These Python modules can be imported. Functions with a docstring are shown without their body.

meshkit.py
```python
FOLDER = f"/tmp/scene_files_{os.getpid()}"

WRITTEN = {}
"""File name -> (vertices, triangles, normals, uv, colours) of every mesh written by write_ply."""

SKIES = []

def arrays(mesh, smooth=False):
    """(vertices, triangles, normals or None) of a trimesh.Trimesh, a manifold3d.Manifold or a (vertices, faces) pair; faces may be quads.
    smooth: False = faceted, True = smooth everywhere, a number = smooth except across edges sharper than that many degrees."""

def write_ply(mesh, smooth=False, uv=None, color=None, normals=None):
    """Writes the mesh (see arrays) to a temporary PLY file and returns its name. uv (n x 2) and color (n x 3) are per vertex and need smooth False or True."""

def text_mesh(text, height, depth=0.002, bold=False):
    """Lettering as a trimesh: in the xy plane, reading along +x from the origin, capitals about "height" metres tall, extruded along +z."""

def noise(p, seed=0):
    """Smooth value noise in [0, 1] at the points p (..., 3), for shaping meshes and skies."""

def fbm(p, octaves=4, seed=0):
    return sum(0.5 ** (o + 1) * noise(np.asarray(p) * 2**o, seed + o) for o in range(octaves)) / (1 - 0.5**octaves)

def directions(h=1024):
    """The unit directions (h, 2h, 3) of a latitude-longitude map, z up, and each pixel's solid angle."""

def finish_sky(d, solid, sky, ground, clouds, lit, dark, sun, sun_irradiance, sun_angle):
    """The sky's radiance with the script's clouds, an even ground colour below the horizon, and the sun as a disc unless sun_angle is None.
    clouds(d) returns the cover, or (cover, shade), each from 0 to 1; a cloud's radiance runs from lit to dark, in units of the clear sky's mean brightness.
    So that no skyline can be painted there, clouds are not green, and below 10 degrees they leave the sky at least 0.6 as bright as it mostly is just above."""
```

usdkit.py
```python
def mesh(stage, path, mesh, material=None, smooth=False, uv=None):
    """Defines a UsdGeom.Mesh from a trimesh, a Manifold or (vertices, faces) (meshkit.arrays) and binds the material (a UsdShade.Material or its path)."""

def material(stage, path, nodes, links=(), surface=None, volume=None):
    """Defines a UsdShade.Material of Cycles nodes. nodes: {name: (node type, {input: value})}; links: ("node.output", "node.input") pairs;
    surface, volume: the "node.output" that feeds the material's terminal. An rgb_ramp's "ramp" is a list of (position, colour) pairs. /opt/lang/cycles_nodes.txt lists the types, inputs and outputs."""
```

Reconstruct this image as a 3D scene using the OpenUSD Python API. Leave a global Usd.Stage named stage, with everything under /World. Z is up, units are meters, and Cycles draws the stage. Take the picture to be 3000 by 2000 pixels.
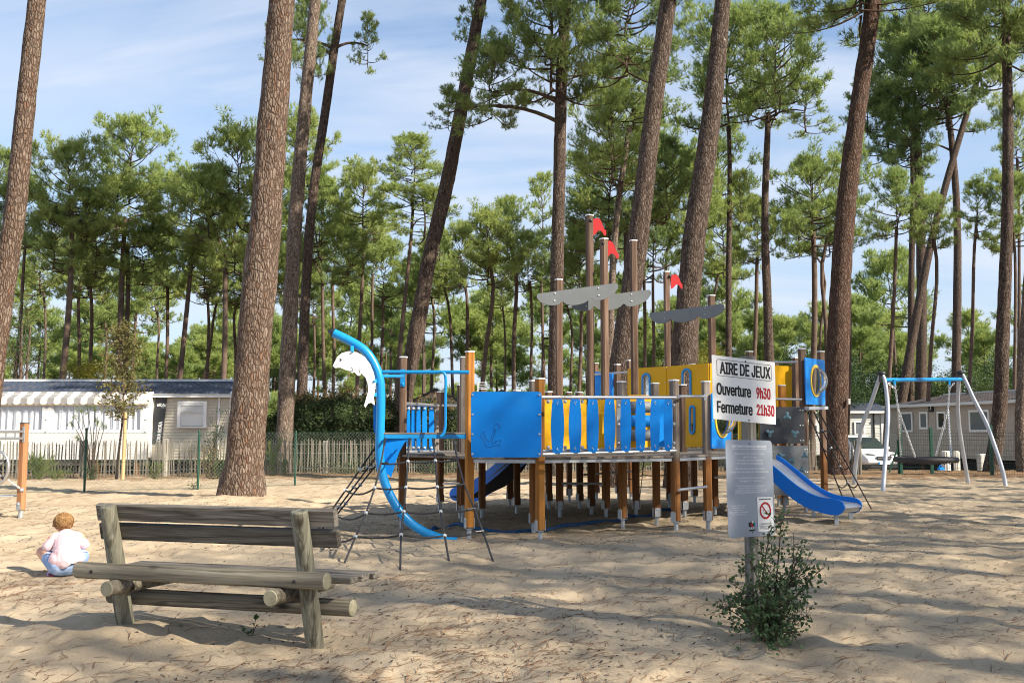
import math, numpy as np, trimesh, usdkit, meshkit, manifold3d as m3
from pxr import Usd, UsdGeom, UsdLux, UsdShade, Sdf, Gf, Vt
from shapely.geometry import Polygon, box as sbox
stage = Usd.Stage.CreateInMemory()
UsdGeom.SetStageUpAxis(stage, UsdGeom.Tokens.z); UsdGeom.SetStageMetersPerUnit(stage, 1.0)
world = UsdGeom.Xform.Define(stage, '/World'); stage.SetDefaultPrim(world.GetPrim())
UsdGeom.Scope.Define(stage, '/World/Looks')
# ---------------------------------------------------------------- camera, sky, sun, exposure
F, EYE, HORIZON = 2917.0, 1.25, 1263.0        # focal length in pixels of a 3000 wide photograph, eye height, horizon row
PITCH = math.atan((HORIZON - 1000) / F)
cam = UsdGeom.Camera.Define(stage, '/World/camera')
cam.AddTranslateOp().Set(Gf.Vec3d(0, 0, EYE)); cam.AddRotateXOp().Set(90 + math.degrees(PITCH))
cam.CreateFocalLengthAttr(35.0); cam.CreateHorizontalApertureAttr(3000 * 35.0 / F)
cam.CreateVerticalApertureAttr(2000 * 35.0 / F); cam.CreateClippingRangeAttr(Gf.Vec2f(0.1, 3000))
cam.CreateExposureAttr(1.50)
SUN_EL, SUN_AZ = math.radians(36), math.atan2(0.866, -0.50)     # rotation = atan2(x, y) towards the sun
sx, sy, sz = math.cos(SUN_EL) * math.sin(SUN_AZ), math.cos(SUN_EL) * math.cos(SUN_AZ), math.sin(SUN_EL)
sun = UsdLux.DistantLight.Define(stage, '/World/sun')
sun.CreateNormalizeAttr(True); sun.CreateIntensityAttr(0.98); sun.CreateAngleAttr(0.53); sun.CreateColorAttr(Gf.Vec3f(1.0, 0.91, 0.76))
zv = Gf.Vec3d(sx, sy, sz); xv = Gf.Cross(Gf.Vec3d(0, 0, 1), zv).GetNormalized(); yv = Gf.Cross(zv, xv)
sun.AddTransformOp().Set(Gf.Matrix4d(xv[0], xv[1], xv[2], 0, yv[0], yv[1], yv[2], 0, zv[0], zv[1], zv[2], 0, 0, 0, 40, 1))
def mat(name, nodes, links, surface='p.BSDF', volume=None):
    return usdkit.material(stage, '/World/Looks/' + name, nodes, links, surface=surface, volume=volume)
sky_mat = mat('sky_look', {
    'tc': ('texture_coordinate', {}), 's': ('separate_xyz', {}),
    'zb': ('math', {'math_type': 'add', 'value2': 0.22}), 'zm': ('math', {'math_type': 'maximum', 'value2': 0.08}),
    'dx': ('math', {'math_type': 'divide'}), 'dy': ('math', {'math_type': 'divide'}), 'c': ('combine_xyz', {}),
    'm1': ('mapping', {'scale': (0.62, 2.0, 1), 'rotation': (0, 0, 0.35), 'location': (3.2, 1.4, 0)}),
    'n1': ('noise_texture', {'scale': 1.3, 'detail': 7, 'roughness': 0.56, 'distortion': 0.5}),
    'r1': ('rgb_ramp', {'ramp': [(0.38, (0, 0, 0)), (0.51, (0.42, 0.42, 0.42)), (0.67, (0.96, 0.96, 0.96))]}),
    'm2': ('mapping', {'scale': (1.1, 1.5, 1), 'location': (0.3, 5.1, 0)}),
    'n2': ('noise_texture', {'scale': 0.9, 'detail': 5, 'roughness': 0.5}),
    'r2': ('rgb_ramp', {'ramp': [(0.48, (0, 0, 0)), (0.70, (0.6, 0.6, 0.6))]}),
    'mx': ('math', {'math_type': 'maximum', 'use_clamp': True}),
    'hz': ('map_range', {'from_min': 0.0, 'from_max': 0.30, 'to_min': 0.12, 'to_max': 0.05, 'clamp': True}),
    'mh': ('math', {'math_type': 'maximum', 'use_clamp': True}),
    'sk': ('sky_texture', {'sky_type': 'single_scattering', 'sun_disc': False, 'sun_elevation': SUN_EL, 'sun_rotation': SUN_AZ, 'air_density': 1.0, 'aerosol_density': 0.3, 'ozone_density': 1.6}),
    'h2': ('map_range', {'from_min': 0.0, 'from_max': 0.34, 'to_min': 0.86, 'to_max': 0.0, 'clamp': True}), 'mixh': ('mix_color', {'blend_type': 'mix', 'b': (2.55, 3.05, 3.95), 'use_clamp': True}),
    'mix': ('mix_color', {'blend_type': 'mix', 'b': (3.8, 4.2, 4.9), 'use_clamp': True}),
    'bg': ('background_shader', {'strength': 0.073})},
    [('tc.generated', 's.vector'), ('s.z', 'zb.value1'), ('zb.value', 'zm.value1'), ('s.x', 'dx.value1'), ('zm.value', 'dx.value2'),
     ('s.y', 'dy.value1'), ('zm.value', 'dy.value2'), ('dx.value', 'c.x'), ('dy.value', 'c.y'),
     ('c.vector', 'm1.vector'), ('m1.vector', 'n1.vector'), ('n1.fac', 'r1.fac'), ('c.vector', 'm2.vector'), ('m2.vector', 'n2.vector'), ('n2.fac', 'r2.fac'),
     ('r1.color', 'mx.value1'), ('r2.color', 'mx.value2'), ('s.z', 'hz.value'), ('mx.value', 'mh.value1'), ('hz.result', 'mh.value2'), ('mh.value', 'mix.fac'), ('s.z', 'h2.value'), ('h2.result', 'mixh.fac'), ('sk.color', 'mixh.a'), ('mixh.result', 'mix.a'), ('mix.result', 'bg.color')], surface='bg.background')
sky = UsdLux.DomeLight.Define(stage, '/World/sky'); sky.CreateIntensityAttr(1.0)
UsdShade.MaterialBindingAPI.Apply(sky.GetPrim()).Bind(sky_mat)
sky.GetPrim().SetCustomDataByKey('kind', 'structure'); sky.GetPrim().SetCustomDataByKey('label', 'blue sky with thin streaky white clouds')
# ---------------------------------------------------------------- helpers: a pixel of the photograph to a point of the place
CP, SP = math.cos(PITCH), math.sin(PITCH)
def ray(px, py):
    x, y = (px - 1500) / F, -(py - 1000) / F
    return np.array([x, CP - y * SP, SP + y * CP])
def P(px, py, Y):
    r = ray(px, py); return np.array([0, 0, EYE]) + r * (Y / r[1])
def G(px, py, z=0.0):
    r = ray(px, py); return np.array([0, 0, EYE]) + r * ((z - EYE) / r[2])
def D(x, y, Y): return P(x / 0.784, y / 0.784, Y)
def X(px, Y, py=1263): return P(px, py, Y)[0]
def Zh(py, Y, px=1500): return P(px, py, Y)[2]
# ---------------------------------------------------------------- helpers: shapes as (vertices, triangles)
def J(*ms):
    ms = [m for m in (ms[0] if len(ms) == 1 and isinstance(ms[0], list) else ms) if m is not None and len(m[0])]
    n, V, T = 0, [], []
    for v, f in ms:
        V.append(np.asarray(v, float)); T.append(np.asarray(f, int) + n); n += len(v)
    return np.vstack(V), np.vstack(T)
def norm(v): v = np.asarray(v, float); return v / max(np.linalg.norm(v), 1e-12)
def cham(sx_, sy_, sz_, c=0.004):
    h = np.array([sx_, sy_, sz_]) / 2; c = min(c, h.min() * 0.6); pts = []
    for a in (-1, 1):
        for b in (-1, 1):
            for d in (-1, 1):
                s = np.array([a, b, d])
                for k in range(3):
                    q = h.copy() - c; q[k] = h[k]; pts.append(s * q)
    m = trimesh.convex.convex_hull(np.array(pts)); return np.array(m.vertices), np.array(m.faces)
BOXV = np.array([[x, y, z] for x in (-.5, .5) for y in (-.5, .5) for z in (-.5, .5)])
BOXF = np.array([[0, 1, 3], [0, 3, 2], [4, 6, 7], [4, 7, 5], [0, 4, 5], [0, 5, 1], [2, 3, 7], [2, 7, 6], [0, 2, 6], [0, 6, 4], [1, 5, 7], [1, 7, 3]])
def bx(c, s): return BOXV * np.asarray(s) + np.asarray(c), BOXF
def frame(d, up=(0, 0, 1)):
    d = norm(d); up = np.asarray(up, float)
    if abs(d @ norm(up)) > 0.99: up = np.array([0, 1.0, 0]) if abs(d[1]) < .9 else np.array([1.0, 0, 0])
    s = norm(np.cross(d, up)); return d, s, np.cross(s, d)
def beam(p0, p1, w, h, c=0.004, up=(0, 0, 1)):                      # a bar along p0-p1, w wide across, h high
    p0, p1 = np.asarray(p0, float), np.asarray(p1, float); d, s, u = frame(p1 - p0, up)
    v, f = cham(np.linalg.norm(p1 - p0), w, h, c)
    v = (p0 + p1) / 2 + v[:, :1] * d - v[:, 1:2] * s + v[:, 2:] * u
    return v, f
def tube(pts, r, seg=10, cap=True):
    pts = np.asarray(pts, float); n = len(pts); r = np.broadcast_to(np.asarray(r, float), (n,))
    t = np.gradient(pts, axis=0); t /= np.maximum(np.linalg.norm(t, axis=1, keepdims=True), 1e-9)
    _, s, u = frame(t[0]); S, U = [], []
    for k in range(n):
        s = norm(s - t[k] * (s @ t[k])); u = np.cross(t[k], s); S.append(s); U.append(u)
    a = np.linspace(0, 2 * np.pi, seg, endpoint=False)
    v = (pts[:, None] + r[:, None, None] * (np.cos(a)[None, :, None] * np.array(S)[:, None] + np.sin(a)[None, :, None] * np.array(U)[:, None])).reshape(-1, 3)
    i = np.arange(n - 1)[:, None] * seg; j = np.arange(seg)[None]; k = (j + 1) % seg
    f = np.stack([np.stack([i + j, i + k, i + seg + k], -1), np.stack([i + j, i + seg + k, i + seg + j], -1)], 2).reshape(-1, 3)
    if cap:
        for e, base, flip in ((0, 0, True), (n - 1, (n - 1) * seg, False)):
            o = len(v); v = np.vstack([v, v[base:base + seg], pts[e][None]])
            c = np.array([[o + q, o + (q + 1) % seg, o + seg] for q in range(seg)]); f = np.vstack([f, c[:, ::-1] if flip else c])
    return v, f
def spline(pts, n=24):
    from scipy.interpolate import CubicSpline
    pts = np.asarray(pts, float); d = np.r_[0, np.cumsum(np.linalg.norm(np.diff(pts, axis=0), axis=1))]
    return CubicSpline(d, pts)(np.linspace(0, d[-1], n))
def extrude(poly, t):                                              # polygon in xy, thickness along +z from 0
    out = []
    for g in getattr(poly, 'geoms', [poly]):
        if g.area > 1e-7:
            m = trimesh.creation.extrude_polygon(g, t, engine='earcut'); out.append((np.array(m.vertices), np.array(m.faces)))
    return J(out)
def place(m, o, ux, uy, uz=None):
    ux, uy = np.asarray(ux, float), np.asarray(uy, float); uz = norm(np.cross(ux, uy)) if uz is None else np.asarray(uz, float)
    v = m[0]; return np.asarray(o) + v[:, :1] * ux + v[:, 1:2] * uy + v[:, 2:] * uz, m[1]
def rrect(x0, y0, x1, y1, r):
    return sbox(x0 + r, y0 + r, x1 - r, y1 - r).buffer(r, quad_segs=5)
def sphere(c, r, sub=1, sc=(1, 1, 1)):
    m = trimesh.creation.icosphere(sub, 1.0); return np.array(m.vertices) * r * np.asarray(sc) + np.asarray(c), np.array(m.faces)
def disc(c, n, r, t, seg=14):                                      # a short cylinder, from c along n
    return tube([c, np.asarray(c) + norm(n) * t], r, seg)
def quadmap(tl, tr, br, bl):                                       # (s 0..1 right, t 0..1 up, n metres out) on a panel given by its corners
    tl, tr, br, bl = map(lambda a: np.asarray(a, float), (tl, tr, br, bl)); nn = norm(np.cross(tr - tl, bl - tl)) * -1
    if nn[1] > 0: nn = -nn
    def f(v):
        v = np.asarray(v, float); s, t, n = v[:, :1], v[:, 1:2], v[:, 2:]
        return (bl * (1 - s) + br * s) * (1 - t) + (tl * (1 - s) + tr * s) * t + nn * n
    f.w = (np.linalg.norm(tr - tl) + np.linalg.norm(br - bl)) / 2; f.h = (np.linalg.norm(tl - bl) + np.linalg.norm(tr - br)) / 2; f.n = nn
    return f
def onquad(q, poly_m, n0, n1):                                     # a polygon in metres on the panel, from depth n0 to n1
    v, f = extrude(poly_m, 1.0); v = v / np.array([q.w, q.h, 1]); v[:, 2] = n0 + v[:, 2] * (n1 - n0); return q(v), f
def text(s, h, xs=1.0, bold=False, depth=0.002):
    m = meshkit.text_mesh(s, h, depth, bold); v = np.array(m.vertices); v[:, 0] -= v[:, 0].min(); v[:, 0] *= xs; return v, np.array(m.faces)
def textq(q, s, x, y, h, xs=1.0, bold=False, n=0.001, centre=False, width=None, rot=0.0):
    v, f = text(s, h, xs, bold)
    if width: v[:, 0] *= width / v[:, 0].max()
    if centre: v[:, 0] -= v[:, 0].max() / 2
    if rot: c, d = math.cos(rot), math.sin(rot); v = np.c_[v[:, 0] * c - v[:, 1] * d, v[:, 0] * d + v[:, 1] * c, v[:, 2]]
    v = v + np.array([x, y, 0]); v = v / np.array([q.w, q.h, 1]); v[:, 2] = v[:, 2] * 0.3 + n; return q(v), f
# ---------------------------------------------------------------- helpers: things, parts and sub-parts
used = {}
def numbered(path):
    k = used.get(path, -1) + 1; used[path] = k; return path if k == 0 else f'{path}_{k:03d}'
class Thing:
    def __init__(s, name, label, cat, loc=(0, 0, 0), rotz=0.0, group=None, kind=None):
        s.path = numbered('/World/' + name); s.x = UsdGeom.Xform.Define(stage, s.path)
        s.loc, s.rot = np.asarray(loc, float), rotz
        s.x.AddTranslateOp().Set(Gf.Vec3d(*map(float, loc)))
        if rotz: s.x.AddRotateZOp().Set(math.degrees(rotz))
        tag(s.x.GetPrim(), label, cat, group, kind)
    def part(s, name, m, material, parent=None, smooth=False, label=None, kind=None, local=False):
        v, f = m
        if not local:
            v = np.asarray(v) - s.loc
            if s.rot:
                c, d = math.cos(-s.rot), math.sin(-s.rot); v = np.c_[v[:, 0] * c - v[:, 1] * d, v[:, 0] * d + v[:, 1] * c, v[:, 2]]
        p = numbered((parent or s.path) + '/' + name)
        pr = usdkit.mesh(stage, p, (v, f), material, smooth=smooth).GetPrim()
        if label: pr.SetCustomDataByKey('label', label)
        if kind: pr.SetCustomDataByKey('kind', kind)
        return p
def tag(pr, label=None, cat=None, group=None, kind=None):
    for k, v in (('label', label), ('category', cat), ('group', group), ('kind', kind)):
        if v: pr.SetCustomDataByKey(k, v)
def single(name, m, material, label, cat=None, group=None, kind=None, smooth=False):
    p = numbered('/World/' + name); pr = usdkit.mesh(stage, p, m, material, smooth=smooth).GetPrim(); tag(pr, label, cat, group, kind); return p
# ---------------------------------------------------------------- materials
def plain(name, col, rough=0.5, metal=0.0, spec=0.5, var=0.0, scale=6.0, bump=0.0, bscale=60.0, coat=0.0, dirt=None):
    n = {'tc': ('texture_coordinate', {}), 'p': ('principled_bsdf', {'base_color': col, 'roughness': rough, 'metallic': metal, 'specular_ior_level': spec, 'coat_weight': coat})}; l = []
    if var:
        n['n'] = ('noise_texture', {'scale': scale, 'detail': 6, 'roughness': 0.62})
        n['r'] = ('rgb_ramp', {'ramp': [(0.25, tuple(c * (1 - var) for c in col)), (0.5, col), (0.78, dirt or tuple(min(1, c * (1 + var * 0.8)) for c in col))]})
        l += [('tc.object', 'n.vector'), ('n.fac', 'r.fac'), ('r.color', 'p.base_color')]
    if bump:
        n['b'] = ('noise_texture', {'scale': bscale, 'detail': 4}); n['u'] = ('bump', {'strength': bump, 'distance': 0.01})
        l += [('tc.object', 'b.vector'), ('b.fac', 'u.height'), ('u.normal', 'p.normal')]
    return mat(name, n, l)
def wood(name, dark, mid, light, axis=2, grain=1.0, rough=0.75, knots=False, below=None, zsplit=0.9):
    st = [22 * grain] * 3; st[axis] = 1.3 * grain; s2 = [90 * grain] * 3; s2[axis] = 2.5 * grain
    n = {'tc': ('texture_coordinate', {}), 'g': ('geometry', {}), 'm': ('mapping', {'scale': tuple(st)}), 'm2': ('mapping', {'scale': tuple(s2)}),
         'n': ('noise_texture', {'scale': 1, 'detail': 5, 'roughness': 0.6, 'distortion': 0.4}), 'n2': ('noise_texture', {'scale': 1, 'detail': 3}),
         'a': ('math', {'math_type': 'multiply_add', 'value2': 0.65}), 'w': ('math', {'math_type': 'multiply', 'value2': 0.36}),
         'r': ('rgb_ramp', {'ramp': [(0.30, dark), (0.50, mid), (0.70, light)]}),
         'oi': ('object_info', {}), 'hv': ('hsv', {}), 'ov': ('map_range', {'to_min': 0.74, 'to_max': 1.25}),
         'u': ('bump', {'strength': 0.7, 'distance': 0.006}), 'p': ('principled_bsdf', {'roughness': rough, 'specular_ior_level': 0.3})}
    l = [('tc.object', 'm.vector'), ('tc.object', 'm2.vector'), ('m.vector', 'n.vector'), ('m2.vector', 'n2.vector'), ('n2.fac', 'w.value1'),
         ('n.fac', 'a.value1'), ('w.value', 'a.value3'), ('a.value', 'r.fac'), ('a.value', 'u.height'), ('u.normal', 'p.normal'),
         ('oi.random', 'ov.value'), ('ov.result', 'hv.value')]
    col = 'r.color'
    if below:
        n['s'] = ('separate_xyz', {}); n['q'] = ('map_range', {'from_min': zsplit - 0.04, 'from_max': zsplit + 0.05, 'clamp': True}); n['rb'] = ('rgb_ramp', {'ramp': [(0.30, below[0]), (0.5, below[1]), (0.7, below[2])]})
        n['mb'] = ('mix_color', {}); l += [('g.position', 's.vector'), ('s.z', 'q.value'), ('q.result', 'mb.fac'), ('a.value', 'rb.fac'), ('rb.color', 'mb.a'), ('r.color', 'mb.b')]; col = 'mb.result'
    if knots:
        n['mc'] = ('mapping', {'scale': tuple(7.5 if i != axis else .42 for i in range(3))}); n['nc'] = ('noise_texture', {'scale': 1, 'detail': 4, 'roughness': 0.55, 'distortion': 0.3}); n['rc'] = ('rgb_ramp', {'ramp': [(0.470, (1, 1, 1)), (0.492, (0.16, 0.14, 0.13)), (0.505, (0.16, 0.14, 0.13)), (0.53, (1, 1, 1))]}); n['mkc'] = ('mix_color', {'blend_type': 'multiply', 'fac': 0.62})
        l += [('tc.object', 'mc.vector'), ('mc.vector', 'nc.vector'), ('nc.fac', 'rc.fac'), (col, 'mkc.a'), ('rc.color', 'mkc.b')]; col = 'mkc.result'
        n['v'] = ('voronoi_texture', {'scale': 5.5, 'randomness': 1.0}); n['vr'] = ('rgb_ramp', {'ramp': [(0.05, (0.25, 0.22, 0.2)), (0.12, (0.7, 0.7, 0.7)), (0.17, (1, 1, 1))]}); kn = [1, 1, 1]; kn[axis] = 0.55
        n['km'] = ('mapping', {'scale': tuple(kn)}); n['mk'] = ('mix_color', {'blend_type': 'multiply', 'fac': 1.0})
        l += [('tc.object', 'km.vector'), ('km.vector', 'v.vector'), ('v.distance', 'vr.fac'), (col, 'mk.a'), ('vr.color', 'mk.b')]; col = 'mk.result'
    l += [(col, 'hv.color'), ('hv.color', 'p.base_color')]
    return mat(name, n, l)
M = {}
M['blue'] = plain('blue_panel', (0.002, 0.225, 0.72), 0.5, spec=0.25, var=0.16, scale=2.6, bump=0.05, bscale=300, dirt=(0.02, 0.26, 0.70))
M['blue_paint'] = plain('blue_paint', (0.006, 0.235, 0.56), 0.30, var=0.07, scale=5)
M['blue_slide'] = plain('blue_slide', (0.002, 0.135, 0.52), 0.42, spec=0.3, var=0.08, scale=3)
M['yellow'] = plain('yellow_panel', (0.70, 0.36, 0.006), 0.5, spec=0.25, var=0.10, scale=3)
M['yellow2'] = plain('yellow_trim', (0.72, 0.47, 0.03), 0.4)
M['grey_board'] = plain('grey_board', (0.155, 0.165, 0.17), 0.55, var=0.12, scale=4)
M['dark_board'] = plain('dark_board', (0.045, 0.048, 0.055), 0.5, var=0.15, scale=4)
M['red'] = plain('red_board', (0.50, 0.022, 0.022), 0.45)
M['white'] = plain('white_paint', (0.80, 0.80, 0.79), 0.4, var=0.05, scale=4)
M['white_cap'] = plain('white_cap', (0.75, 0.76, 0.78), 0.4)
M['ink'] = plain('black_ink', (0.012, 0.012, 0.014), 0.5)
M['red_ink'] = plain('red_ink', (0.42, 0.012, 0.02), 0.5)
M['white_ink'] = plain('white_ink', (0.82, 0.83, 0.85), 0.5)
M['groove'] = plain('groove', (0.004, 0.075, 0.26), 0.6)
M['rope'] = plain('rope', (0.028, 0.028, 0.032), 0.85, var=0.3, scale=90, bump=0.6, bscale=160)
M['black'] = plain('black_plastic', (0.014, 0.014, 0.016), 0.4)
M['rubber'] = plain('dark_rubber', (0.022, 0.018, 0.02), 0.65, var=0.2, scale=20)
M['node'] = plain('pale_plastic', (0.46, 0.48, 0.49), 0.45)
M['steel'] = plain('steel', (0.55, 0.55, 0.55), 0.36, 0.85, var=0.08, scale=12)
M['galv'] = plain('galvanised', (0.40, 0.43, 0.45), 0.5, 0.55, var=0.22, scale=22)
M['alu'] = plain('aluminium', (0.56, 0.58, 0.61), 0.42, 0.6, var=0.08, scale=5)
M['hold'] = plain('climbing_hold', (0.13, 0.24, 0.27), 0.6, var=0.2, scale=12)
M['hose'] = plain('blue_hose', (0.004, 0.075, 0.21), 0.5, var=0.35, scale=7, dirt=(0.08, 0.12, 0.17))
M['post'] = wood('weathered_post', (0.055, 0.030, 0.018), (0.115, 0.068, 0.045), (0.20, 0.135, 0.098), below=((0.085, 0.032, 0.010), (0.165, 0.068, 0.022), (0.25, 0.115, 0.042)))
M['post_pale'] = wood('grey_post', (0.085, 0.064, 0.05), (0.165, 0.132, 0.108), (0.27, 0.23, 0.20), below=((0.11, 0.040, 0.010), (0.20, 0.080, 0.02), (0.29, 0.13, 0.038)))
M['post_new'] = wood('honey_post', (0.22, 0.078, 0.012), (0.36, 0.145, 0.025), (0.46, 0.21, 0.045), grain=0.7)
M['deck'] = wood('deck_wood', (0.11, 0.09, 0.075), (0.21, 0.18, 0.15), (0.32, 0.28, 0.24), axis=0)
M['bench'] = wood('bench_plank', (0.062, 0.052, 0.043), (0.145, 0.127, 0.104), (0.27, 0.248, 0.21), axis=0, grain=1.5, knots=True)
M['log'] = wood('bench_log', (0.075, 0.061, 0.044), (0.175, 0.152, 0.112), (0.29, 0.262, 0.20), axis=0, grain=1.25, knots=True)
M['log_end'] = plain('log_end', (0.27, 0.245, 0.165), 0.8, var=0.4, scale=25)
M['leg'] = wood('bench_post', (0.075, 0.068, 0.05), (0.17, 0.16, 0.118), (0.285, 0.275, 0.21), axis=2, grain=1.2, knots=True)
M['sign_post'] = wood('sign_post', (0.07, 0.065, 0.058), (0.155, 0.145, 0.13), (0.26, 0.25, 0.23), axis=2)
M['picket'] = wood('paling', (0.085, 0.073, 0.056), (0.19, 0.165, 0.13), (0.34, 0.31, 0.255), axis=2, rough=0.9)
M['stake'] = wood('stake', (0.30, 0.19, 0.08), (0.42, 0.28, 0.13), (0.52, 0.37, 0.2), axis=2)
M['concrete'] = plain('concrete', (0.36, 0.33, 0.28), 0.9, var=0.25, scale=9)
M['green_post'] = plain('green_post', (0.006, 0.055, 0.032), 0.45)
M['wire'] = plain('wire', (0.20, 0.25, 0.22), 0.5, 0.3)
M['dark_wire'] = plain('dark_wire', (0.02, 0.06, 0.042), 0.5)
M['chain'] = plain('chain', (0.62, 0.62, 0.60), 0.35, 0.7)
M['siding'] = plain('siding', (0.50, 0.455, 0.375), 0.6, var=0.07, scale=2)
M['siding_beige'] = plain('beige_siding', (0.43, 0.375, 0.315), 0.6, var=0.07, scale=2)
M['siding_grey'] = plain('pale_siding', (0.50, 0.50, 0.47), 0.6, var=0.06, scale=2)
M['tile'] = plain('dark_tile', (0.042, 0.055, 0.085), 0.55, var=0.3, scale=3, dirt=(0.12, 0.095, 0.075))
M['tile_brown'] = plain('brown_tile', (0.040, 0.036, 0.038), 0.65, var=0.3, scale=2.2, dirt=(0.13, 0.075, 0.045))
M['trim'] = plain('pale_trim', (0.66, 0.67, 0.67), 0.5)
M['tarp'] = plain('white_tarp', (0.70, 0.69, 0.67), 0.55, var=0.05, scale=1.3)
M['curtain'] = plain('grey_curtain', (0.76, 0.755, 0.76), 0.8)
M['awn_grey'] = plain('awning_grey', (0.24, 0.23, 0.225), 0.75, var=0.12, scale=4)
M['awn_white'] = plain('awning_white', (0.60, 0.575, 0.535), 0.75, var=0.12, scale=3, dirt=(0.45, 0.33, 0.24))
M['banner'] = plain('banner', (0.028, 0.030, 0.036), 0.5)
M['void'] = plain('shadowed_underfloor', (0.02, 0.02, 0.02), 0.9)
M['car'] = plain('white_car_paint', (0.78, 0.79, 0.80), 0.25, coat=0.8)
M['car_glass'] = plain('car_glass', (0.02, 0.03, 0.035), 0.06, spec=0.8)
M['tyre'] = plain('tyre', (0.02, 0.02, 0.02), 0.8)
M['lamp'] = plain('headlamp', (0.22, 0.23, 0.25), 0.12, 0.4)
M['window'] = plain('window_pane', (0.14, 0.155, 0.17), 0.08, spec=0.7)
M['darkwindow'] = plain('dark_pane', (0.02, 0.02, 0.022), 0.08, spec=0.7)
M['plaster'] = plain('pale_board', (0.62, 0.60, 0.54), 0.7, var=0.1, scale=3)
M['skin'] = mat('skin', {'p': ('principled_bsdf', {'base_color': (0.60, 0.33, 0.23), 'roughness': 0.5, 'subsurface_weight': 0.15, 'subsurface_scale': 0.01})}, [])
M['shirt'] = plain('pink_shirt', (0.74, 0.52, 0.55), 0.85, var=0.05, scale=14, bump=0.25, bscale=35)
M['denim'] = plain('denim', (0.22, 0.33, 0.55), 0.85, var=0.25, scale=16, dirt=(0.48, 0.58, 0.74))
M['hem'] = plain('pale_hem', (0.7, 0.74, 0.8), 0.9)
M['hair'] = wood('hair', (0.12, 0.058, 0.02), (0.27, 0.145, 0.055), (0.47, 0.30, 0.14), axis=0, grain=2.2)
M['sandal'] = plain('pink_sandal', (0.72, 0.05, 0.20), 0.4)
M['sandal2'] = plain('lilac_strap', (0.50, 0.40, 0.68), 0.5)
M['patch'] = plain('tan_patch', (0.45, 0.25, 0.1), 0.7)
clear = lambda name, tint, f0=0.06: mat(name, {'t': ('transparent_bsdf', {'color': tint}), 'g': ('glossy_bsdf', {'color': (1, 1, 1), 'roughness': 0.06}), 'f': ('fresnel', {'IOR': 1.45}), 'm': ('mix_closure', {})},
                               [('f.fac', 'm.fac'), ('t.BSDF', 'm.closure1'), ('g.BSDF', 'm.closure2')], surface='m.closure')
M['bubble'] = clear('clear_bubble', (0.80, 0.82, 0.83)); M['film'] = mat('clear_film', {'t': ('transparent_bsdf', {'color': (0.96, 0.97, 0.98)}), 'g': ('glossy_bsdf', {'color': (1, 1, 1), 'roughness': 0.12}), 'm': ('mix_closure', {'fac': 0.05})}, [('t.BSDF', 'm.closure1'), ('g.BSDF', 'm.closure2')], surface='m.closure'); M['pane'] = clear('clear_pane', (0.95, 0.96, 0.97))
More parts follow.
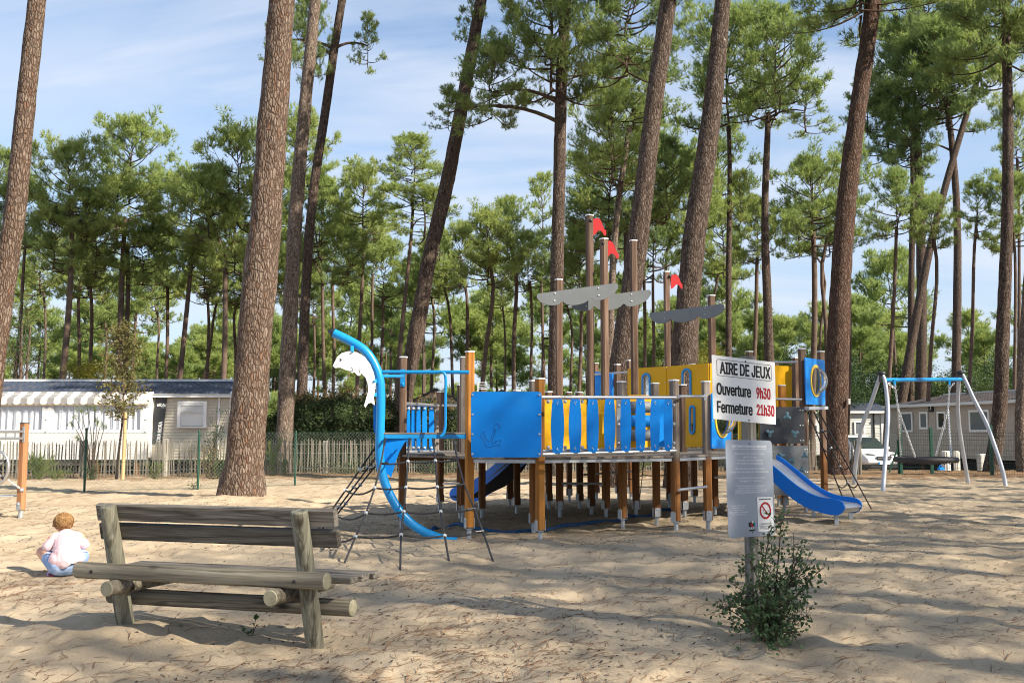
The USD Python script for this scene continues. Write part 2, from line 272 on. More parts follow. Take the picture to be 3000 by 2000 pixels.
def bark(name, dark, mid, light, sc=1.0, red=None):
    return mat(name, {'tc': ('texture_coordinate', {}), 'm': ('mapping', {'scale': (21 * sc, 21 * sc, 6.5 * sc)}), 'dn': ('noise_texture', {'scale': 9, 'detail': 3}), 'ds': ('vector_math', {'math_type': 'scale', 'scale': 0.9}),
        'da': ('vector_math', {'math_type': 'add'}), 'v': ('voronoi_texture', {'feature': 'distance_to_edge', 'scale': 1.0}), 'vc': ('voronoi_texture', {'feature': 'f1', 'scale': 1.0}),
        'e': ('rgb_ramp', {'ramp': [(0.0, (0.22, 0.19, 0.175)), (0.07, (0.52, 0.49, 0.47)), (0.20, (1, 1, 1))]}), 'sc': ('separate_color', {}),
        'r': ('rgb_ramp', {'ramp': [(0.0, mid), (0.35, light), (0.7, mid), (0.9, mid), (1.0, red or dark)]}), 'n': ('noise_texture', {'scale': 45, 'detail': 5, 'roughness': 0.7}), 'nr': ('rgb_ramp', {'ramp': [(0.3, (0.45, 0.45, 0.45)), (0.7, (1.3, 1.3, 1.3))]}),
        'mu': ('mix_color', {'blend_type': 'multiply', 'fac': 1.0, 'use_clamp': False}), 'mu2': ('mix_color', {'blend_type': 'multiply', 'fac': 0.8}),
        'li': ('noise_texture', {'scale': 2.6, 'detail': 8, 'roughness': 0.75}), 'lr': ('rgb_ramp', {'ramp': [(0.66, (0, 0, 0)), (0.70, (0.65, 0.65, 0.65))]}), 'ml': ('mix_color', {'b': (0.36, 0.37, 0.28)}),
        'hh': ('math', {'math_type': 'multiply_add', 'value2': 0.12}), 'vm': ('math', {'math_type': 'minimum', 'value2': 0.22}),
        'u': ('bump', {'strength': 0.9, 'distance': 0.09 / sc}), 'p': ('principled_bsdf', {'roughness': 0.9, 'specular_ior_level': 0.15})},
        [('tc.object', 'm.vector'), ('tc.object', 'dn.vector'), ('dn.color', 'ds.vector1'), ('m.vector', 'da.vector1'), ('ds.vector', 'da.vector2'), ('da.vector', 'v.vector'), ('da.vector', 'vc.vector'),
         ('v.distance', 'e.fac'), ('vc.color', 'sc.color'), ('sc.r', 'r.fac'), ('tc.object', 'n.vector'), ('n.fac', 'nr.fac'), ('r.color', 'mu.a'), ('nr.color', 'mu.b'), ('mu.result', 'mu2.a'), ('e.color', 'mu2.b'),
         ('tc.object', 'li.vector'), ('li.fac', 'lr.fac'), ('lr.color', 'ml.fac'), ('mu2.result', 'ml.a'), ('ml.result', 'p.base_color'),
         ('v.distance', 'vm.value1'), ('n.fac', 'hh.value1'), ('vm.value', 'hh.value3'), ('hh.value', 'u.height'), ('u.normal', 'p.normal')])
M['bark_red'] = bark('bark_red', (0.068, 0.046, 0.034), (0.165, 0.115, 0.086), (0.245, 0.185, 0.145), 1.0, (0.20, 0.11, 0.07))
M['bark_grey'] = bark('bark_grey', (0.09, 0.068, 0.054), (0.205, 0.155, 0.122), (0.30, 0.24, 0.195), 1.25)
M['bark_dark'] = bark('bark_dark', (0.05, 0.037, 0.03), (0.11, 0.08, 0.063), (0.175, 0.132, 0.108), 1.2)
M['bark_red_shaded'] = bark('bark_red_shaded', (0.045, 0.028, 0.02), (0.105, 0.066, 0.048), (0.165, 0.11, 0.085), 1.0, (0.13, 0.06, 0.038))  # reddish bark darkened: shade from the crowns is put into its colour
M['bark_far'] = plain('bark_far', (0.12, 0.085, 0.066), 0.95, spec=0.1, var=0.45, scale=5)
M['twig'] = plain('twig', (0.085, 0.060, 0.046), 0.95, spec=0.1, var=0.3, scale=6)
def leafy(name, a, b, c, scale=0.55, trans=0.3, fine=6.0, brown=None):
    ramp = [(0.30, a), (0.50, b), (0.68, c)] + ([(0.80, brown)] if brown else [])
    return mat(name, {'tc': ('texture_coordinate', {}), 'oi': ('object_info', {}), 'n': ('noise_texture', {'scale': scale, 'detail': 4, 'roughness': 0.65}), 'n2': ('noise_texture', {'scale': fine, 'detail': 2}),
        'of': ('map_range', {'to_min': -0.08, 'to_max': 0.08}), 'a': ('math', {'math_type': 'multiply_add', 'value2': 0.65}), 'a2': ('math', {'math_type': 'multiply_add', 'value2': 0.35}), 'r': ('rgb_ramp', {'ramp': ramp}),
        'p': ('principled_bsdf', {'roughness': 0.55, 'specular_ior_level': 0.25}), 't': ('translucent_bsdf', {}), 'm': ('mix_closure', {'fac': trans})},
        [('tc.object', 'n.vector'), ('tc.object', 'n2.vector'), ('oi.random', 'of.value'), ('n2.fac', 'a2.value1'), ('of.result', 'a2.value3'), ('a2.value', 'a.value3'), ('n.fac', 'a.value1'), ('a.value', 'r.fac'),
         ('r.color', 'p.base_color'), ('r.color', 't.color'), ('p.BSDF', 'm.closure1'), ('t.BSDF', 'm.closure2')], surface='m.closure')
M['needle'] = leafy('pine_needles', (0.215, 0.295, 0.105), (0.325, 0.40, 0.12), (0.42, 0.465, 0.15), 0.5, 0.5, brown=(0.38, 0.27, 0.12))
M['needle_shade'] = leafy('shaded_pine_needles', (0.14, 0.21, 0.085), (0.25, 0.325, 0.105), (0.36, 0.41, 0.13), 0.5, 0.5, brown=(0.27, 0.16, 0.06))  # the same needles painted darker, for foliage in shade
M['broad'] = leafy('broad_leaves', (0.024, 0.050, 0.02), (0.052, 0.092, 0.03), (0.11, 0.155, 0.045), 0.8, 0.38)
M['hedge'] = leafy('hedge_leaves', (0.022, 0.036, 0.014), (0.045, 0.068, 0.026), (0.095, 0.115, 0.045), 1.2, 0.2, 9, brown=(0.13, 0.075, 0.035))
M['shrub'] = leafy('shrub_leaves', (0.032, 0.062, 0.026), (0.062, 0.11, 0.045), (0.11, 0.16, 0.07), 9, 0.22, 30)
M['autumn'] = leafy('autumn_leaves', (0.085, 0.10, 0.03), (0.17, 0.15, 0.05), (0.36, 0.19, 0.085), 1.5, 0.35, 7, brown=(0.45, 0.24, 0.12))
M['yellowing'] = leafy('yellowing_leaves', (0.12, 0.15, 0.02), (0.24, 0.23, 0.03), (0.34, 0.27, 0.04), 2.5, 0.4)
M['grass'] = leafy('grass_blades', (0.07, 0.10, 0.025), (0.14, 0.18, 0.045), (0.27, 0.26, 0.10), 2.5, 0.35)
M['litter'] = mat('needle_litter', {'tc': ('texture_coordinate', {}), 'n': ('noise_texture', {'scale': 3.0, 'detail': 6, 'roughness': 0.8}), 'r': ('rgb_ramp', {'ramp': [(0.3, (0.04, 0.021, 0.012)), (0.5, (0.15, 0.074, 0.034)), (0.72, (0.28, 0.155, 0.07))]}), 'p': ('principled_bsdf', {'roughness': 0.8})}, [('tc.object', 'n.vector'), ('n.fac', 'r.fac'), ('r.color', 'p.base_color')])
M['fleck'] = plain('bark_flecks', (0.045, 0.03, 0.022), 0.9, var=0.5, scale=3)
M['sand'] = mat('sand', {'g': ('geometry', {}), 's': ('separate_xyz', {}), 'n1': ('noise_texture', {'scale': 0.9, 'detail': 6, 'roughness': 0.6}), 'n2': ('noise_texture', {'scale': 55, 'detail': 4, 'roughness': 0.8}), 'n3': ('noise_texture', {'scale': 1.6, 'detail': 8, 'roughness': 0.75}),
    'r1': ('rgb_ramp', {'ramp': [(0.3, (0.355, 0.280, 0.190)), (0.55, (0.43, 0.345, 0.242)), (0.75, (0.475, 0.39, 0.28))]}), 'r2': ('rgb_ramp', {'ramp': [(0.34, (0.62, 0.58, 0.52)), (0.52, (1, 1, 1))]}), 'mu': ('mix_color', {'blend_type': 'multiply', 'fac': 0.55}),
    'q': ('map_range', {'from_min': 20.5, 'from_max': 30.0, 'to_min': -0.28, 'to_max': 0.30}), 'ad': ('math', {'math_type': 'add'}), 'rl': ('rgb_ramp', {'ramp': [(0.50, (0, 0, 0)), (0.66, (0.9, 0.9, 0.9))]}),
    'lc': ('rgb_ramp', {'ramp': [(0.35, (0.07, 0.042, 0.022)), (0.5, (0.16, 0.088, 0.042)), (0.66, (0.30, 0.20, 0.11))]}), 'ml': ('mix_color', {}), 'n4': ('noise_texture', {'scale': 18, 'detail': 6, 'roughness': 0.8}),
    'u': ('bump', {'strength': 0.55, 'distance': 0.02}), 'p': ('principled_bsdf', {'roughness': 0.95, 'specular_ior_level': 0.1})},
    [('g.position', 'n1.vector'), ('g.position', 'n2.vector'), ('g.position', 'n3.vector'), ('g.position', 'n4.vector'), ('g.position', 's.vector'), ('n1.fac', 'r1.fac'), ('n2.fac', 'r2.fac'), ('r1.color', 'mu.a'), ('r2.color', 'mu.b'),
     ('s.y', 'q.value'), ('q.result', 'ad.value1'), ('n3.fac', 'ad.value2'), ('ad.value', 'rl.fac'), ('rl.color', 'ml.fac'), ('mu.result', 'ml.a'), ('n4.fac', 'lc.fac'), ('lc.color', 'ml.b'), ('ml.result', 'p.base_color'), ('n2.fac', 'u.height'), ('u.normal', 'p.normal')])
M['floor'] = plain('forest_floor', (0.11, 0.075, 0.04), 0.95, spec=0.1, var=0.5, scale=1.5, dirt=(0.2, 0.17, 0.07))
# ---------------------------------------------------------------- the ground: raked sand, falling away gently beyond the fences
def drop(x, y):
    t = np.clip((np.asarray(y, float) - 31.0) / 12.0, 0, 1); return -0.57 * t * t * (3 - 2 * t)
def bumps(x, y):
    x, y = np.asarray(x, float), np.asarray(y, float); o = np.zeros_like(x)
    q = lambda s, sd: meshkit.noise(np.stack([x * s, y * s, np.full_like(x, sd * 7.3)], -1), sd)
    w = (meshkit.noise(np.stack([x * 2.1, y * 2.1, o], -1), 31) - 0.5) * 0.5
    h = (q(0.55, 1) - 0.5) * 0.06 + (q(1.5, 2) - 0.5) * 0.04
    r = 1 - np.abs(2 * meshkit.noise(np.stack([(x + w) * 2.4, (y + w) * 2.4, o], -1), 5) - 1)
    h += (r - 0.6) * 0.04 - np.clip(q(3.1, 8) - .62, 0, 1) * .17 + (q(4.4, 3) - 0.5) * 0.034 + (q(9, 4) - 0.5) * 0.022 + (q(19, 6) - 0.5) * 0.010
    for cx, cy, rr, hh in ((-2.42, 6.39, 0.45, 0.05), (-5.1, 18.55, 1.0, 0.06), (-1.16, 6.0, 0.4, -0.04), (0.35, 11.3, 0.5, 0.02), (1.98, 12.0, 0.5, 0.03), (4.1, 9.6, 0.9, 0.03)):
        h = h + hh * np.exp(-((x - cx) ** 2 + (y - cy) ** 2) / rr ** 2)
    return h
def gz(x, y):
    f = np.clip((46 - np.asarray(y, float)) / 10, 0, 1); return drop(x, y) + bumps(x, y) * f
ys = np.r_[np.linspace(3.2, 5.0, 40)[:-1], 5.0 * (48 / 5.0) ** np.linspace(0, 1, 430)]
us = np.linspace(-0.72, 0.72, 520)
gx, gy = us[None] * (ys[:, None] + 1.0), np.repeat(ys[:, None], len(us), 1)
gh = gz(gx, gy); gh[0] -= .25; gh[-1] -= .25; gh[:, 0] -= .25; gh[:, -1] -= .25
def gridmesh(x, y, z):
    n, m = x.shape; v = np.stack([x, y, z], -1).reshape(-1, 3); i = (np.arange(n - 1)[:, None] * m + np.arange(m - 1)[None]).ravel()
    return v, np.vstack([np.c_[i, i + 1, i + m + 1], np.c_[i, i + m + 1, i + m]])
single('sand', gridmesh(gx, gy, gh), M['sand'], 'pale trodden sand of the playground strewn with pine needles', kind='structure', smooth=True)
e = np.unique(np.r_[np.linspace(-90, 90, 61), np.linspace(-900, 900, 25)]); e2 = np.unique(np.r_[np.linspace(-60, 140, 80), np.linspace(-300, 1500, 30)])
fx, fy = np.meshgrid(e, e2); single('ground', gridmesh(fx, fy, drop(fx, fy) - 0.13), M['floor'], 'brown pine forest floor beyond the playground fences', kind='structure', smooth=True)
# fallen needles and flecks of bark lying on the sand
rng = np.random.default_rng(11)
def litter(n, y0, y1, ln, wd, seed, flat=0.35):
    rg = np.random.default_rng(seed); y = np.sqrt(rg.uniform(y0 ** 2, y1 ** 2, n * 3)); x = rg.uniform(-0.58, 0.58, n * 3) * y
    k = meshkit.fbm(np.stack([x * 0.8, y * 0.8, 0 * x], -1), 3, seed) + 0.12 * (y > 10.6) * (y < 16) * (x > -2); k = rg.random(n * 3) < np.clip((k - 0.34) * 2.4, 0.12, 1); x, y = x[k][:n], y[k][:n]; n = len(x)
    a = rg.uniform(0, np.pi, n) * 1.0; L = rg.uniform(*ln, n); W = rg.uniform(*wd, n); bend = rg.normal(0, 0.35, n); z = gz(x, y) + 0.004
    d = np.stack([np.cos(a), np.sin(a)], -1); p = np.stack([-d[:, 1], d[:, 0]], -1); V = []
    tilt = np.abs(rg.normal(0, flat, n)) * 0.25
    for t, w in ((-0.5, 1), (0.0, 1), (0.5, 0.5)):
        c = np.stack([x, y], -1) + d * (L * t)[:, None] + p * (bend * L * (0.25 - t * t))[:, None]
        zz = gz(c[:, 0], c[:, 1]) + 0.004 + L * tilt * (t + 0.5)
        for s in (-0.5, 0.5): V.append(np.c_[c + p * (W * w * s)[:, None], zz + 0.5 * W * (s > 0)])
    V = np.stack(V, 1).reshape(-1, 3); b = np.arange(n)[:, None, None] * 6
    return V, (b + np.array([[0, 1, 3], [0, 3, 2], [2, 3, 5], [2, 5, 4]])[None]).reshape(-1, 3)
single('pine_needle_litter', J(litter(11500, 4.3, 27, (0.05, 0.15), (0.0024, 0.0045), 3), litter(5000, 4.3, 9, (0.03, 0.12), (0.002, 0.0042), 4)), M['litter'], 'dry brown pine needles scattered over the sand', kind='stuff')
single('bark_flecks', litter(10000, 4.3, 18, (0.010, 0.026), (0.005, 0.010), 5, 0.15), M['fleck'], 'small dark flecks of bark and cone scales on the sand', kind='stuff')
# ---------------------------------------------------------------- pines
def quads(c, d, w, L, W, bend=None):                               # leaf-like kites: centre base, direction, width dir
    n = len(c); d = d / np.linalg.norm(d, axis=1, keepdims=True); w = w - d * (w * d).sum(1, keepdims=True); w /= np.maximum(np.linalg.norm(w, axis=1, keepdims=True), 1e-9)
    L, W = np.broadcast_to(L, n)[:, None], np.broadcast_to(W, n)[:, None]; u = np.cross(d, w)
    V = np.stack([c, c + d * L * 0.45 + w * W / 2 + u * L * 0.06, c + d * L, c + d * L * 0.45 - w * W / 2 + u * L * 0.06], 1).reshape(-1, 3)
    b = np.arange(n)[:, None, None] * 4; return V, (b + np.array([[0, 1, 2], [0, 2, 3]])[None]).reshape(-1, 3)
def tufts(rg, C, A, N, L, W):                                      # brushes of needles: centres, axes
    n = len(C); A = A / np.linalg.norm(A, axis=1, keepdims=True); r = rg.normal(0, 1, (n, N, 3)); dirs = A[:, None] * 0.75 + r * 0.55; dirs /= np.linalg.norm(dirs, axis=2, keepdims=True)
    base = C[:, None] + A[:, None] * (rg.uniform(-0.4, 0.25, (n, N, 1)) * L); ll = L * rg.uniform(0.7, 1.2, (n, N, 1)) * (0.9 + 0.3 * rg.random((n, 1, 1)))
    side = np.cross(dirs, rg.normal(0, 1, (n, N, 3))); side /= np.linalg.norm(side, axis=2, keepdims=True)
    V = np.stack([base - side * W / 2, base + side * W / 2, base + dirs * ll], 2).reshape(-1, 3); return V, np.arange(len(V)).reshape(-1, 3)
def pine_crown(seed, R, Hh, nb, prof, clump=0.37, per=8, L=0.25, W=0.036, needles=9, gaps=0.0, droop=0.0):
    rg = np.random.default_rng(seed); br, C, A = [], [], []
    br.append(tube(spline([[0, 0, 0.3], [rg.normal(0, .1), rg.normal(0, .1), Hh * .45], [rg.normal(0, .2), rg.normal(0, .2), Hh * .93]], 8), np.linspace(0.06, 0.02, 8), 6, False))
    for i in range(nb):
        t = (i + rg.random()) / nb; h = Hh * (0.02 + 0.93 * t ** 0.9); az = i * 2.399 + rg.normal(0, .45); Lb = R * prof(t) * rg.uniform(0.62, 1.12)
        if rg.random() < gaps: continue
        el = math.radians(5 + 60 * t ** 1.6 + rg.normal(0, 9) - droop * (1 - t)); o = np.array([0, 0, h]); hd = np.array([math.cos(az), math.sin(az), 0]); sd = np.array([-hd[1], hd[0], 0])
        tip = o + hd * Lb * math.cos(el) + np.array([0, 0, Lb * math.sin(el) + 0.14 * Lb]); mid = o + (tip - o) * 0.5 + np.array([0, 0, -0.10 * Lb]) + sd * rg.normal(0, .08 * Lb)
        b = spline([o, mid, tip], 7); br.append(tube(b, np.linspace(0.028 + 0.02 * (1 - t), 0.010, 7), 4, False))
        for k in range(int(3 + 4.5 * Lb / 1.6)):
            s = rg.uniform(0.38, 1.0); q = b[min(6, int(s * 6.99))]; sub = hd * rg.uniform(0.1, 1) + sd * rg.normal(0, .9) + np.array([0, 0, rg.uniform(-0.1, 0.75)]); sub = norm(sub) * rg.uniform(0.2, 0.42) * (0.55 + 0.4 * Lb)
            e = q + sub; br.append(tube([q, q + sub * .5 + [0, 0, -.03], e], [.012, .009, .006], 3, False)); C.append(e); A.append(norm(sub + np.array([0, 0, 0.35])))
        C.append(tip); A.append(norm(tip - mid + np.array([0, 0, .2])))
    for k in range(5): C.append(np.array([rg.normal(0, .25), rg.normal(0, .25), Hh * rg.uniform(.86, 1.0)])); A.append(np.array([0, 0, 1.0]))
    C, A = np.array(C), np.array(A); n = len(C); r = rg.normal(0, 1, (n, per, 3)); r /= np.linalg.norm(r, axis=2, keepdims=True); r *= rg.random((n, per, 1)) ** 0.45
    r[..., 2] = r[..., 2] * 0.62 + 0.12; cl = clump * rg.uniform(0.65, 1.2, (n, 1, 1)); TC = (C[:, None] + r * cl).reshape(-1, 3); TA = (A[:, None] * 0.5 + r * 0.8 + np.array([0, 0, 0.35])).reshape(-1, 3)
    return tufts(rg, TC, TA, needles, L, W), J(br)
def leaf_crown(seed, R, Hh, n_clump, per, leaf=(0.09, 0.05), hole=0.0):
    rg = np.random.default_rng(seed); v = rg.normal(0, 1, (n_clump, 3)); v /= np.linalg.norm(v, axis=1, keepdims=True); v *= rg.random((n_clump, 1)) ** 0.42 * np.array([R, R, Hh / 2]); v[:, 2] += Hh / 2
    v *= (1 + 0.22 * (meshkit.noise(v * 0.9 + 5, seed) - .5))[:, None]; r = rg.normal(0, 1, (n_clump, per, 3)); r *= 0.15 * (R + Hh) / 2 / 1.0 * rg.uniform(.5, 1.2, (n_clump, 1, 1)); C = (v[:, None] + r * 0.75).reshape(-1, 3)
    C[:, 2] = np.maximum(C[:, 2], 0.02); br = [tube([[0, 0, -0.2], [v_[0] * .25, v_[1] * .25, max(.1, v_[2] * .45)], v_], [.035, .022, .007], 4, False) for v_ in v[::max(1, n_clump // 22)]]
    d = rg.normal(0, 1, C.shape) + np.array([0, 0, -0.1]) + norm([0, 0, 1]) * 0 + (C - [0, 0, Hh / 2]) * 0.4
    return quads(C, d, rg.normal(0, 1, C.shape), leaf[0] * rg.uniform(.6, 1.3, len(C)), leaf[1] * rg.uniform(.7, 1.2, len(C))), J(br)
def kind(name, fol, br, fm, bm):                                   # a class prim: the source of the copies, drawn only through them
    pr = stage.CreateClassPrim('/' + name) ; UsdGeom.Xform.Define(stage, '/' + name); pr.SetSpecifier(Sdf.SpecifierClass)
    usdkit.mesh(stage, '/' + name + '/foliage', fol, fm).GetPrim().SetCustomDataByKey('kind', 'stuff'); usdkit.mesh(stage, '/' + name + '/branches', br, bm).GetPrim().SetCustomDataByKey('kind', 'stuff')
    return '/' + name
round_p = lambda t: (0.62 + 0.75 * t - 1.28 * t * t) / 0.66
flat_p = lambda t: (0.85 + 0.5 * t - 1.15 * t * t)
tall_p = lambda t: (0.75 + 0.45 * t - 1.0 * t * t)
K = {}
for nm, fm in (('lit', 'needle'), ('shade', 'needle_shade')):  # one crown in a lit and a shaded needle colour
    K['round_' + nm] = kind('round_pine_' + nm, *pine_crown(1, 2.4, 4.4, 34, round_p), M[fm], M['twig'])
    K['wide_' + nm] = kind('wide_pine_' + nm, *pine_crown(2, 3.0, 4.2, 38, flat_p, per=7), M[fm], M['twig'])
K['tall'] = kind('tall_pine', *pine_crown(3, 2.1, 5.6, 38, tall_p, per=6), M['needle'], M['twig'])
K['thin'] = kind('thin_pine', *pine_crown(4, 2.3, 4.6, 24, tall_p, clump=0.34, per=6, gaps=0.15), M['needle'], M['twig'])
K['spread'] = kind('spreading_pine', *pine_crown(6, 3.3, 3.8, 36, flat_p, clump=0.38, per=8, droop=18), M['needle_shade'], M['twig'])
K['airy'] = kind('airy_pine', *pine_crown(12, 2.4, 4.4, 34, round_p, clump=0.8, per=2, L=0.30, W=0.014, needles=6), M['needle'], M['twig'])  # crown thinned so the unseen pines let dappled sun through
K['broad'] = kind('broad_tree', *leaf_crown(7, 2.2, 4.6, 190, 46, (0.15, 0.085)), M['broad'], M['twig'])
K['bush'] = kind('leafy_bush', *leaf_crown(8, 0.9, 1.3, 70, 40, (0.10, 0.05)), M['broad'], M['twig'])
K['far'] = kind('distant_pine', *pine_crown(9, 2.4, 4.4, 20, round_p, clump=0.6, per=8, L=0.34, W=0.05, needles=11), M['needle'], M['twig'])
def crown_at(T, kd, loc, s, rz=0.0, name='crown'):
    p = numbered(T.path + '/' + name); x = UsdGeom.Xform.Define(stage, p); l = np.asarray(loc, float) - T.loc
    x.AddTranslateOp().Set(Gf.Vec3d(*map(float, l))); x.AddRotateZOp().Set(float(rz)); x.AddScaleOp().Set(Gf.Vec3f(*map(float, s)))
    x.GetPrim().GetReferences().AddInternalReference(K[kd]); x.GetPrim().SetInstanceable(True)
SIZE = {'round': (2.4, 4.4), 'wide': (3.0, 4.2), 'tall': (2.1, 5.6), 'thin': (2.3, 4.6), 'spread': (3.3, 3.8), 'broad': (2.2, 4.6), 'airy': (2.4, 4.4), 'bush': (0.9, 1.3), 'far': (2.4, 4.4)}
def trunk_mesh(pts, rad, seg, n, rough, seed):
    pts = spline(pts, n) if len(pts) > 2 else np.linspace(pts[0], pts[1], n)
    s = np.linspace(0, 1, len(rad)); r = np.interp(np.linspace(0, 1, n), s, rad); v, f = tube(pts, r, seg, False); v = v.copy()
    c = np.repeat(pts, seg, 0); d = v - c; k = meshkit.fbm(v * np.array([9, 9, 2.6]) * (0.28 / max(rad[0], .12)), 3, seed); k2 = meshkit.noise(v * np.array([1.5, 1.5, .7]), seed + 9)
    return c + d * (1 + rough * (k - .5) * 2 + 0.10 * (k2 - .5))[:, None], f
tree_rng = np.random.default_rng(5)
# each row: trunk points in the photograph (x, y in a 2352 wide view, bottom first), distance, widths bottom and top (same view), bark, crowns [(x, y of crown centre, half width, half height, kind)], label
def pine(label, Z, pts, w0, w1, brk, crowns, group=None, seg=9, n=18, rough=0.06, name='pine_tree', flare=1.0, lean=0.0):
    W = [D(x, y, Z + lean * i) for i, (x, y) in enumerate(pts)]; ys_ = [p[1] for p in W]
    g = float(gz(W[0][0], W[0][1])) - 0.15
    if W[0][2] > g + 0.05:
        d = (W[0] - W[1]) if len(W) > 1 else np.array([0, 0, 1.]); t = (W[0][2] - g) / max(-d[2] if d[2] < 0 else 1e-3, 1e-3) if d[2] < 0 else 0
        b = W[0] + d * t if t and abs(t * d[0]) < 3 else np.array([W[0][0], W[0][1], g]); W = [b] + W
    else: W[0][2] = g
    kq = 1.08 if brk == 'bark_far' else 1.04
    m = Z / (F * 0.784) / 2; base = np.array([W[0][0], W[0][1], W[0][2] + 0.15])
    T = Thing(name, label, 'tree', base, group=group)
    L = len(W); rad = [w0 * m * flare * 1.12] + list(np.linspace(w0 * m, w1 * m, max(2, 2 * L)))
    T.part('trunk', trunk_mesh(W, rad, seg, n, rough, int(abs(base[0]) * 100) % 97), M[brk], smooth=True)
    TS_ = spline(W, 60) if len(W) > 2 else np.linspace(W[0], W[1], 60)
    for cx, cy, rx, ry, kd in crowns:
        R, Hh = SIZE[kd.split('_')[0]]; q = Z / (F * 0.784); zc = Z + tree_rng.normal(0, .3); c = D(cx, cy, zc); hz_ = 2 * ry * q * kq
        sxx = rx * q / R * kq; crown_at(T, kd, (c[0], c[1], c[2] - hz_ / 2), (sxx, sxx * tree_rng.uniform(.85, 1.1), hz_ / Hh), tree_rng.uniform(0, 360))
        i0 = int(np.argmin([abs(w_[2] - (c[2] - hz_ * .2)) for w_ in TS_])); st = TS_[i0]; hd_ = np.linalg.norm((c - st)[:2])
        if hd_ > .35 * rx * q: T.part('bough', tube(spline([st, st * .5 + c * .5 + [0, 0, .10 * hd_], c + [0, 0, -.05 * hz_]], 10), np.linspace(min(.09, .3 * w1 * m + .02), .02, 10), 6), M['bark_far' if brk == 'bark_far' else 'twig'], smooth=True)
    return T
S_ = dict(seg=40, n=110, rough=0.10)
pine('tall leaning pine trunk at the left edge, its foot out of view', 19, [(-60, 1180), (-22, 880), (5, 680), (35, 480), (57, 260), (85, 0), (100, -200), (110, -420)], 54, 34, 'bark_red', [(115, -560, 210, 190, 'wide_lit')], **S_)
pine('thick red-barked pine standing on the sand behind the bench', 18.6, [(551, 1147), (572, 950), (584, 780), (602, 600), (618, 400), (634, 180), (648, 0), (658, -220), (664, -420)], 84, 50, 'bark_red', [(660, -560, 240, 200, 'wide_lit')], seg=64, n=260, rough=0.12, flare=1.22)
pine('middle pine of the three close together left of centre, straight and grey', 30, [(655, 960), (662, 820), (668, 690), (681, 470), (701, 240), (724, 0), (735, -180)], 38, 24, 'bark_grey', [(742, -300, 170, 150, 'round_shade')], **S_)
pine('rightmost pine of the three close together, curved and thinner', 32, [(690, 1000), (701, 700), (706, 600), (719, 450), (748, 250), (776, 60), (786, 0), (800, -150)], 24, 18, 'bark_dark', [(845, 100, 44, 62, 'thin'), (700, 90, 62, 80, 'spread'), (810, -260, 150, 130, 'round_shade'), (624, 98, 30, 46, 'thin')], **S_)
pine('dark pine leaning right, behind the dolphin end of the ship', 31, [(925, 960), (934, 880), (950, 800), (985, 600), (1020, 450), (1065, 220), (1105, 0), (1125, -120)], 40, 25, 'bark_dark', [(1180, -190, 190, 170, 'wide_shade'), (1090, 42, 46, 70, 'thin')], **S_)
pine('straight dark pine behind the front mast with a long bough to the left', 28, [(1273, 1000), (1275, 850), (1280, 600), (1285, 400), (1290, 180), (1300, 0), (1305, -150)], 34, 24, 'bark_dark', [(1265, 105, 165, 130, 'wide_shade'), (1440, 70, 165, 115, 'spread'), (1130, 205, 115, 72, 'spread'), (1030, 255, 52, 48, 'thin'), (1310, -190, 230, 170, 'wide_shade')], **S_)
pine('stout pine between the tall masts of the ship', 22.9, [(1411, 1115), (1413, 1060), (1420, 900), (1445, 700), (1472, 500), (1501, 250), (1535, 0), (1556, -200), (1565, -330)], 54, 33, 'bark_dark', [(1575, -480, 210, 180, 'wide_shade')], **S_)  # dark bark stands in for canopy shade on this trunk
pine('thick lichen-spotted pine behind the rear masts', 22.5, [(1560, 1080), (1566, 900), (1575, 760), (1601, 500), (1636, 250), (1660, 0), (1675, -160)], 66, 32, 'bark_dark', [(1690, -300, 250, 190, 'spread')], **S_)  # trunk shade painted by the dark bark here too
pine('big reddish pine right of the bubble-window tower, by the wire fence', 29.4, [(1922, 1084), (1921, 1000), (1925, 800), (1941, 500), (1971, 250), (2006, 0), (2022, -150)], 52, 33, 'bark_red_shaded', [(1975, -60, 190, 110, 'spread'), (2035, -230, 190, 150, 'wide_shade')], **S_)
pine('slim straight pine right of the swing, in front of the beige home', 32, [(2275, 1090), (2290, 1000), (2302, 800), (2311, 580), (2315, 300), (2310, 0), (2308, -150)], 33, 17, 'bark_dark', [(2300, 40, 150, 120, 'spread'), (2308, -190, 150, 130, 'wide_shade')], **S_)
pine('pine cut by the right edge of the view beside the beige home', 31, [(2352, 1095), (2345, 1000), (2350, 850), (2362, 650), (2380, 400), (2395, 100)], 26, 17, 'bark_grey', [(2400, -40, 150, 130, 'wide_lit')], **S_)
q = dict(seg=14, n=40)
pine('long slanting pine crossing behind the swing frame', 57, [(2075, 900), (2085, 840), (2110, 700), (2150, 510), (2200, 330), (2255, 150)], 23, 12, 'bark_dark', [(2250, 110, 120, 115, 'wide_lit'), (2150, 150, 95, 80, 'round_lit')], **q)
pine('upright pine crossed by the slanting trunk behind the swing', 60, [(2116, 900), (2117, 700), (2112, 450), (2105, 300)], 26, 18, 'bark_dark', [(2085, 190, 110, 120, 'wide_shade'), (2130, 70, 120, 100, 'round_lit')], **q)
pine('straight dark pine above the right leg of the swing', 58, [(2196, 870), (2199, 650), (2195, 430), (2183, 300), (2176, 240)], 22, 13, 'bark_dark', [(2170, 200, 100, 105, 'round_shade'), (2090, 330, 80, 60, 'spread')], **q)
pine('second of two upright pines left of the slanting trunk behind the swing', 61, [(2092, 900), (2094, 600), (2097, 430), (2096, 330)], 16, 12, 'bark_dark', [(2040, 300, 90, 75, 'spread'), (1990, 250, 55, 70, 'thin')], **q)
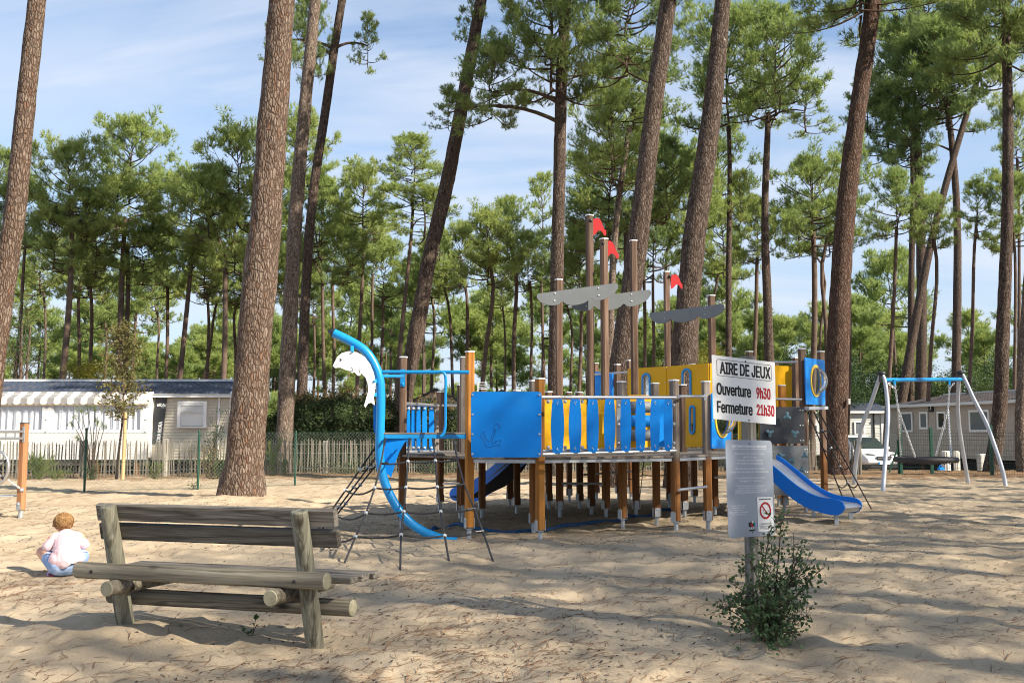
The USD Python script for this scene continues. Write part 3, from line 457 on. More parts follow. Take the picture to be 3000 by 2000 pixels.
pine('straight pine rising right of the rearmost mast, bare to its crown', 38, [(1768, 880), (1763, 700), (1757, 500), (1762, 330), (1765, 260)], 25, 14, 'bark_dark', [(1780, 165, 135, 120, 'wide_lit'), (1850, 250, 75, 62, 'thin')], **q)
pine('thin straight pine just right of the lichen-spotted pine', 40, [(1674, 860), (1674, 600), (1676, 420), (1674, 290)], 17, 10, 'bark_dark', [(1672, 170, 105, 130, 'round_lit'), (1700, 460, 42, 60, 'thin')], **q)
pine('thin pine whose two-forked head rises between flag mast and stout pine', 36, [(1395, 900), (1402, 760), (1411, 560), (1425, 430), (1440, 330), (1446, 290)], 19, 13, 'bark_grey', [(1405, 330, 110, 105, 'wide_lit'), (1455, 225, 90, 75, 'round_shade')], **q)
pine('pine half hidden behind the stout pine, its crown dark and low', 40, [(1436, 880), (1440, 700), (1438, 560), (1440, 470)], 15, 10, 'bark_dark', [(1400, 470, 120, 105, 'round_shade'), (1530, 430, 90, 90, 'wide_shade')], **q)
# the wood behind the left home
lf = 'sunlit pines behind the white home at left'
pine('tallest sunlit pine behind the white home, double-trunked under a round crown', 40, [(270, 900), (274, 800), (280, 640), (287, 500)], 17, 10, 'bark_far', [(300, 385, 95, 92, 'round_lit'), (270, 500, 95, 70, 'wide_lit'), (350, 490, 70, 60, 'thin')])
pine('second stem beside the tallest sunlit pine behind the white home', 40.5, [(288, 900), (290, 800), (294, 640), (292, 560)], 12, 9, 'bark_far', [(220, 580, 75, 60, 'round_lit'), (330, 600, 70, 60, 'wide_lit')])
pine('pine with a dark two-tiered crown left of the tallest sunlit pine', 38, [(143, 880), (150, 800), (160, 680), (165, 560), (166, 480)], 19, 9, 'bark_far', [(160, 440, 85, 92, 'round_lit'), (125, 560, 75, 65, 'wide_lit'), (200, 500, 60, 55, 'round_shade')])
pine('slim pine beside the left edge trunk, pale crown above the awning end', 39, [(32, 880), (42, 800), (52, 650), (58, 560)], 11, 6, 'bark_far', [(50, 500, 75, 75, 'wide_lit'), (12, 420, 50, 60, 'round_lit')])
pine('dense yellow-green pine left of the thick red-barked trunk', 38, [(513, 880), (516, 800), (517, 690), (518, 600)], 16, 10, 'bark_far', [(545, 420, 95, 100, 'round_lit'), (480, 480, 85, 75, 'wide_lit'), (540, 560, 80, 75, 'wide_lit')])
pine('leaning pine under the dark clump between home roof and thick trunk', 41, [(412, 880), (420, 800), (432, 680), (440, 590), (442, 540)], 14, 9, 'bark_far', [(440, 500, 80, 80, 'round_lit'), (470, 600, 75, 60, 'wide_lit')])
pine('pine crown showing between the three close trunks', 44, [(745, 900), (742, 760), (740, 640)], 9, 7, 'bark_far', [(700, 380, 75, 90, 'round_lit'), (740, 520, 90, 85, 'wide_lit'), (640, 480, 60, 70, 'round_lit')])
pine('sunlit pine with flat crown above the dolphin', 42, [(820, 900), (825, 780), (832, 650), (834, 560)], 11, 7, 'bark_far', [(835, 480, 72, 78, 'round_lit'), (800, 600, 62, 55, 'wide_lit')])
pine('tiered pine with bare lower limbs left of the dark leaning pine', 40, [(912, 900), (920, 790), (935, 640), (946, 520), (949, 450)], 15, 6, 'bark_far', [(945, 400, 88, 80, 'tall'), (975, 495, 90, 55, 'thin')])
back = [(1180, 900, 1180, 590, 11, 46, 1165, 540, 75, 65, 'wide_lit'), (1110, 860, 1132, 640, 12, 44, 1120, 580, 75, 75, 'round_lit'), (1218, 900, 1220, 680, 8, 50, 1215, 610, 60, 60, 'round_shade'), (1070, 880, 1072, 680, 9, 50, 1060, 600, 70, 65, 'wide_lit'),
        (1040, 900, 1030, 700, 8, 52, 1010, 620, 62, 65, 'round_lit'), (990, 900, 997, 720, 8, 55, 985, 640, 55, 60, 'wide_lit'), (870, 900, 880, 720, 9, 52, 880, 640, 75, 70, 'wide_lit'), (850, 880, 855, 700, 8, 50, 858, 560, 55, 55, 'round_lit'),
        (765, 900, 765, 640, 9, 48, 770, 590, 60, 60, 'round_shade'), (380, 880, 385, 700, 10, 46, 385, 620, 65, 65, 'round_shade'), (360, 880, 362, 720, 7, 55, 350, 680, 60, 60, 'wide_lit'), (475, 880, 478, 700, 9, 46, 470, 640, 60, 60, 'round_shade'), (465, 880, 500, 690, 8, 50, 520, 650, 60, 55, 'wide_lit'),
        (555, 880, 575, 690, 10, 48, 560, 640, 75, 65, 'wide_lit'), (540, 880, 538, 720, 9, 50, 600, 590, 60, 60, 'round_lit'), (610, 900, 618, 700, 9, 47, 630, 620, 60, 65, 'round_lit'), (180, 880, 180, 700, 10, 45, 185, 620, 70, 65, 'wide_lit'), (205, 880, 210, 690, 11, 43, 205, 630, 55, 55, 'round_shade'),
        (100, 880, 104, 720, 7, 50, 95, 620, 75, 60, 'round_shade'), (60, 900, 66, 720, 7, 55, 60, 700, 60, 55, 'wide_lit'), (240, 880, 244, 760, 7, 55, 235, 700, 65, 55, 'round_lit'), (690, 900, 694, 700, 9, 48, 690, 640, 60, 70, 'round_shade'), (720, 900, 722, 760, 7, 58, 720, 690, 55, 60, 'wide_lit'),
        (1330, 900, 1335, 700, 10, 44, 1330, 620, 80, 80, 'wide_lit'), (1310, 900, 1312, 740, 7, 56, 1290, 660, 60, 60, 'round_lit'), (1355, 900, 1350, 680, 9, 46, 1350, 540, 80, 80, 'round_shade'), (1245, 900, 1245, 700, 8, 54, 1245, 480, 55, 70, 'thin'), (1160, 900, 1158, 740, 6, 58, 1150, 660, 50, 55, 'round_lit'),
        (1500, 900, 1500, 700, 9, 47, 1500, 560, 95, 90, 'wide_shade'), (1640, 900, 1640, 700, 8, 50, 1660, 560, 70, 80, 'round_lit'), (1730, 860, 1738, 640, 12, 44, 1740, 540, 65, 65, 'wide_lit'), (1868, 870, 1870, 590, 16, 44, 1865, 475, 92, 92, 'round_lit'), (1885, 870, 1885, 600, 7, 50, 1835, 540, 55, 55, 'wide_lit'),
        (1898, 870, 1890, 590, 12, 46, 1905, 530, 60, 60, 'round_shade'), (2040, 900, 2058, 560, 11, 46, 2060, 480, 78, 66, 'wide_lit'), (2133, 900, 2150, 580, 11, 46, 2140, 520, 60, 55, 'wide_lit'), (2225, 900, 2240, 540, 10, 45, 2245, 490, 55, 62, 'thin'), (2330, 900, 2330, 560, 9, 44, 2325, 500, 70, 80, 'round_lit'),
        (1600, 900, 1598, 560, 9, 48, 1590, 470, 90, 90, 'wide_lit'), (1540, 900, 1535, 560, 9, 52, 1640, 420, 80, 90, 'round_shade'), (1480, 900, 1478, 520, 9, 48, 1490, 360, 90, 90, 'wide_lit'), (1950, 900, 1950, 500, 9, 48, 1960, 400, 60, 80, 'thin'), (2340, 900, 2338, 400, 9, 48, 2335, 330, 60, 90, 'round_lit')]
marks = [(30, 'left edge pine'), (150, 'two-tiered pine at left'), (285, 'sapling and its stake'), (420, 'dark banner of the white home'), (570, 'thick red-barked pine'), (700, 'three close pines'), (800, 'dolphin bow'), (935, 'dark leaning pine'), (1075, 'honey post of the bow'), (1160, 'anchor panel'), (1275, 'front mast'), (1370, 'tall flag masts'), (1450, 'stout pine'), (1530, 'rear flag mast'), (1620, 'rearmost mast'), (1710, 'opening hours board'), (1760, 'straight bare pine behind the sign'), (1860, 'stern tower'), (1930, 'reddish pine by the swing'), (2025, 'left swing legs'), (2120, 'middle of the swing crossbar'), (2210, 'right swing legs'), (2310, 'slim pine by the beige home')]
seen_ = set()
for i, (x0, y0, x1, y1, w, Z, cx, cy, rx, ry, kd) in enumerate(back):
    kd = kd.replace('shade', 'lit') if x0 < 760 else kd  # left pines get the lit needle colour to brighten the cluster
    g = lf if x0 < 760 else 'slender pines behind the middle of the playground' if x0 < 1700 else 'slender pines at the right'; mk = min(marks, key=lambda q_: abs(q_[0] - x0)); sd = 'directly behind' if abs(mk[0] - x0) < 10 else 'left of' if x0 < mk[0] else 'right of'
    tone = {'lit': 'sunlit', 'shade': 'dark-crowned'}.get(kd.split('_')[-1], 'sparse'); hgt = 'high crown' if cy < 500 else 'mid-height crown' if cy < 600 else 'low crown'
    for l in (f'{tone} slender pine {sd} the {mk[1]}, {hgt}', f'{tone} thin far pine {sd} the {mk[1]}, {hgt}', f'{tone} slim pine further {sd} the {mk[1]}, {hgt} with narrow trunk', f'{tone} distant pine {sd} the {mk[1]}, {hgt} half hidden'):
        if l not in seen_: break
    seen_.add(l)
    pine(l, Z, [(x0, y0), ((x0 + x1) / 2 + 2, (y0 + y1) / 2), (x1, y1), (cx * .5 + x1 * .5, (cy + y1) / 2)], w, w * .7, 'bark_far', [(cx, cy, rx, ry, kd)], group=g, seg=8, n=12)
# pines right of the view: their crowns shade the playground
SHX, SHY = sx / sz, sy / sz
rs_ = np.random.default_rng(8); shade_at = [(x + rs_.normal(0, .35), y + rs_.normal(0, .35), rs_.uniform(9.5, 14), rs_.uniform(2.0, 2.5)) for x, y in [(-2.4, 4.4), (0.2, 4.9), (2.8, 4.7), (-0.9, 6.9), (1.5, 7.2), (3.9, 6.9), (0.3, 9.2), (2.7, 9.5), (5.2, 9.3), (-.3, 11.4), (1.9, 11.8), (4.3, 12.0), (7.0, 12.2), (0.8, 14.0), (3.2, 14.4), (5.9, 14.8), (9.0, 15.2), (2.6, 17.0), (5.2, 17.6), (8.2, 18.6), (11.4, 18.8), (3.6, 20.5), (7.0, 21.5), (10.6, 22.6), (14.0, 23.5), (5.6, 25.0), (9.6, 26.5), (14.5, 28)]]
for i, (tx, ty, h, R) in enumerate(shade_at):
    x, y = tx + SHX * h, ty + SHY * h
    T = Thing('pine_tree', 'tall pine right of the playground shading the sand', 'tree', (x, y, 0), group='pines shading the playground from the right')
    T.part('trunk', trunk_mesh([[x, y, -.15], [x + .15, y, h * .5], [x, y, h + .6]], [.26, .2, .12], 12, 24, .05, i), M['bark_red'], smooth=True)
    crown_at(T, 'airy', (x, y, h - 1.2), (R / 2.4, R / 2.4, .62), i * 77)
# distant wood closing the view
proto = []
pi = UsdGeom.PointInstancer.Define(stage, '/World/distant_wood'); tag(pi.GetPrim(), 'distant wood of slim pines and green undergrowth on the horizon', kind='stuff')
px_ = UsdGeom.Xform.Define(stage, '/World/distant_wood/far_pine'); usdkit.mesh(stage, '/World/distant_wood/far_pine/trunk', trunk_mesh([[0, 0, -.6], [.1, 0, 4], [0, .1, 9.2]], [.17, .13, .07], 6, 8, .03, 3), M['bark_far'])
c_ = UsdGeom.Xform.Define(stage, '/World/distant_wood/far_pine/crown'); c_.AddTranslateOp().Set(Gf.Vec3d(0, 0, 7.6)); c_.GetPrim().GetReferences().AddInternalReference(K['far'])
b_ = UsdGeom.Xform.Define(stage, '/World/distant_wood/young_pine'); b2 = UsdGeom.Xform.Define(stage, '/World/distant_wood/young_pine/crown'); b2.GetPrim().GetReferences().AddInternalReference(K['far'])
b3 = UsdGeom.Xform.Define(stage, '/World/distant_wood/shrub'); b4 = UsdGeom.Xform.Define(stage, '/World/distant_wood/shrub/crown'); b4.GetPrim().GetReferences().AddInternalReference(K['broad'])
pi.CreatePrototypesRel().SetTargets([px_.GetPath(), b_.GetPath(), b3.GetPath()])
rg = np.random.default_rng(21); pos, idx, ori, scl = [], [], [], []
for k in range(760):
    kd_ = 0 if k < 130 else (1 if k < 620 else 2); Y = rg.uniform(80, 140) if kd_ == 0 else rg.uniform(78, 125) if kd_ == 1 else rg.uniform(58, 80); x = rg.uniform(-0.62, 0.62) * Y
    s = rg.uniform(.8, 1.25) if kd_ == 0 else rg.uniform(.6, 1.05) if kd_ == 1 else rg.uniform(.45, .8); a = rg.uniform(0, 2 * np.pi)
    pos.append((x, Y, -.6)); idx.append(kd_); ori.append(Gf.Quath(float(math.cos(a / 2)), 0, 0, float(math.sin(a / 2)))); scl.append((s, s, s * rg.uniform(.85, 1.15)))
pi.CreatePositionsAttr(Vt.Vec3fArray([Gf.Vec3f(*map(float, p)) for p in pos])); pi.CreateProtoIndicesAttr(idx); pi.CreateOrientationsAttr(Vt.QuathArray(ori)); pi.CreateScalesAttr(Vt.Vec3fArray([Gf.Vec3f(*map(float, p)) for p in scl]))
# ---------------------------------------------------------------- the play ship
crop = lambda ox, oy, s: (lambda x, y: (ox + x / s, oy + y / s))
c2, cA, cB, cC, cS, cN = crop(950, 900, 1.96), crop(1150, 1250, 2.94), crop(1550, 1050, 2.851), crop(2000, 980, 2.528), crop(1500, 600, 2.613), crop(950, 600, 2.24)
SH = Thing('play_ship', 'blue and yellow wooden ship climbing frame with masts, dolphin bow and slides', 'climbing frame', (1.5, 13.5, 0))
def octo(w, c=0.18):
    h, k = w / 2, w / 2 * (1 - c * 2); return Polygon([(k, -h), (h, -k), (h, k), (k, h), (-k, h), (-h, k), (-h, -k), (-k, -h)])
def bolts(pts, n, r=0.011, h=0.008):
    return J([tube([np.asarray(p), np.asarray(p) + norm(n) * h * .6, np.asarray(p) + norm(n) * h], [r, r * .9, r * .35], 7) for p in pts])
def post(fx, fy, top, mt='post', w=0.095, rot=0.25, z0=0.13, cap=True, foot=True, base=None, rails=None):
    b = G(fx, fy) if base is None else np.array([base[0], base[1], 0]); zt = Zh(top, b[1], fx); c, s = math.cos(rot), math.sin(rot); gz0 = float(gz(b[0], b[1])); z0 = z0 + gz0
    v, f = extrude(octo(w), zt - z0); p = SH.part('post', place((v, f), (b[0], b[1], z0), (c, s, 0), (-s, c, 0)), M[mt])
    if cap: SH.part('cap', place(extrude(octo(w + .012), 0.016), (b[0], b[1], zt), (c, s, 0), (-s, c, 0)), M['white_cap'], p)
    if foot:
        SH.part('foot', tube([[b[0], b[1], gz0 - .2], [b[0], b[1], z0 + .03]], 0.027, 12), M['galv'], p, smooth=30)
        pl = []
        for k in range(4) if rot < .2 else (0, 2):
            d = np.array([math.cos(rot + k * np.pi / 2), math.sin(rot + k * np.pi / 2), 0]); t = np.array([-d[1], d[0], 0])
            pl += [place(extrude(Polygon([(-.036, 0), (.036, 0), (.036, .105), (.022, .122), (-.022, .122), (-.036, .105)]), .006), np.array([b[0], b[1], z0 - .012]) + d * (w / 2 + .0005), t, (0, 0, 1)), bolts([np.array([b[0], b[1], z0 + .085]) + d * (w / 2 + .006)], d)]
        pl.append(bx((b[0], b[1], z0 - .016), (w * .9, w * .9, .006))); SH.part('bracket', J(pl), M['galv'], p)
    return np.array([b[0], b[1], zt])
p16 = post(1177, 1553, 1048, 'post', rot=.1); p1 = post(1374.5, 1580, 1032, 'post_new', rot=.35); p18 = post(1356, 1534, 1048, 'post_pale', rot=.1); post(1348, 1520, 1129, 'post')
p17 = post(1289, 1500, 1149, 'post', rot=.5); p2 = post(1582.6, 1585, 1111, 'post_new', rot=.35); p3 = post(1563, 1559.5, 1117, 'post_pale', rot=.2)
p4 = post(1412, 1515, 1141, rot=.3); p5 = post(1514, 1505, 1145, rot=.4); p6 = post(1493.5, 1485, 1160, rot=.3); p7 = post(1608, 1496.6, 1149, rot=.5)
mA = post(1640, 1517, 821, rot=.1, w=.1); p9 = post(1668, 1469, 1150, rot=.1); p10 = post(1699, 1491, 1150, rot=.6); mB = post(1733, 1507, 633, rot=.5, w=.1)
mC = post(1776, 1522, 702, rot=.5, w=.1); p13 = post(1825, 1551, 1120, 'post_pale', rot=.6); mD = post(1864, 1512, 707, rot=.1, w=.1); p15 = post(1924, 1534, 1124, 'post_pale', rot=.1)
nr = post(1981, 1566, 1115.5, 'post_pale', rot=.7, w=.098); q2 = post(2006, 1522, 1129, rot=.1); r2 = post(2075, 1550, 1119, 'post_pale', rot=.1, w=.1); q3 = post(2035, 1471, 1069, rot=.4)
mE = post(1962, 1485, 798, rot=.1); mF = post(2095, 1506, 867, rot=.2); s1 = post(2299, 1506, 1130, 'post_new', rot=.1); s2 = post(2361, 1502, 1023, rot=.1); s3 = post(2282, 1480, 1061); s4 = post(2340, 1480, 1049, rot=.3)
s5 = post(2417, 1487, 1031, rot=.2); t1 = post(1848, 1460, 1057, rot=.3); t2 = post(1812, 1465, 1069, rot=.3); t3 = post(1748, 1462, 1065, rot=.3); t4 = post(2205, 1495, 1031, rot=.2)
# decks of boards with aluminium edges
def deck(outline, z, step, ang, name='deck_board', th=.026):
    pg = Polygon(outline).buffer(0.03); c, s = math.cos(ang), math.sin(ang); R = np.array([[c, -s], [s, c]]); q = Polygon(np.array(pg.exterior.coords) @ R); x0, y0, x1, y1 = q.bounds; y = y0
    while y < y1:
        i = q.intersection(sbox(x0 - 1, y + .004, x1 + 1, y + step - .004))
        if i.area > .01: v, f = extrude(i, th); v[:, :2] = v[:, :2] @ R.T; SH.part(name, (v + [0, 0, z - th], f), M['deck'])
        y += step
xy = lambda *a: [tuple(p[:2]) for p in a]
DZ = .955
deck(xy(p1, p2, nr, r2, P(2139, 1263, 13.5), s1, s2, s4, q3, p9, p6, p17, p16), DZ, .145, math.radians(8))
def edge(a, b, z0=.885, z1=.928, mt='alu', o=.05, name='deck_edge', th=.03):
    a, b = np.array([a[0], a[1], (z0 + z1) / 2]), np.array([b[0], b[1], (z0 + z1) / 2]); d = norm(b - a); n = np.array([d[1], -d[0], 0]) ; SH.part(name, beam(a + d * o + n * .0, b - d * o, th, z1 - z0, .004), M[mt])
edge(p1, p2); edge(p2, nr, z1=.926); edge(nr, r2); edge(r2, P(2139, 1263, 13.5)); edge(P(2139, 1263, 13.5), s1); edge(p16, p18, .875, .925, 'post_pale'); edge(p16, p17, .87, .925, 'post_pale'); edge(p17, p6, .87, .925, 'post_pale'); edge(s1, s2)
BZ = 1.236; bow0 = P(1118, 1263, 11.6)
deck([tuple(bow0[:2]), tuple(p1[:2]), tuple(p18[:2]), tuple(p16[:2])], BZ, .12, .0, 'bow_board', .018)
edge(bow0, p1, 1.165, 1.217, 'blue_paint', .03, 'bow_edge', .05); edge(bow0, p16, 1.165, 1.217, 'blue_paint', .03, 'bow_edge', .05)
# bow tube, dolphin, blue rails
bt = spline([P(*c2(x, y), 11.6) for x, y in [(55, 148), (112, 175), (170, 205), (240, 255), (290, 330), (316, 400), (324, 480), (324, 600), (320, 740), (318, 830), (332, 950), (365, 1050), (420, 1150), (500, 1240), (600, 1300), (700, 1334), (760, 1345)]], 70)
bw = SH.part('bow_tube', tube(bt, .052, 18), M['blue_paint'], smooth=True); SH.part('end_cap', J(tube([bt[0], bt[0] - norm(bt[1] - bt[0]) * .025, bt[0] - norm(bt[1] - bt[0]) * .05], [.0535, .050, .025], 16), sphere(bt[0] - norm(bt[1] - bt[0]) * .05, .024, 1)), M['black'], bw, smooth=30)
def poly3(pts, Z, th, back=0.0):                                    # an outline seen in the photograph, at its own distance and thickness
    W = np.array([P(x, y, Z) for x, y in pts]); v, f = extrude(Polygon(W[:, [0, 2]]).buffer(0), th); return np.c_[v[:, 0], Z + back + th - v[:, 2], v[:, 1]], f[:, ::1]
dol = [(48, 338), (60, 312), (75, 285), (100, 262), (140, 252), (190, 258), (230, 283), (262, 325), (283, 375), (293, 430), (289, 480), (283, 520), (290, 563), (268, 546), (250, 553), (235, 577), (229, 562), (240, 525), (253, 480), (250, 440), (238, 405), (212, 377), (205, 392), (190, 392), (174, 370), (160, 377), (151, 366), (120, 358), (90, 345), (62, 348)]
dps = Polygon([c2(x, y) for x, y in dol]).buffer(2).buffer(-3.2).buffer(1.2).simplify(.25)
dp = SH.part('dolphin', poly3(list(dps.exterior.coords), 11.5, .022), M['white'], label='white leaping dolphin cut-out hanging from the bow tube')
def stroke(pts, Z, w=.004, n=10): q = spline([P(*p, Z) for p in pts], n) if len(pts) > 2 else np.array([P(*p, Z) for p in pts]); return tube(q, w / 2, 5)
SH.part('dolphin_lines', J(stroke([c2(50, 341), c2(66, 333), c2(80, 322)], 11.497), stroke([c2(150, 342), c2(160, 348), c2(165, 362)], 11.497), stroke([c2(210, 345), c2(201, 352), c2(202, 364), c2(208, 378)], 11.497), stroke([c2(84, 300), c2(92, 294), c2(100, 300), c2(97, 308), c2(90, 307)], 11.497), stroke([c2(152, 362), c2(162, 364), c2(170, 362)], 11.497), sphere(P(*c2(93, 303), 11.499), .008)), M['ink'], dp)
SH.part('dolphin_bracket', J(beam(P(*c2(160, 225), 11.56), P(*c2(160, 262), 11.53), .04, .05), beam(P(*c2(300, 422), 11.56), P(*c2(278, 428), 11.53), .04, .05), beam(P(*c2(300, 500), 11.56), P(*c2(282, 505), 11.53), .03, .04), sphere(P(*c2(287, 425), 11.50), .016), sphere(P(*c2(163, 254), 11.49), .014)), M['blue_paint'], bw)
SH.part('bow_gusset', poly3([c2(*p) for p in [(322, 755), (480, 752), (452, 790), (430, 830), (412, 880), (398, 930), (384, 975), (345, 940), (326, 850)]], 11.62, .02), M['blue'])
SH.part('bow_back_board', poly3([c2(*p) for p in [(282, 560), (300, 560), (300, 735), (288, 722), (283, 690)]], 11.66, .02), M['blue'])
SH.part('bow_rail', J(tube([P(1110, 1089.5, 11.6), P(1374, 1090, 11.45)], .021, 12)), M['blue_paint'], smooth=30)
SH.part('bow_rail', J(tube(spline([P(1115, 1102, 11.6), P(1165, 1102, 12.1), P(1180, 1102.5, 12.42)], 9), .019, 12), bx(p16 * [1, 1, 0] + [0.0, -.056, Zh(1104, 12.5)], (.06, .012, .22)), bolts([p16 * [1, 1, 0] + [0, -.062, Zh(1084, 12.5)], p16 * [1, 1, 0] + [0, -.062, Zh(1122, 12.5)]], (0, -1, 0), .02, .016)), M['blue_paint'], smooth=30)
SH.part('bow_grab_bar', tube(spline([P(*c2(x, y), 11.46) for x, y in [(672, 370), (690, 380), (697, 410), (697, 480), (696, 600), (694, 690), (686, 722), (668, 740)]], 26), .0165, 12), M['blue_paint'], smooth=True)
# blue panel with the anchor
def panel(name, q, mt, r=.03, th=.016, holes=(), n0=0.0, label=None, parent=None):
    pg = rrect(0, 0, q.w, q.h, r)
    for h in holes: pg = pg.difference(h)
    return SH.part(name, onquad(q, pg, n0, n0 + th), M[mt], parent, label=label)
qa = quadmap(P(1381, 1147, 11.42), P(1586, 1147, 11.24), P(1586, 1339, 11.24), P(1381, 1339, 11.42)); pa = panel('side_panel', qa, 'blue', .035, label='big blue side panel with an engraved anchor')
an = [(983, 702), (968, 742), (962, 760), (966, 783), (990, 772), (985, 766), (1018, 762), (1008, 800), (1000, 788), (965, 799), (935, 804), (930, 775), (920, 752), (908, 757), (900, 742), (918, 712), (925, 735), (937, 765), (950, 778), (960, 745), (975, 705)]
an2 = Polygon([(x, y) for x, y in [(979, 704), (966, 742), (958, 762), (952, 772), (936, 760), (925, 738), (930, 740), (918, 712), (900, 742), (906, 748), (912, 746), (924, 775), (934, 804), (968, 799), (1002, 789), (1008, 800), (1018, 762), (985, 768), (992, 776), (972, 782), (966, 778), (970, 760), (990, 706)]])
aq = lambda x, y: qa(np.array([[(c2(x, y)[0] - 1381) / 205, (1339 - c2(x, y)[1]) / 192, .0168]]))[0]
SH.part('anchor', J(tube([aq(x, y) for x, y in an2.exterior.coords], .0022, 4), tube([aq(995 + 17 * math.cos(a), 687 + 17 * math.sin(a)) for a in np.linspace(-4.2, 1.1, 16)], .0022, 4)), M['groove'], pa)
SH.part('bolt_heads', bolts([qa(np.array([[s, t, .016]]))[0] for s in (.022, .978) for t in (.05, .35, .65, .95)], qa.n, .014, .01), M['steel'], pa, kind='stuff')
# bulging slats and rails of the front
Zf = lambda px: np.interp(px, [1582, 1981], [11.27, 11.98]) - .055
for cx, wd in zip((238, 385, 532, 673, 808, 931, 1052, 1163), (110, 105, 101, 96, 92, 86, 80, 74)):
    px0 = 1550 + cx / 2.851; Z = Zf(px0); yt, yb = 1168.5, 1327 - (px0 - 1633) * .0265; w = wd / 2.851; prof = [(.5 - .39 * w / w, 0)] ; pts = []
    for t in np.linspace(0, 1, 9): pts.append((px0 - w * (.37 + .13 * math.sin(np.pi * t) ** .8), yt + (yb - yt) * t))
    for t in np.linspace(1, 0, 9): pts.append((px0 + w * (.37 + .13 * math.sin(np.pi * t) ** .8), yt + (yb - yt) * t))
    sl = SH.part('slat', poly3(pts, Z - .03, .016), M['blue']); SH.part('bolt_heads', bolts([P(px0 + a, b, Z - .031) for a, b in ((-1.8, yt + 11), (1.8, yt + 8), (0, yt + 15), (-1.8, yb - 12), (1.8, yb - 9), (0, yb - 15))], (0, -1, 0), .0065, .006), M['steel'], sl, kind='stuff')
for (a, ya), (b, yb), o, r in (((1586, 1163.5), (1979, 1164), 0, .020), ((1590, 1320.5), (1976, 1312), .06, .017), ((1590, 1331), (1979, 1320), -.02, .021)):
    SH.part('rail', tube([P(a, ya, Zf(a) + .03 + o), P(b, yb, Zf(b) + .03 + o)], r, 12), M['steel'], smooth=30)
SH.part('post_strip', J(beam(P(1964, 1170, 11.93), P(1966, 1326, 11.93), .05, .02), *[sphere(P(1973.5, y, 11.88), .024) for y in (1187, 1242, 1298)]), M['galv'])
SH.part('post_strip', J(beam(P(1812, 1170, 12.6), P(1812, 1315, 12.6), .05, .02), *[sphere(P(1812, y, 12.55), .022) for y in (1188, 1243, 1298)]), M['galv'])
# yellow boards and rollers behind the slats
qy = quadmap(P(1592, 1171, 12.4), P(1716, 1171, 12.7), P(1716, 1315, 12.7), P(1592, 1315, 12.4)); panel('inner_panel', qy, 'yellow', .01)
qy = quadmap(P(1724, 1171, 12.7), P(1804, 1171, 12.8), P(1804, 1315, 12.8), P(1724, 1315, 12.7)); panel('inner_panel', qy, 'yellow', .01)
qy = quadmap(P(1834, 1157, 13.2), P(1908, 1157, 13.3), P(1908, 1318, 13.3), P(1834, 1318, 13.2)); pr_ = panel('roller_panel', qy, 'yellow', .06)
for y, mt in ((405, 'grey_board'), (522, 'blue'), (640, 'grey_board')):
    SH.part('roller', tube([P(*cB(846, y), 13.05), P(*cB(852, y), 13.05), P(*cB(1004, y), 13.1), P(*cB(1012, y), 13.1)], [.055, .076, .076, .055], 18), M[mt], smooth=30)
qy = quadmap(P(1929, 1165, 13.6), P(1950, 1165, 13.6), P(1950, 1314, 13.6), P(1929, 1314, 13.6)); panel('inner_panel', qy, 'blue', .01)
for x in (1606, 1656, 1706): [SH.part('spacer', sphere(P(x, yy, 11.5), .022), M['node']) for yy in (1176, 1310)]
# yellow cabin with arched windows
def arch(w, h): return sbox(-w / 2, 0, w / 2, h - w / 2).union(Polygon([(w / 2 * math.cos(a), h - w / 2 + w / 2 * math.sin(a)) for a in np.linspace(0, np.pi, 13)]))
from shapely import affinity
def windowed(q, name, mt, wins, r=.02, slot=False, label=None):
    holes = [affinity.translate(arch(w, h) if not slot else rrect(-w / 2, 0, w / 2, h, w / 2 - .005), x, y) for x, y, w, h in wins]; p = panel(name, q, mt, r, holes=holes, label=label)
    for (x, y, w, h), ho in zip(wins, holes):
        SH.part('window_frame', onquad(q, ho.buffer(.028).difference(ho.buffer(-.004)), .017, .034), M['blue_paint'], p); SH.part('pane', onquad(q, ho.buffer(-.001), .005, .008), M['pane'], p)
    pts = [(s, t) for s in (.03 / q.w, 1 - .03 / q.w) for t in (.95, .6, .25)]; SH.part('bolt_heads', bolts([q(np.array([[s, t, .016]]))[0] for s, t in pts], q.n, .009, .006), M['steel'], p, kind='stuff')
yb_ = 1185
qc1 = quadmap(P(1840, 1080, 16.0), P(1954, 1073, 15.4), P(1954, 1192, 15.4), P(1840, 1188, 16.0)); k = qc1.w / 114; windowed(qc1, 'cabin_panel', 'yellow', [(57 * k, .14, .125, .36)])
qc2 = quadmap(P(1955.5, 1073, 15.4), P(2077, 1064, 14.75), P(2077, 1192, 14.75), P(1955.5, 1192, 15.4)); k = qc2.w / 121; windowed(qc2, 'cabin_panel', 'yellow', [(60 * k, .14, .135, .42)])
qc3 = quadmap(P(2078.5, 1063.5, 14.75), P(2200, 1064, 14.9), P(2200, 1192, 14.9), P(2078.5, 1192, 14.75)); panel('cabin_panel', qc3, 'yellow', .02)
qc4 = quadmap(P(2201.5, 1066, 15.1), P(2318, 1073, 15.6), P(2318, 1193, 15.6), P(2201.5, 1193, 15.1)); windowed(qc4, 'cabin_panel', 'yellow', [(.37, .14, .13, .36)])
qc5 = quadmap(P(2011, 1160, 13.75), P(2061, 1160, 13.4), P(2061, 1308, 13.4), P(2011, 1310, 13.75)); windowed(qc5, 'cabin_panel', 'yellow', [(qc5.w * .43, .20, .075, .34)], slot=True, label='yellow panel with a narrow blue-framed slot window')
qb = quadmap(P(1745, 1088, 16.9), P(1797, 1094, 16.5), P(1797, 1166, 16.5), P(1745, 1166, 16.9)); windowed(qb, 'far_panel', 'blue', [(qb.w * .5, .0, .10, .25)])
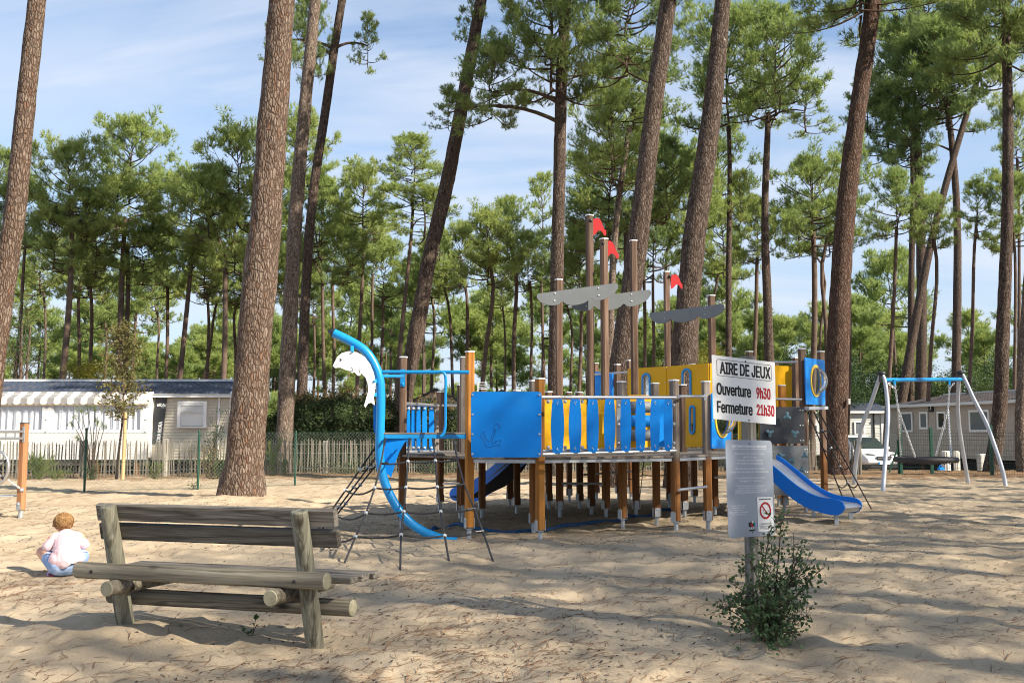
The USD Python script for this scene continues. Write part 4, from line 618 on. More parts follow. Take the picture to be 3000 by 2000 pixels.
SH.part('rail', tube([P(1741, 1097, 16.8), P(1852, 1089, 16.3)], .018, 8), M['steel'])
for a, b in ((1745, 1775), (1920, 1955)):
    SH.part('yellow_board', poly3([cB(a, 500), cB(b, 500), cB(b, 685), cB(a, 685)], 15.2, .016), M['yellow2'])
# bubble windows
def bubble(tl, tr, br, bl, cs, ct, r, label):
    q = quadmap(tl, tr, br, bl); c = np.array([cs * q.w, ct * q.h]); ring = Polygon([(c[0] + r * math.cos(a), c[1] + r * math.sin(a)) for a in np.linspace(0, 2 * np.pi, 40)[:-1]])
    p = panel('bubble_panel', q, 'blue', .015, holes=[ring.buffer(-.05)], label=label); SH.part('ring', onquad(q, ring.difference(ring.buffer(-.05)), .0165, .030), M['yellow2'], p)
    ux = norm(q(np.array([[1, 0, 0]]))[0] - q(np.array([[0, 0, 0]]))[0]); uy = norm(q(np.array([[0, 1, 0]]))[0] - q(np.array([[0, 0, 0]]))[0]); o = q(np.array([[cs, ct, .02]]))[0]; rr = r - .045; V, Fc = [], []
    m = trimesh.creation.icosphere(3, 1.0); v = np.array(m.vertices); keep = (v[m.faces][:, :, 2] > -0.02).all(1); v = v * [rr, rr, rr * .85]
    mm = trimesh.Trimesh(v, m.faces[keep], process=True); mm.remove_unreferenced_vertices(); SH.part('bubble', place((np.array(mm.vertices), np.array(mm.faces)), o, ux, uy, q.n), M['bubble'], p, smooth=True)
    SH.part('bolt_heads', bolts([q(np.array([[s, t, .016]]))[0] for s in (.04, .96) for t in (.05, .5, .95)], q.n, .012, .008), M['steel'], p, kind='stuff'); return q
bubble(P(2082, 1152, 12.85), P(2139, 1156, 13.4), P(2139, 1312, 13.4), P(2082, 1313, 12.85), .52, .56, .262, 'blue panel with a large clear bubble window low behind the signs')
bubble(P(2356, 1047, 15.35), P(2413, 1055, 16.1), P(2415, 1186, 16.1), P(2359, 1184, 15.35), .5, .52, .255, 'blue panel with a bubble window high on the stern tower')
SH.part('tower_platform', beam(P(2340, 1196, 15.5), P(2396, 1195, 16.2), .34, .05), M['alu']); SH.part('rail', tube([P(2248, 1062, 15.8), P(2336, 1060, 15.6)], .019, 10), M['steel']); SH.part('rail', tube([P(2262, 1168, 15.2), P(2349, 1170, 15.2)], .019, 10), M['steel'])
SH.part('rail', J(tube([P(1990, 1161, 12.1), P(2068, 1161, 12.68)], .019, 10), beam(P(2066, 1153, 12.62), P(2066, 1173, 12.62), .03, .02)), M['steel'])
for a, b in (((1990, 1434, 12.1), (2069, 1425, 12.68)), ((1646, 1415, 14.2), (1764, 1416, 14.0)), ((1708, 1390, 16.8), (1849, 1380, 17.5)), ((1300, 1417, 15.3), (1350, 1415, 14.2)), ((2095, 1398, 14.7), (2160, 1396, 14.9))):
    SH.part('ladder_rung', tube([P(*a), P(*b)], .018, 10), M['steel'], smooth=30)
# climbing walls and their holds
qk = quadmap(P(2225, 1190, 15.05), P(2355, 1193, 15.2), P(2357, 1298, 15.2), P(2225, 1300, 15.05)); w1 = panel('climbing_wall', qk, 'dark_board', .012, label='black upper climbing wall of the stern')
ql = quadmap(P(2255, 1306, 14.82), P(2366, 1304, 15.1), P(2369, 1462, 15.1), P(2258, 1446, 14.82)); w2 = panel('climbing_wall', ql, 'grey_board', .012, label='grey lower climbing wall beside the slide')
def hold(px, py, Z, par, s=1.0, a0=0.4):
    c = P(px, py, Z); b = [m3.Manifold.sphere(.030 * s, 14).translate((0, -.012, 0))]
    for k in range(3): a = a0 + k * 2.1; b.append(m3.Manifold.sphere(.026 * s, 14).translate((.042 * s * math.cos(a), -.008, .042 * s * math.sin(a))))
    t = b[0]
    for x in b[1:]: t = t + m3.Manifold.batch_hull([b[0].scale((.6, .6, .6)), x])
    v, f, _ = meshkit.arrays(t); SH.part('climbing_hold', J((v + c, f), sphere(c + [0, -.045 * s, 0], .010, 1)), M['hold'], par, smooth=40)
for x, y, a in ((645, 727, .5), (830, 732, .4), (772, 605, 1.5)): hold(*cC(x, y), 15.03, w1, 1.0, a)
for x, y, a in ((732, 897, .2), (807, 930, 1.2), (903, 893, 1.6), (880, 1000, 1.4)): hold(*cC(x, y), 14.86, w2, .8, a)
SH.part('bolt_heads', bolts([q_(np.array([[s, t, .016]]))[0] for q_ in (qk, ql) for s in (.96, .9) for t in (.08, .5, .92)], (0, -1, 0), .012, .008), M['steel'], w1, kind='stuff')
# slide on the right
def slide(top, bot, Zn, wv, bedo):
    tp = spline([P(x, y, Zn(x)) for x, y in top], 26); bo = spline([P(x, y, Zn(x)) for x, y in bot], 26); wv = np.asarray(wv)
    def wall(o, t):
        n = norm(wv) * t; V = np.vstack([tp + o, bo + o, tp + o + n, bo + o + n]); k = 26; f = []
        for i in range(k - 1):
            for a, b, fl in ((0, k, 0), (2 * k, 3 * k, 1)): f += [[a + i, b + i, b + i + 1][::(-1 if fl else 1)], [a + i, b + i + 1, a + i + 1][::(-1 if fl else 1)]]
            f += [[i, i + 1, 2 * k + i + 1], [i, 2 * k + i + 1, 2 * k + i], [k + i, 3 * k + i, 3 * k + i + 1], [k + i, 3 * k + i + 1, k + i + 1]]
        for i in (0, k - 1): f += [[i, 2 * k + i, 3 * k + i], [i, 3 * k + i, k + i]]
        return V, np.array(f)
    SH.part('slide_wall', wall(np.zeros(3), .025), M['blue_slide']); SH.part('slide_wall', wall(wv, .025), M['blue_slide'])
    bed = tp * (1 - bedo) + bo * bedo; n = len(bed); a = bed + norm(wv) * .0255; b = bed + wv - norm(wv) * .0005; lo = np.array([0, 0, -.012]); V = np.vstack([a, b, a + lo, b + lo]); f = []
    for i in range(n - 1): f += [[i, i + 1, n + i + 1], [i, n + i + 1, n + i], [2 * n + i, 3 * n + i + 1, 2 * n + i + 1], [2 * n + i, 3 * n + i, 3 * n + i + 1]]
    f += [[n - 1, 3 * n - 1, 4 * n - 1], [n - 1, 4 * n - 1, 2 * n - 1]]
    return tp, bo, V, np.array(f)
Zn = lambda x: float(np.interp(x, [2215, 2475], [14.3, 13.3]))
tp, bo, bv, bf = slide([cC(*p) for p in [(560, 895), (610, 925), (668, 970), (760, 1047), (850, 1120), (930, 1168), (1000, 1196), (1080, 1211), (1150, 1222), (1185, 1243), (1198, 1275)]],
      [cC(*p) for p in [(560, 1000), (610, 1040), (675, 1095), (780, 1190), (840, 1235), (900, 1270), (975, 1302), (1050, 1325), (1110, 1336), (1160, 1332), (1192, 1300)]], Zn, (.35, .35, 0), .30)
SH.part('slide_bed', (bv, bf), M['steel'], smooth=30)
lip = tp[-1] * .7 + bo[-1] * .3; SH.part('slide_lip', tube([tp[-3] * .72 + bo[-3] * .28 + np.array([.02, .02, -.06]), tp[-3] * .72 + bo[-3] * .28 + np.array([.35, .35, -.06])], .06, 14), M['steel'], smooth=30)
for x, y in ((2449, 1500), (2460, 1500)): pass
for b, t in ((G(2451, 1537), P(2449, 1508, 13.4)), (G(2493, 1521), P(2490, 1495, 14.0))): SH.part('slide_leg', beam(b - [0, 0, .15], np.array([b[0], b[1], t[2] + .02]), .06, .03), M['galv'])
SH.part('slide_leg', tube([G(2361, 1500) * [1, 1, 0] + [-.15, -.9, -.2], G(2361, 1500) * [1, 1, 0] + [-.15, -.9, .22]], .028, 10), M['galv'])
# slide at the back, seen from below
Zb = lambda x: float(np.interp(x, [1316, 1560], [17.2, 15.6]))
tp2, bo2, bv2, bf2 = slide([(1316, 1446), (1322, 1432), (1345, 1426), (1380, 1410), (1420, 1382), (1460, 1350), (1510, 1318)], [(1318, 1456), (1326, 1464), (1350, 1466), (1390, 1448), (1425, 1420), (1470, 1380), (1515, 1345)], Zb, (.2, -.42, 0), .6)
SH.part('slide_bed', (bv2, bf2), M['rubber']); SH.part('slide_underside', poly3([(1354, 1467), (1420, 1452), (1480, 1424), (1530, 1380), (1548, 1352), (1500, 1352), (1462, 1388), (1420, 1422), (1385, 1450)], 15.75, .03), M['rubber'])
# yards shaped like furled sails, and flags
def sail(pts, Z0, Z1, bolts_at):
    W = np.array([P(x, y, np.interp(x, [pts[0][0], max(p[0] for p in pts)], [Z0, Z1])) for x, y in pts]); a, b = W[:, 0].min(), W[:, 0].max(); ux = norm([b - a, (Z1 - Z0), 0]); o = np.array([a, Z0, 0]); s = (W - o) @ ux
    m = extrude(Polygon(np.c_[s, W[:, 2]]).buffer(.02).buffer(-.02), .02); n = np.array([ux[1], -ux[0], 0]); p = SH.part('furled_sail', place(m, o, ux, (0, 0, 1), n), M['grey_board'])
    SH.part('bolt_heads', bolts([o + ux * ((P(x, y, Z0) - o) @ ux if Z0 == Z1 else (np.interp(x, [pts[0][0], max(q[0] for q in pts)], [0, np.hypot(b - a, Z1 - Z0)]))) + n * .02 + [0, 0, P(x, y, np.interp(x, [pts[0][0], max(q[0] for q in pts)], [Z0, Z1]))[2]] for x, y in bolts_at], n, .012, .008), M['steel'], p, kind='stuff')
def lobe(x0, y0, x1, y1, d, n=9): return [(x0 + (x1 - x0) * t, y0 + (y1 - y0) * t + d * (1 - (2 * t - 1) ** 2) ** .6) for t in np.linspace(0, 1, n)]
def scallop(tl, tr, j1, j2, l0, l1, d):                            # top corners, two joints, end heights
    pts = [(tl[0], tl[1] + 12), (tl[0] + 6, tl[1] + 3), (tl[0] + 16, tl[1])] + [(tr[0] - 18, tr[1]), (tr[0] - 5, tr[1] + 6), (tr[0], tr[1] + 20)]
    return [cS(*p) for p in pts + lobe(tr[0], tr[1] + 36, j2[0] + 2, j2[1], d[2])[0:] + lobe(j2[0] - 2, j2[1], j1[0] + 2, j1[1], d[1]) + lobe(j1[0] - 2, j1[1], tl[0], tl[1] + 32, d[0])]
sail(scallop((190, 680), (812, 600), (385, 738), (600, 712), 0, 0, (44, 42, 48)), 14.0, 14.0, [cS(*p) for p in ((327, 681), (325, 736), (661, 641), (662, 696))])
sail(scallop((435, 725), (1063, 651), (628, 777), (855, 757), 0, 0, (46, 40, 46)), 14.52, 14.52, [cS(*p) for p in ((913, 688), (914, 740), (569, 776))])
sail(scallop((1060, 826), (1633, 758), (1226, 873), (1438, 851), 0, 0, (42, 36, 42)), 16.25, 14.9, [cS(*p) for p in ((1184, 823), (1182, 868), (1494, 789), (1495, 836))])
fl = [(0, 0), (18, -12), (42, -17), (62, -8), (75, 12), (85, 40), (97, 68), (113, 82), (106, 88), (112, 98), (105, 120), (92, 112), (82, 92), (68, 80), (52, 78), (38, 92), (26, 108), (0, 122)]
for fx, fy, m_, s in ((611, 118, mB, 1.0), (704, 292, mC, 1.03), (1216, 545, mE, .82)):
    f_ = SH.part('flag', poly3([cS(fx + a * s, fy + b * s) for a, b in fl], m_[1] - .01, .016), M['red']); SH.part('knob', sphere(P(*cS(fx - 9 * s, fy + 3), m_[1] - .045), .028, 2), M['black'], f_, smooth=True)
# blue far railing at the left
for x, a in ((1188, .5), (1197, .7), (1211, .9), (1226, 1), (1244, 1.1), (1264, 1.2)):
    Z = np.interp(x, [1188, 1270], [13.6, 15.1]); sl = SH.part('slat', poly3([(x - 5 * a, 1189), (x + 5 * a, 1190), (x + 6.5 * a, 1250), (x + 5 * a, 1318), (x - 5 * a, 1318), (x - 6.5 * a, 1250)], Z, .016), M['blue']); SH.part('bolt_heads', J(sphere(P(x, 1196, Z - .01), .02), sphere(P(x, 1311, Z - .01), .02)), M['node'], sl, kind='stuff')
SH.part('rail', tube(spline([P(1180, 1182, 13.3), P(1230, 1184, 14.3), P(1284, 1188, 15.2)], 8), .022, 10), M['steel'], smooth=30); SH.part('rail', tube([P(1184, 1324, 13.4), P(1284, 1321, 15.2)], .022, 10), M['galv'], smooth=30); SH.part('rail', tube([P(1297, 1187, 15.3), P(1350, 1187, 14.4)], .019, 10), M['steel'], smooth=30)
SH.part('post_strip', J(beam(P(1279, 1188, 15.2), P(1280, 1318, 15.2), .06, .02), *[sphere(P(1281, y, 15.15), .026) for y in (1205, 1252, 1299)]), M['deck']); SH.part('knob', J(*[sphere(P(1368, y, 12.3), .03) for y in (1073, 1110)]), M['black'])
# rope nets
def net(ropes, rows, r=.0102, sag=.05, clampends=True):
    lines = []
    for rp in ropes: lines.append(np.array(rp)); SH.part('net_rope', tube(rp, r * 1.05, 7), M['rope'], smooth=30)
    nodes = []
    for row in rows:
        for a, b in zip(row[:-1], row[1:]):
            a, b = np.asarray(a), np.asarray(b); m = (a + b) / 2 - [0, 0, sag * np.linalg.norm(b - a)]; SH.part('net_rope', tube(spline([a, m, b], 9), r, 7), M['rope'], smooth=30)
        nodes += [(p, k) for k, p in enumerate(row)]
    return nodes
def along(top, bot, px, py):                                       # the point of the straight line top-bot seen nearest the pixel's row
    t = np.linspace(0, 1, 200); L = top + (bot - top) * t[:, None]; c = L - [0, 0, EYE]; up = (c[:, 2] * CP - c[:, 1] * SP) / (c[:, 1] * CP + c[:, 2] * SP); i = np.argmin(np.abs(1000 - up * F - py)); return P(px, py, L[i][1])
tops = [np.array([*P(c2(x, 740)[0], 1263, Z)[:2], 1.17]) for x, Z in ((352, 11.57), (490, 11.53), (625, 11.48), (740, 11.44))]; bots = [G(*c2(x, y)) - [0, 0, .05] for x, y in ((95, 1485), (436, 1492), (725, 1470), (978, 1452))]
mids = [[(325, 897), (290, 1036), (240, 1180), (180, 1315)], [(480, 885), (469, 1033), (456, 1172), (441, 1305)], [(638, 881), (648, 1031), (668, 1172), (691, 1310)], [(765, 877), (803, 1016), (861, 1155), (910, 1283)]]
nd = [[along(t, b, *c2(*p)) for p in m] for t, b, m in zip(tops, bots, mids)]
lt = [bow0 * (1 - a) + p16 * a for a in (.12, .5, .85)]; lt = [np.array([p[0] - .03, p[1], 1.17]) for p in lt]; lb = [G(905, 1580) - [0, 0, .04], G(930, 1560) - [0, 0, .04], G(950, 1545) - [0, 0, .04]]
ln = [[t + (b - t) * k for k in (.30, .50, .70, .86)] for t, b in zip(lt, lb)]
net([[t] + n + [b] for t, n, b in zip(tops, nd, bots)] + [[t] + n + [b] for t, n, b in zip(lt, ln, lb)], [[nd[k][r] for k in range(4)] for r in range(4)] + [[ln[k][r] for k in range(3)] for r in (0, 1, 2)] + [[ln[0][r], nd[0][r]] for r in (1, 2, 3)])
for k in range(1, 3):
    for r in range(4): SH.part('net_node', sphere(nd[k][r], .021, 2), M['node'], smooth=True)
for r in (1, 2, 3): SH.part('net_node', sphere(nd[0][r], .021, 2), M['node'], smooth=True)
for k in range(3):
    for r in (0, 1, 2): SH.part('net_node', J(disc(ln[k][r] - [.02, 0, 0], (1, 0, .1), .022, .02), disc(ln[k][r] + [.004, 0, 0], (1, 0, .1), .02, .02)), M['node'])
def clamp(a, b): d = norm(b - a); SH.part('rope_clamp', J(tube([a - d * .01, a + d * .085], .0125, 8), bolts([a + d * s - [0, .011, 0] for s in (.012, .045, .075)], (0, -1, 0), .006, .004)), M['black'])
for r in range(4): clamp(nd[3][r], nd[2][r])
clamp(nd[0][0], nd[1][0])
for t, n in list(zip(tops, nd)) + list(zip(lt, ln)): d = norm(n[0] - t); SH.part('rope_end', J(tube([t + [0, -.03, .0], t + d * .03 + [0, -.03, 0]], .009, 8), tube([t + d * .03 + [0, -.02, 0], t + d * .15], .015, 8)), M['black'], smooth=30)
st = [P(*cC(930, 572), 15.6), P(*cC(972, 572), 15.75), P(*cC(1010, 572), 15.95)]; sb = [G(*cC(1225, 1290)) - [0, 0, .03], G(*cC(1312, 1275)) - [0, 0, .03], G(*cC(1410, 1299)) - [0, 0, .03]]
sn = [[st[k] + (sb[k] - st[k]) * t for t in (.18, .36, .55, .72)] for k in range(3)]
net([[t] + n + [b] for t, n, b in zip(st, sn, sb)], [[sn[k][r] for k in range(3)] for r in range(4)], sag=.16)
for r in range(4): SH.part('net_node', sphere(sn[1][r], .022, 2), M['node'], smooth=True)
far_t = [P(*cB(x, 850), 17.4) for x in (960, 1128)]; far_b = [G(*cB(925, 1160)), G(*cB(1178, 1160))]; fn_ = [t + (b - t) * .36 for t, b in zip(far_t, far_b)]; net([[far_t[0], fn_[0], far_b[0]], [far_t[1], fn_[1], far_b[1]]], [[fn_[0], fn_[1]], [fn_[0], P(*cB(820, 1000), 17.2)]], r=.008)
# blue corrugated hose on the sand
hp = [(330, 912), (345, 880), (375, 858), (440, 843), (540, 845), (620, 855), (720, 873), (850, 885), (970, 890), (1100, 884), (1190, 880), (1310, 886), (1450, 871), (1600, 846), (1750, 823), (1900, 806), (2000, 797), (2060, 768), (2110, 768), (2150, 763), (2230, 747), (2310, 714), (2400, 712), (2440, 730)]
hw = [G(*cA(*p), z=.03) for p in hp]; hw = [np.array([w[0], w[1], float(gz(w[0], w[1])) + .018]) for w in hw]; hc = spline(hw, 760)
single('corrugated_hose', tube(hc, np.where(np.arange(760) % 2, .0225, .0185), 10), M['hose'], 'blue corrugated hose lying across the sand under the play ship', 'hose')
# ---------------------------------------------------------------- bench
ba, LB, BR = np.array([-2.422, 6.394]), 1.32, -0.302
BN = Thing('park_bench', 'weathered wooden log bench seen from behind on the sand', 'bench', (ba[0], ba[1], 0.015), BR)
def logm(p0, p1, r, seed, seg=22, n=26):
    pts = np.linspace(np.array(p0, float), np.array(p1, float), n); v, f = tube(pts, r, seg, False); c = np.repeat(pts, seg, 0); k = meshkit.fbm(v * 5 + seed, 3, seed); v = c + (v - c) * (1 + .10 * (k - .5))[:, None]
    a = np.arange(seg); ends = []
    for e, o in ((0, 0), (n - 1, (n - 1) * seg)):
        d = (pts[-1] - pts[0]) / np.linalg.norm(pts[-1] - pts[0]) * (1 if e else -1); ring = v[o:o + seg]; cc = pts[e]; inner = cc + (ring - cc) * .9 + d * .006; m = np.vstack([ring, inner, cc[None] + d * .006]); b = (a + 1) % seg
        ff = np.vstack([np.c_[a, b, seg + b], np.c_[a, seg + b, seg + a], np.c_[seg + a, seg + b, np.full(seg, 2 * seg)]]); ends.append((m, ff if e else ff[:, ::-1]))
    return (v, f), ends
def blog(name, p0, p1, r, seed, mt, ends=True):
    m, e = logm(p0, p1, r, seed); p = BN.part(name, m, M[mt], smooth=True, local=True)
    if ends:
        for q in e: BN.part('log_end', q, M['log_end'], p, local=True)
    return p
for k, x in enumerate((0.0, LB)):
    a, t = np.array([x, .065, -.25]), np.array([x, -.214, .775]); m, e = logm(a, t, np.linspace(.056, .050, 26), 3 + k); p = BN.part('post', m, M['leg'], smooth=True, local=True); BN.part('log_end', e[1], M['leg'], p, local=True)
up = norm([0, -.2, .79])
for z, x0, x1 in ((.736, -.137, 1.518), (.616, -.134, 1.522)):
    y = -.219 * z / .79 + .050 + .022; BN.part('back_plank', beam([x0, y, z], [x1, y, z], .045, .104, .007, up=up), M['bench'], local=True)
lg = blog('seat_log', (-.237, -.172, .378), (1.482, -.172, .382), .050, 11, 'log')
for x, y in ((-.10, -.214), (LB - .02, -.214)): BN.part('bolt_hole', J(tube([(x, y - .011, .378), (x, y - .002, .378)], .011, 10), sphere((x, y - .012, .376), .006)), M['rubber'], lg, local=True)
for k, x in enumerate((.075, 1.19)): blog('cross_log', (x, -.29, .292), (x, .42, .282), .046, 20 + k, 'log')
blog('low_log', (-.187, .075, .188), (1.525, .075, .194), .050, 31, 'log')
for k, (y, x1) in enumerate(((.04, 1.555), (.15, 1.575), (.26, 1.595))): BN.part('seat_plank', beam([-.13 - .005 * k, y, .361], [x1, y, .363], .098, .038, .006), M['bench'], local=True)
# sprout under the bench
sp = G(578 / .784, 1468 / .784); rg = np.random.default_rng(4); TS = Thing('leafy_sprout', 'small green sprout growing out of the sand by the bench', 'plant', sp)
sb_ = [np.array([0, 0, -.03])]; tips = [(-.055, 0, .05), (.02, .02, .13), (.03, -.01, .09), (-.01, .01, .06)]
TS.part('stem', J([tube(spline([[0, 0, -.03], np.array(t) * .5 + [0, 0, .01], t], 6), .0022, 5) for t in tips]), M['twig'], local=True)
for k in range(16):
    t = np.array(tips[k % 4]) * rg.uniform(.45, 1.0); TS.part('leaf', quads(t[None], rg.normal(0, 1, (1, 3)) + [0, -.3, .3], rg.normal(0, 1, (1, 3)), .036 * rg.uniform(.7, 1.2), .024), M['shrub'], local=True)
# ---------------------------------------------------------------- sign post with two boards
sg = G(2207, 1836); SG = Thing('sign_post', 'grey wooden sign post with two playground notice boards', 'sign', (sg[0], sg[1], 0))
zt = Zh(1043, sg[1], 2182)
SG.part('post', place(extrude(octo(.082, .25), zt + .3), (sg[0], sg[1], -.3), (.9, .43, 0), (-.43, .9, 0)), M['sign_post'])
qs = quadmap(P(2085.5, 1039, 6.20), P(2270, 1061, 6.37), P(2273.5, 1243.5, 6.37), P(2090.5, 1226.5, 6.20)); bd = SG.part('opening_hours_board', onquad(qs, rrect(0, 0, qs.w, qs.h, .004), -.004, 0), M['white'], label='white board reading AIRE DE JEUX with opening hours')
W_, H_ = qs.w, qs.h
fr = rrect(.07 * W_, .685 * H_, .94 * W_, .945 * H_, .012); SG.part('frame_line', onquad(qs, fr.difference(fr.buffer(-.0028)), .0005, .0012), M['ink'], bd)
bold2 = lambda t, x, y, h, w: J([textq(qs, t, x + d * .0017, y, h, bold=True, width=w, n=.0008 + .0002 * k) for k, d in enumerate((-1, 0, 1))])
SG.part('lettering', bold2('AIRE DE JEUX', .12 * W_, .725 * H_, .18 * H_, .80 * W_), M['ink'], bd)
SG.part('lettering', bold2('Ouverture', .06 * W_, .395 * H_, .172 * H_, .54 * W_), M['ink'], bd); SG.part('lettering', bold2('Fermeture', .06 * W_, .115 * H_, .17 * H_, .56 * W_), M['ink'], bd)
SG.part('lettering', bold2('9h30', .69 * W_, .395 * H_, .165 * H_, .225 * W_), M['red_ink'], bd); SG.part('lettering', bold2('21h30', .69 * W_, .13 * H_, .165 * H_, .285 * W_), M['red_ink'], bd)
SG.part('screw', bolts([qs(np.array([[s, t, 0]]))[0] for s, t in ((.525, .955), (.56, .03))], qs.n, .006, .004), M['dark_wire'], bd, kind='stuff')
qi = quadmap(P(2125, 1287, 6.17), P(2261, 1290, 6.42), P(2272, 1566, 6.42), P(2136, 1576, 6.17)); M['info'] = plain('info_plate', (0.36, 0.40, 0.47), 0.45, 0.25, var=.05)
ib = SG.part('information_board', onquad(qi, rrect(0, 0, qi.w, qi.h, .028), -.004, 0), M['info'], label='grey board of information for users with a no smoking sticker'); W_, H_ = qi.w, qi.h
rows = [('INFORMATIONS AUX USAGERS', .078, .0235, .50, .73), ('Aire de jeux réservée aux enfants', .152, .019, .50, .62), ('de 2 à 12 ans', .186, .019, .5, .28), ('et placée sous la surveillance', .219, .019, .5, .54), ('des adultes accompagnateurs', .252, .019, .5, .56), ('Attention aux risques de brûlures', .307, .019, .5, .62),
        ("en cas de forte chaleur et d'ensoleillement.", .340, .019, .5, .81), ("N° de téléphone en cas d'accident :", .402, .019, .5, .66), ('Pompiers 18 - Samu 15', .434, .019, .5, .46), ('LA DIRECTION DECLINE TOUTE RESPONSABILITE', .484, .014, .5, .61), ("EN CAS D'ACCIDENT OU DE NON RESPECT", .506, .014, .5, .52),
        ('DES REGLES CI-DESSUS ET INVITE LES PARTICIPANTS', .530, .014, .5, .68), ('A RESPECTER LE MATERIEL ET LA PROPRETE DU LIEU', .552, .014, .5, .68), ('Gestion et Maintenance', .682, .0125, .225, .30), ('Les Dunes de Contis', .705, .0125, .225, .25), ('Route de Contis', .727, .0125, .225, .19), ('40170 SAINT JULIEN EN BORN', .750, .0125, .225, .38), ('Tel - 05 58 58 58 82', .772, .0125, .225, .28)]
SG.part('lettering', J([textq(qi, t, s * W_, (1 - y) * H_, h * H_, width=w * W_, n=.0006, centre=True, bold=(k == 0)) for k, (t, y, h, s, w) in enumerate(rows)] + [onquad(qi, sbox(.135 * W_, .906 * H_, .865 * W_, .910 * H_), .0006, .001)]), M['white_ink'], ib, kind='stuff')
st_ = sbox(.62 * W_, .045 * H_, .965 * W_, .405 * H_); stk = SG.part('no_smoking_sticker', onquad(qi, st_.buffer(-.006).buffer(.006), .0006, .0014), M['white'], ib) if False else None
ax = np.array([.79 * W_, .262 * H_]); rr = .125 * W_
SG.part('no_smoking_sticker', onquad(qi, st_.buffer(-.006).buffer(.006), .0006, .0014), M['white'], ib)
SG.part('sticker_edge', onquad(qi, st_.buffer(-.006).buffer(.006).buffer(.0012).difference(st_.buffer(-.006).buffer(.006)), .0004, .0012), M['ink'], ib)
circ = lambda r: Polygon([(ax[0] + r * math.cos(a), ax[1] + r * math.sin(a)) for a in np.linspace(0, 2 * np.pi, 40)[:-1]])
from shapely.geometry import LineString
bar = LineString([ax + rr * .85 * np.array([-.707, .707]), ax + rr * .85 * np.array([.707, -.707])]).buffer(.0042)
SG.part('prohibition_ring', onquad(qi, circ(rr).difference(circ(rr * .76)).union(bar.intersection(circ(rr * .8))), .0028, .0034), M['red_ink'], ib)
cg = affinity.rotate(sbox(ax[0] - .02, ax[1] - .016, ax[0] + .028, ax[1] - .007), 22, origin=tuple(ax)); smoke = LineString([(ax[0] - .018, ax[1] - .008), (ax[0] - .022, ax[1] + .002), (ax[0] - .008, ax[1] + .008), (ax[0] - .016, ax[1] + .020)]).buffer(.0016)
SG.part('cigarette', J(onquad(qi, cg.difference(cg.buffer(-.0012)), .0018, .0024), onquad(qi, smoke, .0018, .0024)), M['ink'], ib)
SG.part('sticker_lettering', J([textq(qi, 'INTERDICTION DE FUMER', .79 * W_, .375 * H_, .0115 * H_, width=.26 * W_, n=.002, centre=True, bold=True)] + [onquad(qi, sbox((.79 - w) * W_, y * H_, (.79 + w) * W_, (y + .004) * H_), .0018, .0022) for w, y in ((.14, .125), (.10, .115), (.14, .10), (.13, .09), (.14, .075), (.06, .062))]), M['ink'], ib, kind='stuff')
lo = affinity.rotate(sbox(.425 * W_, .058 * H_, .555 * W_, .150 * H_), -8 + 12); SG.part('logo', onquad(qi, lo, .0006, .0014), M['ink'], ib); SG.part('logo_lettering', textq(qi, 'KASO', .49 * W_, .075 * H_, .026 * H_, width=.12 * W_, n=.002, centre=True, bold=True, rot=.07), M['white_ink'], ib)
for k, (s, t, c) in enumerate(((.485, .128, (.6, .02, .05)), (.525, .142, (.05, .35, .12)), (.545, .120, (.02, .25, .55)), (.505, .150, (.8, .8, .78)), (.49, .108, (.62, .03, .05)))):
    M['dot%d' % k] = plain('logo_dot_%d' % k, c, .5); o = np.array([s * W_, t * H_]); SG.part('logo_dot', onquad(qi, Polygon([(o[0] + .0072 * math.cos(a), o[1] + .0072 * math.sin(a)) for a in np.linspace(0, 6.28, 13)[:-1]]), .0022 + .0002 * k, .0028 + .0002 * k), M['dot%d' % k], ib)
SG.part('screw', bolts([qi(np.array([[.5, t, 0]]))[0] for t in (.96, .045)], qi.n, .005, .003), M['dark_wire'], ib, kind='stuff')
# evergreen shrub growing round the foot of the post
rg = np.random.default_rng(12); sh0 = G(2255, 1862); SHB = Thing('evergreen_shrub', 'dark green evergreen shrub climbing around the foot of the sign post', 'shrub', (sh0[0], sh0[1], 0)); br_, lf_ = [], []
tips = [(2290, 1500, 6.05), (2262, 1535, 6.1), (2325, 1560, 6.0), (2398, 1672, 6.1), (2412, 1662, 6.1), (2375, 1800, 5.9), (2112, 1775, 6.1), (2098, 1778, 6.2), (2185, 1625, 6.1), (2338, 1610, 6.2), (2205, 1700, 5.95), (2150, 1860, 5.9), (2335, 1868, 5.8), (2280, 1900, 5.7), (2228, 1600, 6.2), (2362, 1720, 6.0), (2135, 1705, 6.15), (2250, 1740, 5.85), (2300, 1760, 5.8), (2205, 1840, 5.8), (2170, 1800, 5.9), (2345, 1650, 6.3), (2270, 1660, 5.9), (2320, 1820, 5.9), (2235, 1880, 5.75), (2160, 1740, 6.3), (2385, 1640, 6.2), (2300, 1700, 6.3), (2195, 1780, 6.3), (2180, 1560 + 110, 6.25)]
